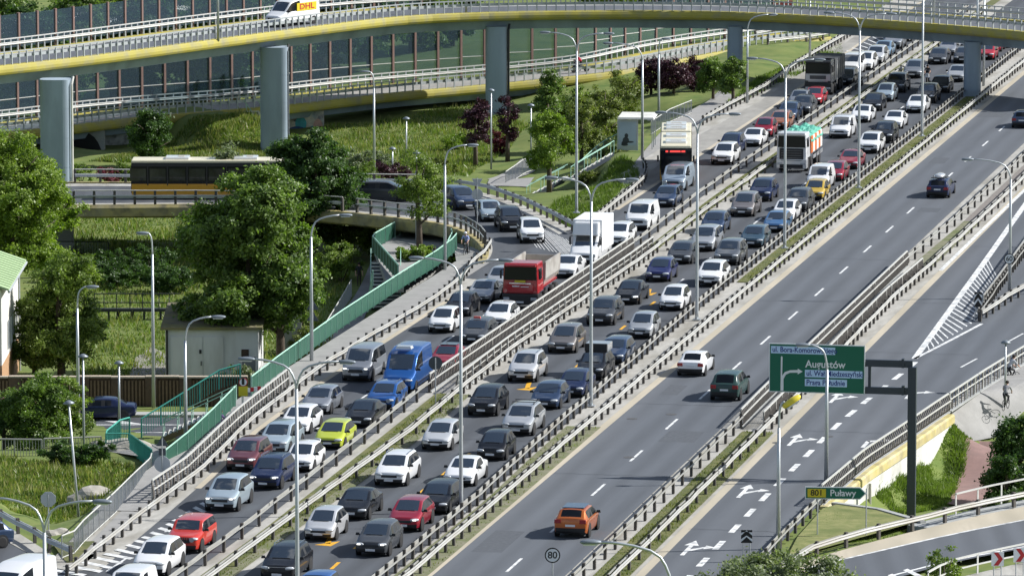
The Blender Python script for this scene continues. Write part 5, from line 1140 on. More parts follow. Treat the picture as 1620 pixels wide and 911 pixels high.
def lorry_cab(t, m, W=2.5, H=3.1, dep=2.2, low=.95, bumper=M_BLACK, grille=M_BLACK):
    bevbox('cab', (0, dep/2+.02, (H+low)/2), (W, dep, H-low), m, t, .12, 3, (.94, .93, .04))
    bevbox('bumper', (0, .35, (low+.3)/2+.02), (W, .9, low-.3), bumper, t, .07)
    bevbox('windscreen', (0, .03, low+1.42), (W*.9, .16, .92), M_VGLASS, t, .04, 2, (.97, 1, .06))
    bevbox('grille', (0, .0, low+.42), (W*.72, .1, .6), grille, t, .03)
    for s_ in (-1, 1):
        bevbox('side_window', (s_*(W/2-.03), .85, low+1.32), (.06, 1.0, .75), M_VGLASS, t, .02, 1, (1, .9, 0)); mirror_arm(t, s_*W/2, .1, low+1.3, s_)
        bevbox('headlight', (s_*W*.38, -.09, .72), (.42, .08, .2), M_HLAMP, t, .03)
    MB().box((0, -.12, .5), (.52, .02, .115)).build('number_plate', M_PLATE, t)
def twin(t, x, y, r=.5, wd=.32):
    for s_ in (-1, 1): wheel(t, s_*x, y, r, wd)
WH.clear()
tip = thing('tipper_lorry', 'red tipper lorry with a sand loaded steel body', 'lorry', P(823, 489), -AL, K_)
lorry_cab(tip, PT('red'), 2.5, 3.15, 2.0, 1.05, M_BLACK, PT('red')); bevbox('sun_visor', (0, .02, 3.0), (2.2, .3, .16), PT('red'), tip, .05)
MB().box((0, -.06, 1.78), (1.5, .03, .06)).build('chrome_strip', M_CHROME, tip); MB().box((0, -.065, 1.92), (.75, .02, .14)).build('yellow_badge', M_SYEL, tip)
MB().box((-.3, -.065, 1.58), (.5, .02, .07)).build('white_lettering_strip', M_SWHITE, tip); MB().box((.32, -.065, 1.55), (.55, .02, .05)).build('white_lettering_strip', M_SWHITE, tip)
MB().box((0, 4.6, .95), (1.0, 6.6, .25)).build('chassis', M_BLACK, tip)
for y in (1.3, 3.2, 5.6, 7.0): twin(tip, 1.05, y)
MB().box((0, 4.8, 1.28), (2.3, 4.9, .14)).build('subframe', PT('red'), tip)
M_STBODY = mat('tipper_steel', (.46, .44, .41), .5, metal=.3, var=.1, scale=1.5, dirt=((.25, .22, .19), .8, .7))
mb = MB(); o_ = [(-1.0, 1.35), (-1.25, 1.8), (-1.28, 2.95), (-1.18, 2.95), (-1.15, 1.85), (-.95, 1.45), (.95, 1.45), (1.15, 1.85), (1.18, 2.95), (1.28, 2.95), (1.25, 1.8), (1.0, 1.35)]
mb.prism([(a, 2.6, b) for a, b in o_], (0, 5.3, 0)); mb.box((0, 2.62, 2.15), (2.3, .1, 1.5)); mb.box((0, 7.85, 2.1), (2.3, .08, 1.35)); mb.build('tipper_body', M_STBODY, tip)
mb = MB(); n = 9
for i in range(n):
    for j in range(n): mb.v.append((-1.14+2.28*i/(n-1), 2.72+5.0*j/(n-1), 1.6+1.15*math.exp(-((j-2.0)/2.0)**2-((i-2.4)/3.)**2)+.04*math.sin(i*2+j)))
for i in range(n-1):
    for j in range(n-1): mb.f.append((i*n+j, (i+1)*n+j, (i+1)*n+j+1, i*n+j+1)); mb.m.append(0)
mb.build('sand_load', mat('sand', (.42, .32, .2), .95, var=.12, scale=4), tip)
for s_ in (-1, 1):
    for y in (1.3, 3.2): MB().box((s_*1.08, y, 1.12), (.4, 1.15, .06)).build('mudguard', M_STEEL, tip)
scn = thing('tarp_lorry', 'white lorry with green tarpaulin over an orange body', 'lorry', P(1252, 273), -AL, J)
lorry_cab(scn, PT('white'), 2.5, 3.2, 2.1, 1.1, PT('pearl'), M_BLACK); bevbox('roof_visor', (0, .15, 3.18), (2.3, .7, .2), PT('white'), scn, .07)
MB().box((0, -.05, 1.35), (1.95, .08, 1.25)).build('grille_surround', M_BLACK, scn); MB().box((0, -.12, .52), (1.9, .06, .3)).build('lower_grille', M_BLACK, scn)
for k in range(5): MB().box((0, -.1, 1.0+k*.2), (1.7, .05, .05)).build('grille_bar', PT('grey'), scn)
MB().box((0, 5., .95), (1., 7.4, .25)).build('chassis', M_BLACK, scn)
for y in (1.4, 3.2, 6.2, 7.6): twin(scn, 1.05, y)
M_OR = mat('orange_body', (.5, .13, .03), .6, var=.1, scale=2)
for k in range(6):
    bevbox('body_panel', (0, 3.1+k*1.02, 2.0), (2.5, .98, 1.4), M_OR if k % 2 == 0 else M_CONCW, scn, .04)
mb = MB(); n = 14
for i in range(n):
    for j in range(n):
        x = -1.3+2.6*i/(n-1); y = 2.5+6.2*j/(n-1); zz_ = 2.78+.28*math.sin(j*1.4+.5)*math.sin(i*.8)+.2*math.cos(x*1.1); zz_ = zz_ if 0 < i < n-1 else 2.25+.1*math.sin(j*2); mb.v.append((x, y, zz_))
for i in range(n-1):
    for j in range(n-1): mb.f.append((i*n+j, (i+1)*n+j, (i+1)*n+j+1, i*n+j+1)); mb.m.append(0)
mb.build('tarpaulin', mat('green_tarpaulin', (.08, .36, .27), .6, var=.2, scale=2), scn)
for k in range(3): MB().box((1.27, 4.2+k*1.9, .95), (.04, 1.5, .3)).build('side_guard', PT('pearl'), scn)
daf = thing('tipper_lorry', 'dark grey tipper truck behind the red car near the viaduct', 'lorry', P(1294, 152), -AL, K_)
lorry_cab(daf, PT('dgrey'), 2.5, 3.3, 2.1, 1.15, M_BLACK, PT('steel')); bevbox('sun_visor', (0, -.02, 3.1), (2.3, .35, .16), M_BLACK, daf, .05)
bevbox('upper_cab', (0, 1.1, 2.85), (2.4, 2.0, .9), PT('dgrey'), daf, .1); MB().box((0, -.07, 1.72), (2.3, .06, .62)).build('grille_panel', PT('silver'), daf); MB().box((0, -.11, 1.72), (1.5, .04, .34)).build('grille_panel', PT('dgrey'), daf)
MB().box((0, 5., .95), (1., 7.4, .25)).build('chassis', M_BLACK, daf)
for y in (1.4, 3.1, 5.8, 7.2): twin(daf, 1.05, y)
mb = MB(); mb.box((0, 5.4, 2.2), (2.5, 6.2, 1.9)); mb.box((0, 2.2, 3.25), (2.5, .8, .12)); mb.build('tipper_body', mat('dark_tipper', (.07, .075, .08), .6), daf)
MB().box((1.28, 3.2, 1.9), (.06, .25, 2.2)).build('side_post', PT('pearl'), daf)
for k in range(5): MB().box((1.27, 3.4+k*1.2, 2.2), (.06, .1, 1.9)).build('body_rib', PT('steel'), daf)
ive = thing('box_truck', 'white box truck with a tall cargo body', 'truck', P(921, 423), -AL, K_)
me = car_cage(L=6.9, W=2.05, H=2.3, cowl=.95, cz=1.4, ws=1.7, rr=2.4, ty=2.6, tzz=1.3, nose=1.05, roofw=.88, panel=True, zb=.3, wsz=2.1, glass3=False)
link('cab', split_mesh(me, (0, 5), 'cab', PT('white')), ive); link('windscreen', split_mesh(me, (1,), 'windscreen', M_CGLASS), ive); link('trim', split_mesh(me, (6,), 'trim', M_BLACK), ive)
for k in (3, 4): link('side_window', split_mesh(me, (k,), 'side_window', M_VGLASS), ive)
link('grille', split_mesh(me, (7, 8), 'grille', M_BLACK), ive)
M_CARGO = mat('cargo_panel', (.74, .75, .76), .45, var=.03, scale=.6)
bevbox('cargo_box', (0, 4.35, 2.05), (2.15, 4.6, 2.3), M_CARGO, ive, .05); bevbox('air_deflector', (0, 1.75, 2.62), (1.95, 1.1, .95), PT('white'), ive, .16, 3, (.96, .6, .2))
for k in range(4): MB().box((1.085, 2.9+k*1.0, 2.05), (.02, .03, 2.2)).build('panel_joint', PT('pearl'), ive)
for s_ in (-1, 1): mirror_arm(ive, s_*1.02, 1.3, 1.75, s_); bevbox('headlight', (s_*.74, .08, .86), (.42, .2, .22), M_HLAMP, ive, .06)
MB().box((0, -.03, .55), (.52, .02, .115)).build('number_plate', M_PLATE, ive); MB().box((0, 3.5, .6), (1.5, 5.6, .3)).build('chassis', M_BLACK, ive)
for y in (1.0, 5.0): twin(ive, .92, y, .37, .24)
def bus(label, loc, rz, L_, arti, group, red=True):
    t = thing('city_bus', label, 'bus', loc, rz, group); W, H = 2.55, 3.05; M_CR = mat('bus_cream', (.72, .66, .48), .5, coat=.4, var=.03); M_BY = mat('bus_yellow', (.56, .28, .01), .45, coat=.5); M_BR = mat('bus_red', (.36, .015, .02), .45, coat=.4)
    secs = [(0, L_)] if not arti else [(0, 10.2), (11.2, L_)]
    for k, (a, b) in enumerate(secs):
        y = (a+b)/2; d = b-a
        bevbox('roof', (0, y, H-.08), (W-.06, d, .24), M_CR, t, .1, 3); bevbox('cantrail', (0, y, H-.32), (W, d, .32), M_BLACK, t, .05); bevbox('window_band', (0, y, 1.85), (W, d, 1.6), mat('bus_glass', (.012, .013, .015), .15, spec=.3), t, .06); bevbox('side_panel', (0, y, .92), (W+.01, d-.02, .66), M_BY, t, .05); bevbox('skirt', (0, y, .48), (W, d-.04, .38), M_BR if red else M_BY, t, .05)
        for q in ((a+2.8, b-2.6) if d > 8 else (b-3.,)): twin(t, W/2-.18, q, .48, .3)
        for q in np.arange(a+1.4, b-.6, 1.55):
            for s_ in (-1, 1): MB().box((s_*(W/2+.01), q, 1.85), (.02, .09, 1.5)).build('window_post', M_BLACK, t); MB().box((s_*(W/2+.004), q+.77, 1.95), (.02, 1.25, .95)).build('window_pane', mat('bus_pane', (.035, .037, .036), .06, spec=.5, var=.5, scale=.8), t)
        for q in (a+d*.25, a+d*.7): bevbox('roof_unit', (0, q, H+.1), (1.7, 1.9, .26), PT('white'), t, .08); MB().box((0, q-.3, H+.24), (.9, .5, .02)).build('roof_grille', mat('vent_grille', (.4, .38, .33), .6), t)
        for s_ in (-1, 1): MB().box((s_*(W/2+.012), a+1.9, 1.35), (.02, 1.2, 2.1)).build('door', M_VGLASS, t)
    if arti: MB().box((0, 10.7, 1.7), (2.2, 1.1, 2.5)).build('bellows', M_BLACK, t)
    bevbox('windscreen', (0, -.01, 1.75), (W*.97, .1, 1.85), M_VGLASS, t, .03); bevbox('front_mask', (0, .02, .62), (W, .1, .62), M_BY, t, .04); MB().box((0, -.075, 2.62), (1.7, .02, .3)).build('display', M_BLACK, t)
    led = emit_mat('red_led', (.9, .06, .05), 1.0)
    for x, w_ in ((-.72, .2), (-.05, .85), (.6, .3)): MB().box((x, -.09, 2.63), (w_, .012, .13)).build('display_text', led, t)
    for s_ in (-1, 1): MB().box((s_*1.0, -.04, .62), (.3, .06, .2)).build('headlight', M_HLAMP, t); MB().box((s_*(W/2+.16), -.1, 2.05), (.16, .12, .5), top=.9).build('mirror', M_BLACK, t)
    bevbox('rear_panel', (0, L_, 1.6), (W*.96, .06, 2.2), M_BLACK, t, .02); return t
bus('cream roofed yellow city bus at the bus bay behind the pale grey van', P(1069, 291), -.03, 17.5, True, 'city buses')
bq = P(432, 312); bus('long yellow and black city bus crossing the slip ramp bridge', (bq.x+.9, bq.y-.2, 0), PI/2, 12., False, 'city buses', False)
# ------------------------------------------------------------------ vegetation
def leaf_mesh(name, ells, per_m2, size, m, seed, flat=.35, clump=.3, top=1.):
    r = np.random.default_rng(seed); Vs = []
    for (cx, cy, cz, rx, ry, rz) in ells:
        area = 4*PI*((rx*ry)**1.6/3+(rx*rz)**1.6/3+(ry*rz)**1.6/3)**(1/1.6); n = int(area*per_m2*2.3); k = max(6, int(area*.85))
        d = r.normal(size=(k, 3)); d /= np.linalg.norm(d, axis=1)[:, None]; rad = r.uniform(.62, 1.06, k)[:, None]; rad[:k//5] *= .6
        cc = d*rad*np.array([rx, ry, rz])
        i = r.integers(0, k, n); off = r.normal(size=(n, 3))*clump*np.array([1, 1, .7])*min(1., .35+min(rx, ry, rz)/3)
        c = cc[i]+off+np.array([cx, cy, cz])
        nn = d[i]*.55+r.normal(size=(n, 3))*.55+np.array([0, 0, flat]); nn /= np.linalg.norm(nn, axis=1)[:, None]
        a = np.cross(nn, r.normal(size=(n, 3))); a /= np.linalg.norm(a, axis=1)[:, None]; b = np.cross(nn, a)
        s = (size*.6*r.uniform(.6, 1.35, n))[:, None]
        Vs.append(np.stack([c-a*s, c-b*s*.55+a*s*.1, c+a*s, c+b*s*.55+a*s*.1], 1))
    v = np.concatenate(Vs).reshape(-1, 3); n = len(v)//4; me = bpy.data.meshes.new(name)
    me.vertices.add(len(v)); me.vertices.foreach_set('co', v.ravel()); me.loops.add(4*n); me.loops.foreach_set('vertex_index', np.arange(4*n))
    me.polygons.add(n); me.polygons.foreach_set('loop_start', np.arange(0, 4*n, 4)); me.update(calc_edges=True); me.materials.append(m); return me
def lumps(h, r, base, n, seed, cone=0.):
    q = random.Random(seed); res = [(0, 0, base+(h-base)*.52, r*.72, r*.72, (h-base)*.46)]
    for i in range(n):
        a = 2*PI*i/n*1.62+q.uniform(-.4, .4); f = (i+.5)/n; z = base+(h-base)*(.14+.74*f); rr = r*(1-cone*f)*math.sqrt(max(.12, 1-((f-.38)/.72)**2))*q.uniform(.5, .72); s = r*q.uniform(.3, .46)*(1-.45*cone*f)
        res.append((rr*math.cos(a), rr*math.sin(a), z, s, s, s*q.uniform(.75, 1.)))
    return res
TM = {}
def tree(label, base, h, r, kind, seed, name='broadleaf_tree', crown0=.22, n=9, cone=0., per=46, size=.2, group=None, trunk=True, cat='tree'):
    if not isinstance(base, Vector): base = Vector(base)
    t = thing(name, label, cat, base, random.Random(seed).uniform(0, 6.28), group)
    key = (kind, seed % 3, n, cone, round(h/r, 1), size, trunk)
    q = random.Random(seed+5); bz = h*crown0
    if trunk:
        mb = MB(); rt = .022*h+.05; lean = q.uniform(-.03, .03)*h
        mb.tube([(0, 0, -.3), (lean*.3, 0, h*.25), (lean, lean*.5, h*.55), (lean*.8, lean, h*.86)], [rt*1.25, rt, rt*.6, rt*.15], 8)
        for i in range(6):
            a = i*1.1+q.uniform(0, .5); z0 = h*(.25+.08*i); L_ = r*q.uniform(.5, .8); mb.tube([(lean*.5, lean*.3, z0), (math.cos(a)*L_*.5, math.sin(a)*L_*.5, z0+h*.1), (math.cos(a)*L_, math.sin(a)*L_, z0+h*.2)], [rt*.5, rt*.3, rt*.08], 5)
        mb.build('trunk', M_BARK, t, True)
    link('crown', leaf_mesh('crown', lumps(h, r, bz, n, seed, cone), per, size, M_LEAFS[kind], seed), t); return t
def shrub(label, base, h, r, kind, seed, per=60, size=.13, group=None, name='shrub', cat='shrub', ry=None):
    t = thing(name, label, cat, base, 0, group); q = random.Random(seed); ry = ry or r; el = []
    for i in range(max(4, int(5+r*1.6))):
        a = q.uniform(0, 6.28); f = math.sqrt(q.random())*.75; s = q.uniform(.35, .6); el.append((math.cos(a)*f*r, math.sin(a)*f*ry, h*q.uniform(.32, .62), r*s if r < 3 else 1.5*s+.4, min(ry, 3)*s, h*q.uniform(.3, .42)))
    mb = MB()
    for i in range(4): a = i*1.6; mb.tube([(0, 0, -.2), (math.cos(a)*r*.3, math.sin(a)*ry*.3, h*.4), (math.cos(a)*r*.5, math.sin(a)*ry*.5, h*.7)], [.05, .035, .01], 5)
    mb.build('stem', M_BARK, t); link('foliage', leaf_mesh('foliage', el, per, size, M_LEAFS[kind], seed, clump=.22), t); return t
def gp(px, py, z): p = P(px, py, z); return Vector((p.x, p.y, tz(p.x, p.y)))
def tree_px(label, bx, by, z, ty, half, kind, seed, **k):
    b = P(bx, by, z); b.z = tz(b.x, b.y) if k.pop('snap', True) else z; sc_ = F/math.hypot(b.x, b.y); yb = 455.5-F*(((b.z-CAMH)*_c+b.y*_s)/(b.y*_c-(b.z-CAMH)*_s)); h = (yb-ty)/sc_/.985
    return tree(label, b, h, half/sc_, kind, seed, **k)
tree_px('big dense dark green tree in front of the garage', 392, 598, -4.5, 268, 114, 'big', 11, n=16, crown0=.14, per=62, size=.23)
tree_px('tree with a leaning dark trunk to the right of the garage', 444, 592, -4.5, 345, 78, 'big', 12, n=11, crown0=.25, per=60, size=.2)
tree_px('dark tree in front of the ramp, right of the bus', 497, 420, -4.5, 200, 78, 'dark', 13, n=12, crown0=.12, per=56, size=.22)
tree_px('small dark tree covering the middle of the long bus', 372, 400, -4.5, 232, 46, 'grey', 14, n=8, crown0=.2, per=56)
tree_px('pale lime tree at the left edge above the green roof', 20, 470, -4.5, 205, 95, 'lime', 15, n=14, crown0=.1, per=52, size=.2)
tree_px('lime green tree reaching over the left end of the ramp bridge', 78, 440, -4.5, 268, 52, 'lime', 16, n=9, crown0=.2, per=52)
tree_px('tall leafy olive tree right of the building with the green roof', 98, 606, -4.5, 398, 74, 'mid', 17, n=13, crown0=.06, per=62, size=.17)
tree_px('small leafy tree behind the brick wall near the building', 55, 604, -4.5, 470, 42, 'mid', 18, n=8, crown0=.1, per=60, size=.16)
tree_px('dark spreading bush tree in front of the street at the left', 60, 712, -3.6, 592, 66, 'big', 19, n=11, crown0=.04, per=64, size=.16)
tree_px('yellowish green tree behind the tall street lamp at the street', 112, 706, -3.6, 594, 34, 'mid', 20, n=8, crown0=.05, per=64, size=.15)
tree_px('dark low tree at the left edge beside the red car', 6, 706, -3.6, 622, 40, 'dark', 21, n=8, crown0=.05, per=60, size=.16)
tree_px('dark conical evergreen left of the stair bank under the lower viaduct', 236, 268, -4.4, 172, 44, 'dark', 22, n=10, crown0=.04, cone=.75, per=54, name='conifer_tree')
tree_px('planter tree with thin trunk on the platform', 664, 398, -1.3, 236, 46, 'mid', 23, n=10, crown0=.3, per=44, size=.15, snap=False)
tree_px('small tree leaning over the ramp beside the dark off-roader', 706, 348, -2.4, 275, 18, 'mid', 24, n=6, crown0=.3, per=44, size=.14)
tree_px('bright green young tree beside the stairs to the bus stop', 869, 318, -2.4, 176, 43, 'lime', 25, n=11, crown0=.24, per=54, size=.16)
tree_px('dark slender evergreen behind the bright green tree', 868, 236, -2.4, 104, 33, 'big', 26, n=10, crown0=.06, cone=.65, per=54, name='conifer_tree')
tree_px('broad evergreen behind the conifer by the lower viaduct', 905, 222, -2.3, 142, 40, 'mid', 27, n=9, crown0=.05, per=50)
for i, (a, b, ty, hw, lab) in enumerate(((920, 246, 150, 34, 'leafy olive bush beside the lamp post above the stairs'), (958, 222, 130, 36, 'tall olive bush left of the bus shelter'), (990, 190, 112, 34, 'olive bush behind the bus shelter roof'))): tree_px(lab, a, b, -1.8, ty, hw, 'olive', 30+i, n=9, crown0=.04, per=56, size=.16)
for i, (a, b, ty, hw, lab) in enumerate(((1030, 148, 92, 32, 'dark purple shrub tree at the left end of the purple hedge'), (1066, 150, 94, 32, 'dark purple shrub tree in the middle of the purple hedge'), (1098, 146, 90, 26, 'dark purple shrub tree at the right end of the purple hedge'))): tree_px(lab, a, b, -.6, ty, hw, 'purple', 35+i, n=9, crown0=.05, per=52, size=.17)
tree_px('dark green tree left of the slim viaduct pillar', 1128, 160, -.3, 94, 30, 'big', 40, n=8, crown0=.15, per=54)
tree_px('dark tree covering the slim viaduct pillar', 1160, 166, -.2, 88, 26, 'big', 41, n=8, crown0=.15, per=54)
tree_px('dark purple tree left of the middle viaduct pillar', 752, 256, -2.8, 152, 28, 'purple', 42, n=9, crown0=.25, per=44, size=.17)
tree_px('dark purple tree right of the middle viaduct pillar', 803, 246, -2.8, 146, 20, 'purple', 43, n=8, crown0=.25, per=44, size=.17)
shrub('wine red bush at the foot of the middle viaduct pillar', gp(787, 232, -2.8), 2.6, 1.3, 'red', 44)
shrub('purple bush in the overgrown meadow between the thin lamps', gp(612, 283, -2.8), 2.2, 2.2, 'purple', 45)
for i, (a, b, h, r, kd, lab) in enumerate(((545, 292, 3.2, 3., 'mid', 'green shrub right of the tall tree behind the ramp'), (500, 258, 3.4, 2.6, 'olive', 'shrub in front of the painted abutment'), (455, 246, 2.6, 2.2, 'grey', 'grey green shrub at the foot of the second pillar'), (585, 265, 2.4, 2.6, 'grey', 'pale shrub by the meadow lamp'), (690, 265, 1.6, 1.6, 'olive', 'olive shrub between the two thin park lamps'), (725, 215, 1.8, 1.8, 'lime', 'lime shrub below the lower viaduct'), (200, 262, 2.2, 1.6, 'mid', 'shrub under the arch wall beside the first pillar'), (128, 262, 1.9, 1.1, 'mid', 'small bright shrub beside the first pillar'), (170, 266, 1.6, 1.3, 'red', 'reddish shrub behind the ramp rail, left of the bus'), (560, 400, 3.6, 2.8, 'mid', 'large shrub left of the green platform'), (600, 408, 2.2, 1.6, 'lime', 'leafy shrub below the platform railing'), (540, 450, 3., 2., 'mid', 'shrub behind the grey path fence'), (470, 560, 2.6, 1.4, 'olive', 'weedy shrub by the footway railing right of the leaning tree'), (478, 520, 3., 1.3, 'olive', 'tall weeds beside the two dark triangle signs'), (375, 612, 1.8, .9, 'grey', 'pale shrub in front of the garage door'), (930, 300, 1.2, 1.6, 'olive', 'dry bush on the bank below the stairs'), (985, 262, 1.2, 1.4, 'lime', 'bush at the top of the bank below the bus stop'), (955, 285, 1.3, 1.6, 'olive', 'bush on the bank between stairs and guard rail'), (470, 205, 1.5, 1.2, 'mid', 'bush left of the painted abutment'))):
    shrub(lab, gp(a, b, -2.6 if b < 330 else (-4.4 if b > 390 else -.8)), h, r, kd, 50+i)
for i, (a, b, h, r) in enumerate(((140, 446, 2.2, 2.6), (190, 452, 1.8, 2.6), (235, 444, 2.4, 2.8), (275, 462, 2.2, 2.4))): shrub(['dark ivy thicket beside the ramp pier', 'low dark thicket left of the tall street lamp', 'dark thicket behind the tall street lamp', 'dark thicket at the left foot of the big tree'][i], gp(a, b, -4.5), h, r, 'dark', 150+i)
shrub('low round planter hedge under the planter tree', P(668, 412, -1.2), 1.0, 2.6, 'lime', 80, per=90, ry=1.8)
shrub('clipped dark hedge beside the pedestrian railing', gp(126, 738, -3.), 1.6, 3.6, 'dark', 81, per=90, ry=1., name='hedge', cat='hedge')
tree_px('dark dense tree at the right edge beside the red path', 1612, 800, -3.2, 655, 58, 'dark', 60, n=14, crown0=.05, per=64, size=.17)
tree_px('lower dark tree at the right edge above the loop railing', 1590, 812, -3.3, 712, 34, 'dark', 61, n=9, crown0=.05, per=64, size=.16)
b = P(1222, 1010, -.2); t = tree('pale grey leaved tree crown at the bottom edge', b, 3.2, 4.1, 'grey', 62, n=14, per=66, size=.17, crown0=.1)
b = P(1150, 1000, -.2); tree('low pale grey bush left of the pale tree at the bottom edge', b, 2.2, 2.0, 'grey', 63, n=9, per=66, size=.16, crown0=.05)
b = P(1302, 1000, -.2); tree('small pale tree right of the pale grey crown at the bottom edge', b, 2.3, 2.0, 'grey', 64, n=9, per=56, size=.15, crown0=.1)
shrub('sprig of a young green plant beside the loop road markings', P(1492, 925, -.1), 2., .9, 'mid', 65, per=36)
M_WOODL = 'trees beyond the noise barriers'
KL = ['big', 'dark', 'big', 'mid', 'dark', 'lime', 'big']; q_ = random.Random(3); DESC = {'big': 'deep green', 'dark': 'very dark', 'mid': 'fresh green', 'lime': 'yellow green'}
places = ['above the left end of the upper barrier', 'behind the far left barrier panes', 'left of the tall viaduct lamp', 'behind the upper barrier near the lamp', 'behind the white parcel van', 'right of the white parcel van', 'behind the glass left of the second pillar', 'behind the glass above the painted abutment', 'between the second and the middle pillar', 'left of the middle pillar', 'behind the glass by the middle pillar', 'behind the barrier, right part', 'behind the barrier near the motorcycle', 'behind the barrier above the purple hedge', 'behind the barrier near the slim pillar', 'last one before the red fence']
for i, (px, Y, h, r) in enumerate(((10, 576, 12, 5.), (62, 570, 11, 4.4), (118, 580, 12, 4.6), (178, 584, 11, 4.6), (236, 582, 11.5, 4.6), (300, 588, 12, 5.), (372, 580, 12, 5.), (440, 588, 12, 5.), (512, 592, 12, 5.), (585, 598, 11, 4.6), (650, 606, 9, 4.2), (716, 612, 8, 4.), (965, 640, 9, 4.), (1040, 648, 9, 4.), (1120, 655, 9, 4.), (1200, 668, 8, 4.))):
    x = PY(px, 60, Y).x; k = KL[i % 7]; tree(DESC[k]+' tree '+places[i], (x, Y, tz(x, Y)), h, r, k, 90+i, n=10, crown0=.04, per=26, size=.3, group=M_WOODL)
def grass_patch(name, polys, n, h, m, seed, wd=.05, zf=None):      # loose blades nobody could count
    r = np.random.default_rng(seed); pts = []
    for A, k in polys:
        w_ = [P(*q) for q in A]; xs = [v.x for v in w_]; ys = [v.y for v in w_]; poly = np.array([(v.x, v.y) for v in w_]); c = 0; need = int(n*k)
        while c < need:
            x = r.uniform(min(xs), max(xs), 4000); y = r.uniform(min(ys), max(ys), 4000); ins = np.zeros(4000, bool); j = len(poly)-1
            for i in range(len(poly)):
                cond = ((poly[i, 1] > y) != (poly[j, 1] > y)) & (x < (poly[j, 0]-poly[i, 0])*(y-poly[i, 1])/(poly[j, 1]-poly[i, 1]+1e-9)+poly[i, 0]); ins ^= cond; j = i
            g_ = np.stack([x[ins], y[ins]], 1)[:need-c]; pts.append(g_); c += len(g_)
            if not ins.any(): break
    p = np.concatenate(pts); z = np.concatenate([terr(p[i:i+4000, 0], p[i:i+4000, 1]) for i in range(0, len(p), 4000)]); k = len(p)
    if zf is not None: z = z*0+zf
    a = r.uniform(0, 2*PI, k); hh = h*r.uniform(.4, 1.3, k)*(.6+.8*np.clip(np.sin(p[:, 0]*.9+np.sin(p[:, 1]*.5)*2), 0, 1)); ln = r.normal(size=(k, 2))*.35*hh[:, None]; dx = np.stack([np.cos(a), np.sin(a)], 1)*wd*r.uniform(.6, 1.8, k)[:, None]
    v = np.zeros((k, 3, 3)); v[:, 0, :2] = p-dx; v[:, 1, :2] = p+dx; v[:, 2, :2] = p+ln; v[:, 0, 2] = v[:, 1, 2] = z-.03; v[:, 2, 2] = z+hh
    me = bpy.data.meshes.new(name); me.vertices.add(3*k); me.vertices.foreach_set('co', v.ravel()); me.loops.add(3*k); me.loops.foreach_set('vertex_index', np.arange(3*k)); me.polygons.add(k); me.polygons.foreach_set('loop_start', np.arange(0, 3*k, 3)); me.update(calc_edges=True); me.materials.append(m)
    o = link(name, me); o['kind'] = 'stuff'; o['label'] = 'tall grass growing over the banks and meadows' if 'dry' not in name else 'dry pale grass in the overgrown meadows'; o['category'] = 'grass'
MEADOW = [([(-30,725,-3),(205,735,-3),(230,770,-2),(120,838,-1.4),(60,830,-1.6),(-30,800,-2)], 1.),
 ([(1366,818,-3.),(1400,782,-2.8),(1440,742,-2.4),(1492,690,-1.4),(1518,668,-1.),(1545,690,-2),(1500,806,-3.2),(1440,818,-3)], .8),
 ([(90,340,-4.5),(320,340,-4.5),(300,420,-4.5),(560,420,-4.5),(520,560,-4.5),(440,600,-4.5),(120,600,-4.5),(60,480,-4.5)], 1.6),
 ([(515,200,-4.3),(600,190,-4.1),(770,165,-3.5),(840,200,-3.),(740,285,-3.4),(520,290,-4.3)], 1.2),
 ([(262,187,-2.1),(418,178,-2.1),(440,262,-4.6),(140,268,-4.8),(255,232,-4.4)], 1.1),
 ([(860,350,-1.8),(985,262,-1.),(1008,264,-.3),(1014,292,-.2),(918,364,-.3)], .6),
 ([(1130,178,0),(1200,120,0),(1330,66,.2),(1335,82,.1),(1215,140,.1)], .5)]
grass_patch('tall_grass', MEADOW, 21000, .3, M_GRASSB, 5, .045)
grass_patch('dry_grass', [(a, k) for a, k in MEADOW if k > .85], 4200, .5, M_GRASSD, 6)
grass_patch('verge_tufts', [([(1305,806,0),(1390,808,0),(1450,826,0),(1300,866,0),(1265,872,0)], .35), ([(84,860,0),(146,857,0),(112,888,0)], .2)], 9000, .14, M_GRASSB, 8, .03)
def verge_poly(tl, a, tr, b, s0, s1):
    out_ = []
    for (s, t) in line_st(shift(tl, a), s0, s1, 12)+line_st(shift(tr, b), s0, s1, 12)[::-1]:
        p = R(s, t); d = p.y*_c+CAMH*_s; out_.append((810+F*p.x/d, 455.5-F*(p.y*_s-CAMH*_c)/d, 0))
    return out_
grass_patch('verge_tufts', [(verge_poly(T_M1L, .8, T_M1R, -.1, -20, 57), .5), (verge_poly(T_M1L, .8, T_M1R, -.3, 128, 260), .5), (verge_poly(T_M2L, .3, T_M2R, -.2, 112, 246), .6), (verge_poly(T_M3L, .3, T_M3R, .3, -20, 46), .5), (verge_poly(T_M1R, .0, T_M1R, .5, -20, 57), .08), (verge_poly(T_M2L, .2, T_M2R, .4, -20, 46), .1)], 9000, .1, leaf_mat('verge_blades', (.06, .085, .015), (.24, .25, .07)), 9, .035, zf=.02)
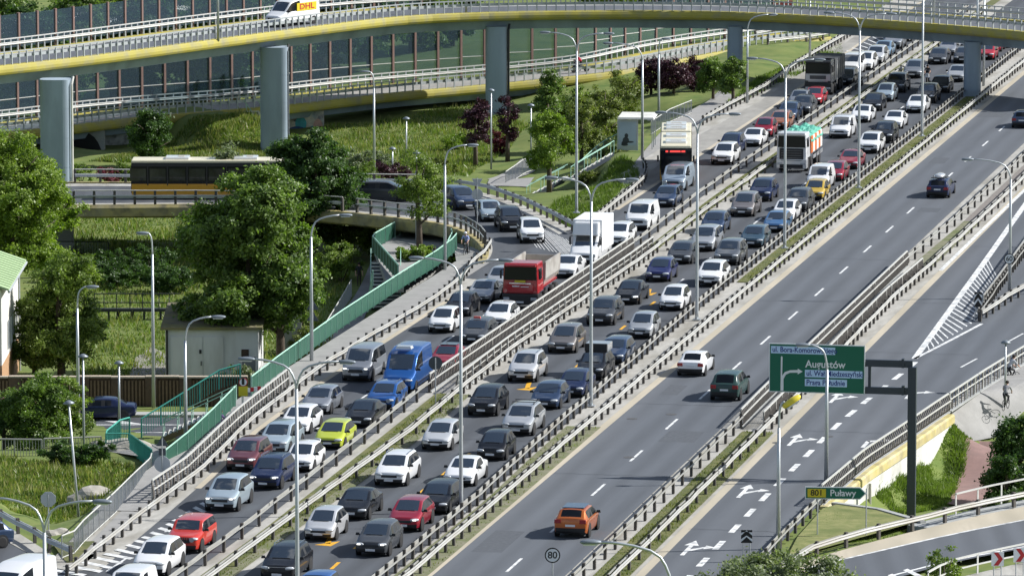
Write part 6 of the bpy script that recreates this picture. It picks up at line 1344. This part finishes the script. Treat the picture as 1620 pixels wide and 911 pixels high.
# ------------------------------------------------------------------ stairs, panel railings, fences
def panel_rail(label, pts, h=1.25, step=2., m=M_GREEN, cat='panel railing', group='green panel railings', bar=False):
    pts = resample(pts, step); g = thing('panel_railing', label, cat, group=group)
    for i, p in enumerate(pts):
        MB().box((p.x, p.y, p.z+h/2), (.1, .1, h)).build('post', M_MINT if m is M_GREEN else m, g)
        if i < len(pts)-1:
            q = pts[i+1]; e = (q-p); n_ = Vector((-e.y, e.x, 0)).normalized()*.02
            if bar:
                mb = MB(); k = max(3, int(e.length/.17))
                for j in range(1, k): c = p.lerp(q, j/k); mb.box((c.x, c.y, c.z+h/2), (.035, .035, h-.1))
                mb.build('bars', m, g)['kind'] = 'stuff'
            else: MB().prism([p+e*.03+n_+Vector((0,0,.12)), q-e*.03+n_+Vector((0,0,.12)), q-e*.03-n_+Vector((0,0,.12)), p+e*.03-n_+Vector((0,0,.12))], (0, 0, h-.22)).build('panel', m, g)
    mb = MB(); mb.tube([p+Vector((0, 0, h)) for p in pts], .05, 6); mb.build('handrail', M_MINT if m is M_GREEN else m, g); return g
panel_rail('long green panel railing along the outer edge of the footway', [P(*q) for q in [(398,627,0),(440,594,0),(540,521,0),(640,455,0),(690,424,0),(716,404,0),(722,396,-.1)]])
panel_rail('dark green panel railing below the striped barrier, down to the round sign', [P(*q) for q in [(262,745,-.6),(298,716,-.2),(340,676,0),(372,643,0)]])
panel_rail('green panel railing round the corner of the planter platform', [P(*q) for q in [(630,446,-1.1),(588,398,-1.3),(640,368,-1.5)]])
panel_rail('green panel railing on the cycle path side of the platform', [P(*q) for q in [(672,368,-1.5),(702,369,-1.4),(716,392,-1.2),(708,408,-1.1)]])
panel_rail('black bar railing between the planter and the footway', [P(*q) for q in [(640,462,-.9),(680,436,-1.),(706,416,-1.)]], 1.2, 1.4, M_BLACK, bar=True, group='bar railings')
panel_rail('pale green rail at the top of the stairs below the platform', [P(*q) for q in [(583,492,-3.9),(590,452,-1.3)]], 1.1, 2.2, M_MINT, group='stair rails')
panel_rail('teal baluster railing of the stairs down to the street', [P(*q) for q in [(380,606,.0),(362,606,.0),(224,692,-3.1)]], 1.2, 1.5, M_TEAL, bar=True, group='stair rails')
panel_rail('teal baluster railing round the lower landing', [P(*q) for q in [(205,690,-3.2),(195,690,-3.2),(163,716,-3.2),(205,716,-3.2),(240,742,-2.4)]], 1.2, 1.4, M_TEAL, bar=True, group='stair rails')
panel_rail('grey bar railing at the left edge by the hedge', [P(*q) for q in [(-20,722,-3.1),(66,723,-3.1)]], 1.1, 1.6, M_GALV, bar=True, group='bar railings')
panel_rail('low grey bar railing behind the hedge', [P(*q) for q in [(70,719,-3.2),(160,716,-3.2)]], 1., 1.6, M_GALV, bar=True, group='bar railings')
def mesh_fence(label, pts, h, step, m=M_RAILW, fill=.5):
    pts = resample(pts, step); g = thing('mesh_fence', label, 'fence', group='mesh fences')
    for i, p in enumerate(pts):
        MB().box((p.x, p.y, p.z+h/2), (.06, .06, h)).build('post', m, g)
        if i < len(pts)-1:
            q = pts[i+1]; mb = MB(); k = max(4, int((q-p).length/.13))
            for j in range(k+1): c = p.lerp(q, j/k); mb.box((c.x, c.y, c.z+h/2), (.014, .014, h-.1))
            mb.build('wires', M_GALVB, g)['kind'] = 'stuff'
    mb = MB(); mb.tube([p+Vector((0, 0, h)) for p in pts], .04, 6); mb.tube([p+Vector((0, 0, .08)) for p in pts], .03, 5); mb.build('frame_rail', m, g); return g
mesh_fence('pale mesh fence along the ramp footway above the pale rocks', [P(*q) for q in [(98,884,0),(118,876,0),(133,858,0),(180,815,-.05),(215,780,-.4),(238,758,-.9),(240,750,-1.5)]], 1.25, 1.6)
mesh_fence('mesh fence beside the low path with the walker', [P(*q) for q in [(512,545,-4.3),(545,490,-4.2),(556,470,-4.2)]], 1.3, 1.6)
mesh_fence('mesh fence along the sidewalk behind the bus shelter', [P(*q) for q in [(1030,214,-.1),(1060,194,-.1),(1094,180,-.1)]], 1.2, 1.3)
mesh_fence('green tinted fence beside the stairs to the bus stop', [P(*q) for q in [(915,282,-2.),(950,250,-.8),(984,232,-.1)]], 1.3, 1.3, M_MINT)
mesh_fence('fence on the lawn side of the path to the stairs', [P(*q) for q in [(800,296,-2.9),(830,275,-2.8),(850,268,-2.8)]], 1.3, 1.6)
mesh_fence('dark thin fence in the meadow under the ramp', [P(*q) for q in [(68,402,-4.5),(138,402,-4.5),(172,403,-4.5)]], 1.0, 2.4, M_BLACK)
def stairs(label, a, b, wd, n, m, side):                  # a: bottom point, b: top point (left edge of each), width vector side
    t = thing('staircase', label, 'stairs', group='outdoor stairs'); a, b, sv = Vector(a), Vector(b), Vector(side).normalized()*wd
    tm = M_CONCW; run = Vector((b.x-a.x, b.y-a.y, 0))/n; rise = (b.z-a.z)/n
    for i in range(n):
        p = a+run*i; z = a.z+rise*(i+1); q = [p, p+run*.66, p+run*.66+sv, p+sv]; MB().prism([Vector((v.x, v.y, z-.09)) for v in q], (0, 0, .09)).build('tread', tm, t)
        e = run*.03; q = [p+run*.12, p+run*.12+e, p+run*.12+e+sv, p+run*.12+sv]; MB().prism([Vector((v.x, v.y, z-rise)) for v in q], (0, 0, rise-.1)).build('riser', M_STEEL, t)
    for off in (Vector((0, 0, 0)), sv):
        mb = MB(); mb.add([a+off+Vector((0,0,-.25)), b+off+Vector((0,0,-.35)), b+off+Vector((0,0,.05)), a+off+Vector((0,0,.12))], [(0, 1, 2, 3)]); nn = sv.normalized()*.06
        mb = MB(); mb.prism([a+off+Vector((0,0,-.25)), b+off+Vector((0,0,-.35)), b+off+Vector((0,0,.05)), a+off+Vector((0,0,.12))], nn); mb.build('stringer', m, t)
        MB().tube([a+off+Vector((0,0,1.)), b+off+Vector((0,0,1.))], .035, 6).build('handrail', M_MINT, t)
        for i in range(0, n+1, 3): p = a.lerp(b, i/n)+off; MB().tube([p, p+Vector((0,0,1.))], .03, 5).build('baluster', M_MINT, t)
    return t
a_ = P(586, 489, -3.9); stairs('stairs climbing from the low path to the planter platform', a_, (a_.x-.1, a_.y+6.3, -1.25), 2.2, 13, M_CONC, (1, 0, 0))
a_ = P(833, 314, -2.9); b_ = P(893, 283, -1.5); stairs('lower flight of stairs to the bus stop', a_, b_, 1.9, 8, M_STEEL, (.15, 1, 0))
a_ = P(903, 283, -1.5); b_ = P(966, 246, -.05); stairs('upper flight of stairs to the bus stop', a_, b_, 2.1, 9, M_STEEL, (.15, 1, 0))
pxsheet('stair_landing', [(890,284,-1.5),(906,284,-1.5),(915,279,-1.5),(897,278,-1.5)], M_CONCW, .12)
a_ = P(258, 694, -3.05); b_ = P(372, 641, -.05); stairs('brown sided stairs from the footway down to the street', a_, b_, 1.7, 15, mat('brown_beam', (.17, .11, .05), .7, var=.15), (0, 1, 0))
a_ = P(414, 214, -4.4); b_ = P(386, 176, -2.0); stairs('concrete stairs on the bank by the second viaduct pillar', a_, b_, 1.3, 14, M_CONC, (1, .1, 0))
# ------------------------------------------------------------------ bus shelter
sh = thing('bus_shelter', 'bus stop shelter with a poster panel and pale roof', 'bus shelter', P(992, 238, -.05), -.1)
MB().box((0.05, 0, 1.3), (1.75, .16, 2.6)).build('poster_frame', M_GALVB, sh); MB().box((.05, -.09, 1.42), (1.45, .02, 2.0)).build('poster', mat('poster_blue', (.36, .44, .52), .4, var=.15, scale=.6), sh)
mb = MB()
for c, rx, rz_ in (((-.05, 1.25), .16, .2), ((-.1, .85), .28, .3), ((-.25, .62), .22, .2), ((.25, .72), .34, .08), ((-.2, .5), .3, .12)): mb.add([(c[0]+rx*math.cos(2*PI*i/12), -.105, c[1]+rz_*math.sin(2*PI*i/12)) for i in range(12)], [tuple(range(12))])
mb.build('poster_figure', mat('poster_dark', (.04, .045, .055), .5), sh)
MB().box((.75, 1.9, 2.75), (3.1, 4.6, .16), top=.97).build('roof', M_CONCW, sh); MB().box((2.0, 1.9, 2.62), (.5, 4.4, .1)).build('roof_edge', M_GALVB, sh)
for y in (.3, 2., 3.8): MB().box((-.6, y, 1.35), (.07, .07, 2.6)).build('post', M_GALVB, sh); MB().box((2.1, y, 1.35), (.07, .07, 2.6)).build('post', M_GALVB, sh)
for k in range(3): MB().box((-.6, .9+k*1.25, 1.4), (.03, 1.15, 2.0)).build('glass_pane', M_NGLASS, sh)
MB().box((.2, 2.4, .45), (.4, 2.2, .06)).build('bench', M_BLACK, sh)
# ------------------------------------------------------------------ buildings, brick wall, pipe rack
hb = thing('green_roofed_building', 'white building with a pale green metal roof at the left edge', 'building')
C1 = P(30, 588, -4.5); C1 = Vector((C1.x, C1.y, 0)); E2 = P(-6, 468, 3.2); dv = nrm(E2-C1); C2 = C1+dv*14; pv = Vector((-abs(dv.y), dv.x*math.copysign(1, dv.y)*1, 0)).normalized()
pv = Vector((dv.y, -dv.x, 0)); pv = pv if pv.x < 0 else -pv
M_PL = mat('white_plaster', (.72, .7, .66), .85, var=.05, scale=1.2, dirt=((.5, .47, .42), .7, .5)); M_BRK = mat('orange_brick', (.42, .25, .14), .9, var=.15, scale=6)
mb = MB(); mb.prism([C1+Vector((0,0,-2.)), C2+Vector((0,0,-2.)), C2+pv*10+Vector((0,0,-2.)), C1+pv*10+Vector((0,0,-2.))], (0, 0, 5.05)); mb.build('wall', M_PL, hb)
mb = MB(); mb.prism([C1+Vector((0,0,-4.6)), C2+Vector((0,0,-4.6)), C2+pv*10+Vector((0,0,-4.6)), C1+pv*10+Vector((0,0,-4.6))], (0, 0, 2.6)); mb.build('plinth', M_BRK, hb)
o_ = -pv*.55; M_GROOF = mat('pale_green_roof', (.36, .48, .26), .5, var=.06, scale=.8); r0 = C1-dv*.5+o_+Vector((0, 0, 3.05)); r1_ = C2+dv*.5+o_+Vector((0, 0, 3.05)); up_ = pv*6+Vector((0, 0, 2.1))
mb = MB(); mb.prism([r0, r1_, r1_+up_, r0+up_], (0, 0, .14)); mb.build('roof', M_GROOF, hb)
for i in range(1, 15): p = r0.lerp(r1_, i/15); mb = MB(); mb.prism([p+Vector((0,0,.14)), p+dv*.05+Vector((0,0,.14)), p+dv*.05+up_+Vector((0,0,.14)), p+up_+Vector((0,0,.14))], (0, 0, .05)); mb.build('roof_seam', M_GROOF, hb)
MB().tube([r0+Vector((0,0,-.05)), r1_+Vector((0,0,-.05))], .09, 8).build('gutter', M_GALVB, hb); MB().tube([C1+o_*.15+Vector((0,0,-4.4)), C1+o_*.15+Vector((0,0,2.6)), r0], .06, 6).build('drain_pipe', M_GALVB, hb)
for k in (1.4, 3.6, 5.8, 8.):
    p = C1+dv*k; w_ = MB().prism([p+o_*.08+Vector((0,0,-1.6)), p+dv*1.4+o_*.08+Vector((0,0,-1.6)), p+dv*1.4-o_*.04+Vector((0,0,-1.6)), p-o_*.04+Vector((0,0,-1.6))], (0, 0, 1.9)).build('window', M_CGLASS, hb)
    for j in (0, .68, 1.36): MB().prism([p+dv*j+o_*.12+Vector((0,0,-1.6)), p+dv*(j+.07)+o_*.12+Vector((0,0,-1.6)), p+dv*(j+.07)+o_*.07+Vector((0,0,-1.6)), p+dv*j+o_*.07+Vector((0,0,-1.6))], (0, 0, 1.9)).build('frame', M_SWHITE, w_)
gY = 400.; gx0, gx1, gx2 = PY(262, 600, gY).x, PY(354, 600, gY).x, PY(409, 600, gY).x; ze = PY(300, 521, gY).z; gd = 8.
ga = thing('garage', 'pale grey garage with a mossy flat roof behind the brick wall', 'building'); M_GW = mat('garage_white', (.62, .63, .62), .8, var=.05, scale=1.2, dirt=((.4, .39, .35), .9, .6), stretch=(1, 1, .3))
MB().box(((gx0+gx2)/2, gY+gd/2, (ze-4.6)/2), (gx2-gx0, gd, ze+4.6)).build('wall', M_GW, ga)
mb = MB(); mb.prism([(gx0-.3, gY-.3, ze), (gx2+.3, gY-.3, ze), (gx2+.3, gY+gd+.3, ze+.5), (gx0-.3, gY+gd+.3, ze+.5)], (0, 0, .18)); mb.build('roof', mat('mossy_roof', (.2, .17, .13), .95, col2=(.2, .19, .05), scale=.7, dirt=((.09, .08, .07), .9, .7), bump=.4), ga)
for x0, x1 in ((gx0+.35, (gx0+gx1)/2+.55), ((gx0+gx1)/2+.6, gx1)): MB().box(((x0+x1)/2, gY-.03, (ze-.5-4.5)/2), (x1-x0, .06, ze-.5+4.5)).build('door', M_GW, ga)
MB().box(((gx0+gx1)/2+.45, gY-.09, -2.9), (.06, .06, .3)).build('handle', M_BLACK, ga); MB().box(((gx0+gx1)/2+.4, gY-.09, ze-1.5), (.16, .05, .26)).build('lamp', M_BLACK, ga)
MB().box((gx1+1.45, gY-.03, ze-1.6), (.5, .05, .5)).build('window', M_CGLASS, ga); MB().tube([(gx0+.12, gY-.12, -4.5), (gx0+.12, gY-.12, ze)], .07, 6).build('drain_pipe', M_BLACK, ga)
MB().box((gx1+1.7, gY-.03, -3.4), (.9, .05, 1.9)).build('side_door', mat('grey_door', (.2, .21, .22), .7), ga)
mb = MB(); mb.box((gx2+.9, gY+1.5, -3.9), (1.4, 3., 1.2)); mb.build('annex', M_CONC, ga)
gw = thing('concrete_wall', 'old grey concrete wall behind the leaning tree trunk', 'wall'); a = PY(442, 590, 414); MB().box((a.x+.7, 414, -2.6), (1.7, .3, 4.2)).build('slab', M_CONC, gw)
wl = thing('brick_wall', 'brown brick wall with slatted bays along the street', 'wall'); wY = 391.3; M_BWALL = mat('brown_brick', (.15, .095, .06), .9, col2=(.1, .07, .045), scale=5, dirt=((.06, .05, .04), .6, .6)); x0 = PY(-40, 640, wY).x; x1 = PY(392, 640, wY).x; zt_ = PY(150, 598, wY).z
MB().box(((x0+x1)/2, wY+.25, (zt_-4.6)/2), (x1-x0, .2, zt_+4.6)).build('backing', M_BWALL, wl); M_COPE = mat('coping', (.45, .38, .3), .8, var=.1)
n = 8; bw = (x1-x0)/n
for i in range(n):
    xa = x0+bw*i; MB().box((xa+bw*.18, wY+.1, (zt_-4.6)/2), (bw*.36, .34, zt_+4.6)).build('pier', M_BWALL, wl); mb = MB(); k = int(bw*.64/.22)
    for j in range(k): mb.box((xa+bw*.36+(j+.5)*bw*.64/k, wY+.1, (zt_-4.6)/2-.06), (.12, .16, zt_+4.4))
    mb.build('slats', mat('wall_slats', (.19, .125, .075), .85, var=.15, scale=3), wl)['kind'] = 'stuff'
    MB().box((xa+bw/2, wY+.15, zt_+.06+.03*(i % 2)), (bw-.03, .5, .1)).build('coping', M_COPE, wl)
pr_ = thing('pipe_rack', 'black steel pipe rack on trestles in the meadow', 'pipe rack'); rY = 432.
def rx(px): return PY(px, 500, rY).x
def rz(py): return PY(200, py, rY).z
M_RK = mat('rack_black', (.03, .035, .035), .6)
MB().box(((rx(125)+rx(285))/2, rY, rz(490)), (rx(285)-rx(125), .5, .22)).build('walkway', M_RK, pr_)
for yy in (464, 478): MB().tube([(rx(150), rY-.2, rz(yy)), (rx(285), rY-.2, rz(yy))], .04, 6).build('rail', M_RK, pr_)
for px in (150, 165, 185, 206, 226, 252, 268): MB().tube([(rx(px), rY-.2, rz(490)), (rx(px), rY-.2, rz(463))], .04, 5).build('post', M_RK, pr_)
for px in (172, 186, 208, 228, 254): MB().box((rx(px), rY, (rz(490)-4.6)/2), (.16, .3, rz(490)+4.6), top=.8).build('leg', M_RK, pr_)
for px in (186, 208): MB().tube([(rx(px-3), rY-.1, -4.6), (rx(px+3), rY-.1, rz(492))], .1, 6).tube([(rx(px+5), rY-.1, -4.6), (rx(px+1), rY-.1, rz(492))], .1, 6).build('brace', M_RK, pr_)
def rock(label, base, s, seed, m=None):
    bm = bmesh.new(); bmesh.ops.create_icosphere(bm, subdivisions=3, radius=1); r = random.Random(seed); ph = [r.uniform(0, 6) for _ in range(6)]
    for v in bm.verts: v.co *= 1+.16*math.sin(v.co.x*3+ph[0])*math.cos(v.co.y*2.4+ph[1])+.1*math.sin(v.co.z*5+ph[2]+v.co.x*4); v.co = Vector((v.co.x*s[0], v.co.y*s[1], max(-.3, v.co.z)*s[2]))
    me = bpy.data.meshes.new('boulder'); bm.to_mesh(me); bm.free(); me.materials.append(mat('boulder_stone', (.36, .34, .3), .95, var=.2, scale=2, bump=.6)); o = link('boulder', me); o.location = base; return tag(o, label, 'rock', 'pale boulders on the grass bank')
rock('long pale boulder behind the mesh fence', P(150, 790, -1.2), (1.5, .9, .75), 1); rock('smaller pale boulder at the end of the mesh fence', P(88, 850, -.4), (.8, .5, .55), 2); rock('pale boulder at the foot of the teal landing railing', P(190, 712, -3.1), (1.7, .8, .8), 3)
# ------------------------------------------------------------------ people, bicycles, motorcycles
SKIN = mat('skin', (.5, .3, .21), .6)
def person(label, loc, rz, pose, top, legs, hair, helmet=None, sc=1., group=None):
    t = thing('person', label, 'person', loc, rz, group); J = {}
    if pose == 'ride': J = dict(pel=(0, .12, .98), sp=(0, .0, 1.2), ch=(0, -.2, 1.4), nk=(0, -.28, 1.52), hd=(0, -.33, 1.66), sL=(-.19, -.2, 1.43), sR=(.19, -.2, 1.43), eL=(-.27, -.36, 1.2), eR=(.27, -.36, 1.2), wL=(-.23, -.55, 1.06), wR=(.23, -.55, 1.06), hL=(-.1, .1, .95), hR=(.1, .1, .95), kL=(-.12, -.28, .82), kR=(.12, -.2, .62), aL=(-.11, -.06, .46), aR=(.11, -.02, .2), tL=(-.11, -.22, .4), tR=(.11, -.18, .14))
    elif pose == 'walk': J = dict(pel=(0, 0, .95), sp=(0, 0, 1.15), ch=(0, 0, 1.38), nk=(0, 0, 1.52), hd=(0, -.02, 1.66), sL=(-.19, 0, 1.43), sR=(.19, 0, 1.43), eL=(-.25, .06, 1.15), eR=(.25, -.06, 1.15), wL=(-.26, -.04, .9), wR=(.26, -.2, .93), hL=(-.1, 0, .92), hR=(.1, 0, .92), kL=(-.11, -.14, .5), kR=(.11, .06, .5), aL=(-.11, -.16, .09), aR=(.11, .28, .12), tL=(-.11, -.32, .04), tR=(.11, .16, .04))
    else: J = dict(pel=(0, 0, .95), sp=(0, -.02, 1.15), ch=(0, -.1, 1.36), nk=(0, -.16, 1.5), hd=(0, -.2, 1.64), sL=(-.19, -.1, 1.42), sR=(.19, -.1, 1.42), eL=(-.24, -.25, 1.18), eR=(.24, -.25, 1.18), wL=(-.2, -.45, 1.08), wR=(.2, -.45, 1.08), hL=(-.1, 0, .92), hR=(.1, 0, .92), kL=(-.11, -.03, .5), kR=(.11, .02, .5), aL=(-.11, 0, .09), aR=(.11, .05, .09), tL=(-.12, -.16, .04), tR=(.12, -.11, .04))
    R_ = dict(pel=.145, sp=.13, ch=.15, nk=.06, hd=.1, sL=.07, sR=.07, eL=.047, eR=.047, wL=.034, wR=.034, hL=.1, hR=.1, kL=.062, kR=.062, aL=.042, aR=.042, tL=.04, tR=.04)
    E_ = [('pel', 'sp'), ('sp', 'ch'), ('ch', 'nk'), ('nk', 'hd'), ('ch', 'sL'), ('sL', 'eL'), ('eL', 'wL'), ('ch', 'sR'), ('sR', 'eR'), ('eR', 'wR'), ('pel', 'hL'), ('hL', 'kL'), ('kL', 'aL'), ('aL', 'tL'), ('pel', 'hR'), ('hR', 'kR'), ('kR', 'aR'), ('aR', 'tR')]
    for s_, sx in (('L', -1), ('R', 1)):
        wv = Vector(J['w'+s_]); d = (wv-Vector(J['e'+s_])).normalized(); J['p'+s_] = tuple(wv+d*.07); R_['p'+s_] = .032; E_.append(('w'+s_, 'p'+s_))
        for k in range(5):
            sp = Vector((sx*.012*(1 if k else -3), 0, 0)); off = Vector((.02*(k-2.2), 0, .0)) if k else Vector((-sx*.05, -.02, 0)); ln = (.05, .085, .095, .088, .07)[k]; b0 = Vector(J['p'+s_]) if k else wv+d*.03
            m1 = b0+off+d*ln*.55; m2 = m1+d*ln*.45+Vector((0, 0, -.03)); J[f'f{k}{s_}'] = tuple(m1); J[f'g{k}{s_}'] = tuple(m2); R_[f'f{k}{s_}'] = .0095; R_[f'g{k}{s_}'] = .008; E_ += [('p'+s_ if k else 'w'+s_, f'f{k}{s_}'), (f'f{k}{s_}', f'g{k}{s_}')]
    keys = list(J); me = bpy.data.meshes.new('sk'); me.from_pydata([J[k] for k in keys], [(keys.index(a), keys.index(b)) for a, b in E_], []); o = bpy.data.objects.new('sk', me); COL.objects.link(o)
    o.modifiers.new('skin', 'SKIN'); sv = me.skin_vertices[0].data if me.skin_vertices else None
    if sv is None: me.attributes.new('x', 'FLOAT', 'POINT')
    for i, k in enumerate(keys): sv[i].radius = (R_[k], R_[k]); sv[i].use_root = (k == 'pel')
    o.modifiers.new('sub', 'SUBSURF').levels = 1
    ev = bpy.data.meshes.new_from_object(o.evaluated_get(bpy.context.evaluated_depsgraph_get())); bpy.data.objects.remove(o); ev.name = 'body'
    for m in (top, legs, SKIN, M_BLACK): ev.materials.append(m)
    segs = [(Vector(J[a]), Vector(J[b]), 2 if b in ('hd',) or b[0] in 'pfg' and len(b) < 4 and b != 'pel' or b[0] == 'w' else (3 if b[0] == 't' else (1 if b[0] in 'hka' and b != 'hd' else 0))) for a, b in E_]
    for p in ev.polygons:
        best = 9
        for a, b, mi in segs:
            ab = b-a; u = max(0, min(1, (p.center-a).dot(ab)/max(ab.length_squared, 1e-6))); d = (a+ab*u-p.center).length
            if d < best: best = d; p.material_index = mi
        p.use_smooth = True
    link('body', ev, t); hd = Vector(J['hd'])
    mb = MB(); mb.lathe([(.118, -.02), (.122, .04), (.1, .1), (.05, .135), (.01, .145)], 12, (hd.x, hd.y+.015, hd.z)); mb.build('helmet' if helmet else 'hair', helmet or hair, t, True)
    for s_ in (-1, 1): MB().box((hd.x+s_*.037, hd.y-.1, hd.z+.0), (.022, .016, .014)).build('eye', M_BLACK, t); MB().box((hd.x+s_*.105, hd.y, hd.z-.01), (.02, .045, .06)).build('ear', SKIN, t)
    MB().box((hd.x, hd.y-.112, hd.z-.03), (.026, .03, .045), top=.6).build('nose', SKIN, t); MB().box((hd.x, hd.y-.1, hd.z-.062), (.045, .012, .01)).build('mouth', mat('lips', (.3, .1, .09), .6), t); t.scale = (sc, sc, sc); return t
def bicycle(label, loc, rz, m):
    t = thing('bicycle', label, 'bicycle', loc, rz, 'bicycles'); mb = MB(); F0, B0 = (0, -.52, .34), (0, .5, .34); bb = (0, .06, .3); st_ = (0, .2, .88); hd = (0, -.36, .86)
    for a, b in ((bb, st_), (bb, (0, -.4, .66)), (st_, hd), (bb, B0), (st_, B0), (hd, F0)): mb.tube([a, b], .02, 6)
    mb.build('frame', m, t)
    for c in (F0, B0):
        mb = MB(); mb.tube([(0, c[1]+.33*math.cos(2*PI*i/20), c[2]+.33*math.sin(2*PI*i/20)) for i in range(21)], .02, 5, caps=False); w_ = mb.build('wheel', M_TYRE, t); mb = MB()
        for i in range(8): mb.tube([c, (0, c[1]+.32*math.cos(PI*i/4), c[2]+.32*math.sin(PI*i/4))], .004, 3)
        mb.build('spokes', M_RIM, w_)
    MB().tube([(-.25, -.5, 1.02), (-.1, -.4, 1.0), (.1, -.4, 1.0), (.25, -.5, 1.02)], .016, 6).build('handlebar', M_BLACK, t); MB().box((0, .2, .93), (.13, .26, .06), top=.8).build('saddle', M_BLACK, t)
    MB().tube([(-.12, .0, .16), (.12, .12, .44)], .014, 5).build('crank', M_BLACK, t); return t
CL_ = lambda n, c: mat('cloth_'+n, c, .85)
p = P(738, 404, -.35); bicycle('bicycle under the rider in the white and blue jersey', p, -.25, M_BLACK); person('cyclist in a white and blue jersey and white helmet on the cycle path', p, -.25, 'ride', CL_('jersey', (.3, .36, .62)), M_BLACK, M_BLACK, mat('helmet_white', (.75, .76, .78), .3), group='people on bicycles')
p = P(1591, 648, -.95); bicycle('bicycle ridden away beside the thin lamp pole', p, PI-.35, M_BLACK); person('cyclist in a grey top and dark trousers riding away on the paving', p, PI-.35, 'ride', CL_('grey', (.26, .26, .27)), CL_('dark', (.02, .02, .025)), CL_('hair', (.03, .02, .015)), group='people on bicycles')
p = P(1598, 606, -.5); bicycle('bicycle half hidden by the railing at the right', p, PI-.9, M_STEEL); person('rider in a pale shirt and dark trousers partly behind the railing', p, PI-.9, 'ride', CL_('pale', (.42, .44, .48)), CL_('dark', (.02, .02, .025)), CL_('hair', (.03, .02, .015)), group='people on bicycles')
person('person in dark clothes walking on the low path towards the stairs', P(568, 452, -4.2), .1, 'walk', CL_('black', (.03, .03, .035)), CL_('brown', (.06, .045, .04)), CL_('hair', (.03, .02, .015)), group='people on foot')
p = P(694, 430, -1.1); bicycle('dark bicycle beside the planter hedge', p, -1.2, M_BLACK); person('person in dark clothes on a bicycle by the planter railing', p, -1.2, 'ride', CL_('black', (.03, .03, .035)), CL_('dark', (.02, .02, .025)), CL_('hair', (.03, .02, .015)), group='people on bicycles')
p = P(347, 694, -1.1); person('person in a purple top pushing a bicycle up the stairs', p, PI-.5, 'push', CL_('purple', (.12, .07, .2)), CL_('dark', (.02, .02, .025)), CL_('hair', (.1, .05, .03)), group='people on foot'); bicycle('bicycle being pushed up the stairs', P(352, 690, -1.0), PI-.6, M_BLACK)
def moto(label, loc, rz, m, rider, rl):
    t = thing('motorcycle', label, 'motorcycle', loc, rz, 'motorcycles'); mb = MB()
    for y in (-.72, .7): w_ = link('wheel', MB().lathe([(.2, -.07), (.29, -.07), (.31, 0), (.29, .07), (.2, .07)], 16, axis='x').mesh('wheel', M_TYRE, True), t); w_.location = (0, y, .31)
    bevbox('tank', (0, -.12, .82), (.34, .6, .26), m, t, .08, 2, (.7, .8, 0)); bevbox('fairing', (0, -.58, .82), (.42, .36, .5), m, t, .08, 2, (.7, .6, .05)); bevbox('engine', (0, .0, .48), (.36, .7, .34), M_STEEL, t, .05); bevbox('seat', (0, .42, .83), (.28, .7, .12), M_BLACK, t, .04); bevbox('tail', (0, .78, .86), (.2, .3, .14), m, t, .04)
    MB().tube([(-.36, -.42, 1.04), (0, -.5, 1.), (.36, -.42, 1.04)], .018, 6).build('handlebar', M_BLACK, t); MB().tube([(0, -.72, .31), (0, -.48, 1.)], .035, 6).build('fork', M_CHROME, t); bevbox('windshield', (0, -.66, 1.16), (.3, .04, .26), M_CGLASS, t, .01); MB().box((0, -.79, .85), (.16, .04, .12)).build('headlight', M_HLAMP, t)
    person(rl, loc, rz, 'ride', rider, CL_('leather', (.025, .025, .03)), M_BLACK, M_BLACK, group='motorcyclists')
moto('white motor scooter filtering between the lanes', P(1468, 132), -AL, PT('pearl'), CL_('black', (.03, .03, .035)), 'motor scooter rider in black between the lanes')
vi = min(range(len(v2n)), key=lambda i: abs(v2n[i].x-P(957, 104, -1.3).x)); dv2 = nrm(v2n[vi-1]-v2n[vi+1]); mp_ = v2n[vi]+Vector((-dv2.y, dv2.x, 0))*-3.; mp_ = v2n[vi]+Vector((dv2.y, -dv2.x, 0))*3.2; mp_.z = v2n[vi].z
moto('dark motorcycle on the lower viaduct', mp_, math.atan2(dv2.x, -dv2.y), PT('dgrey'), CL_('red', (.5, .02, .05)), 'motorcycle rider in a red jacket on the lower viaduct')
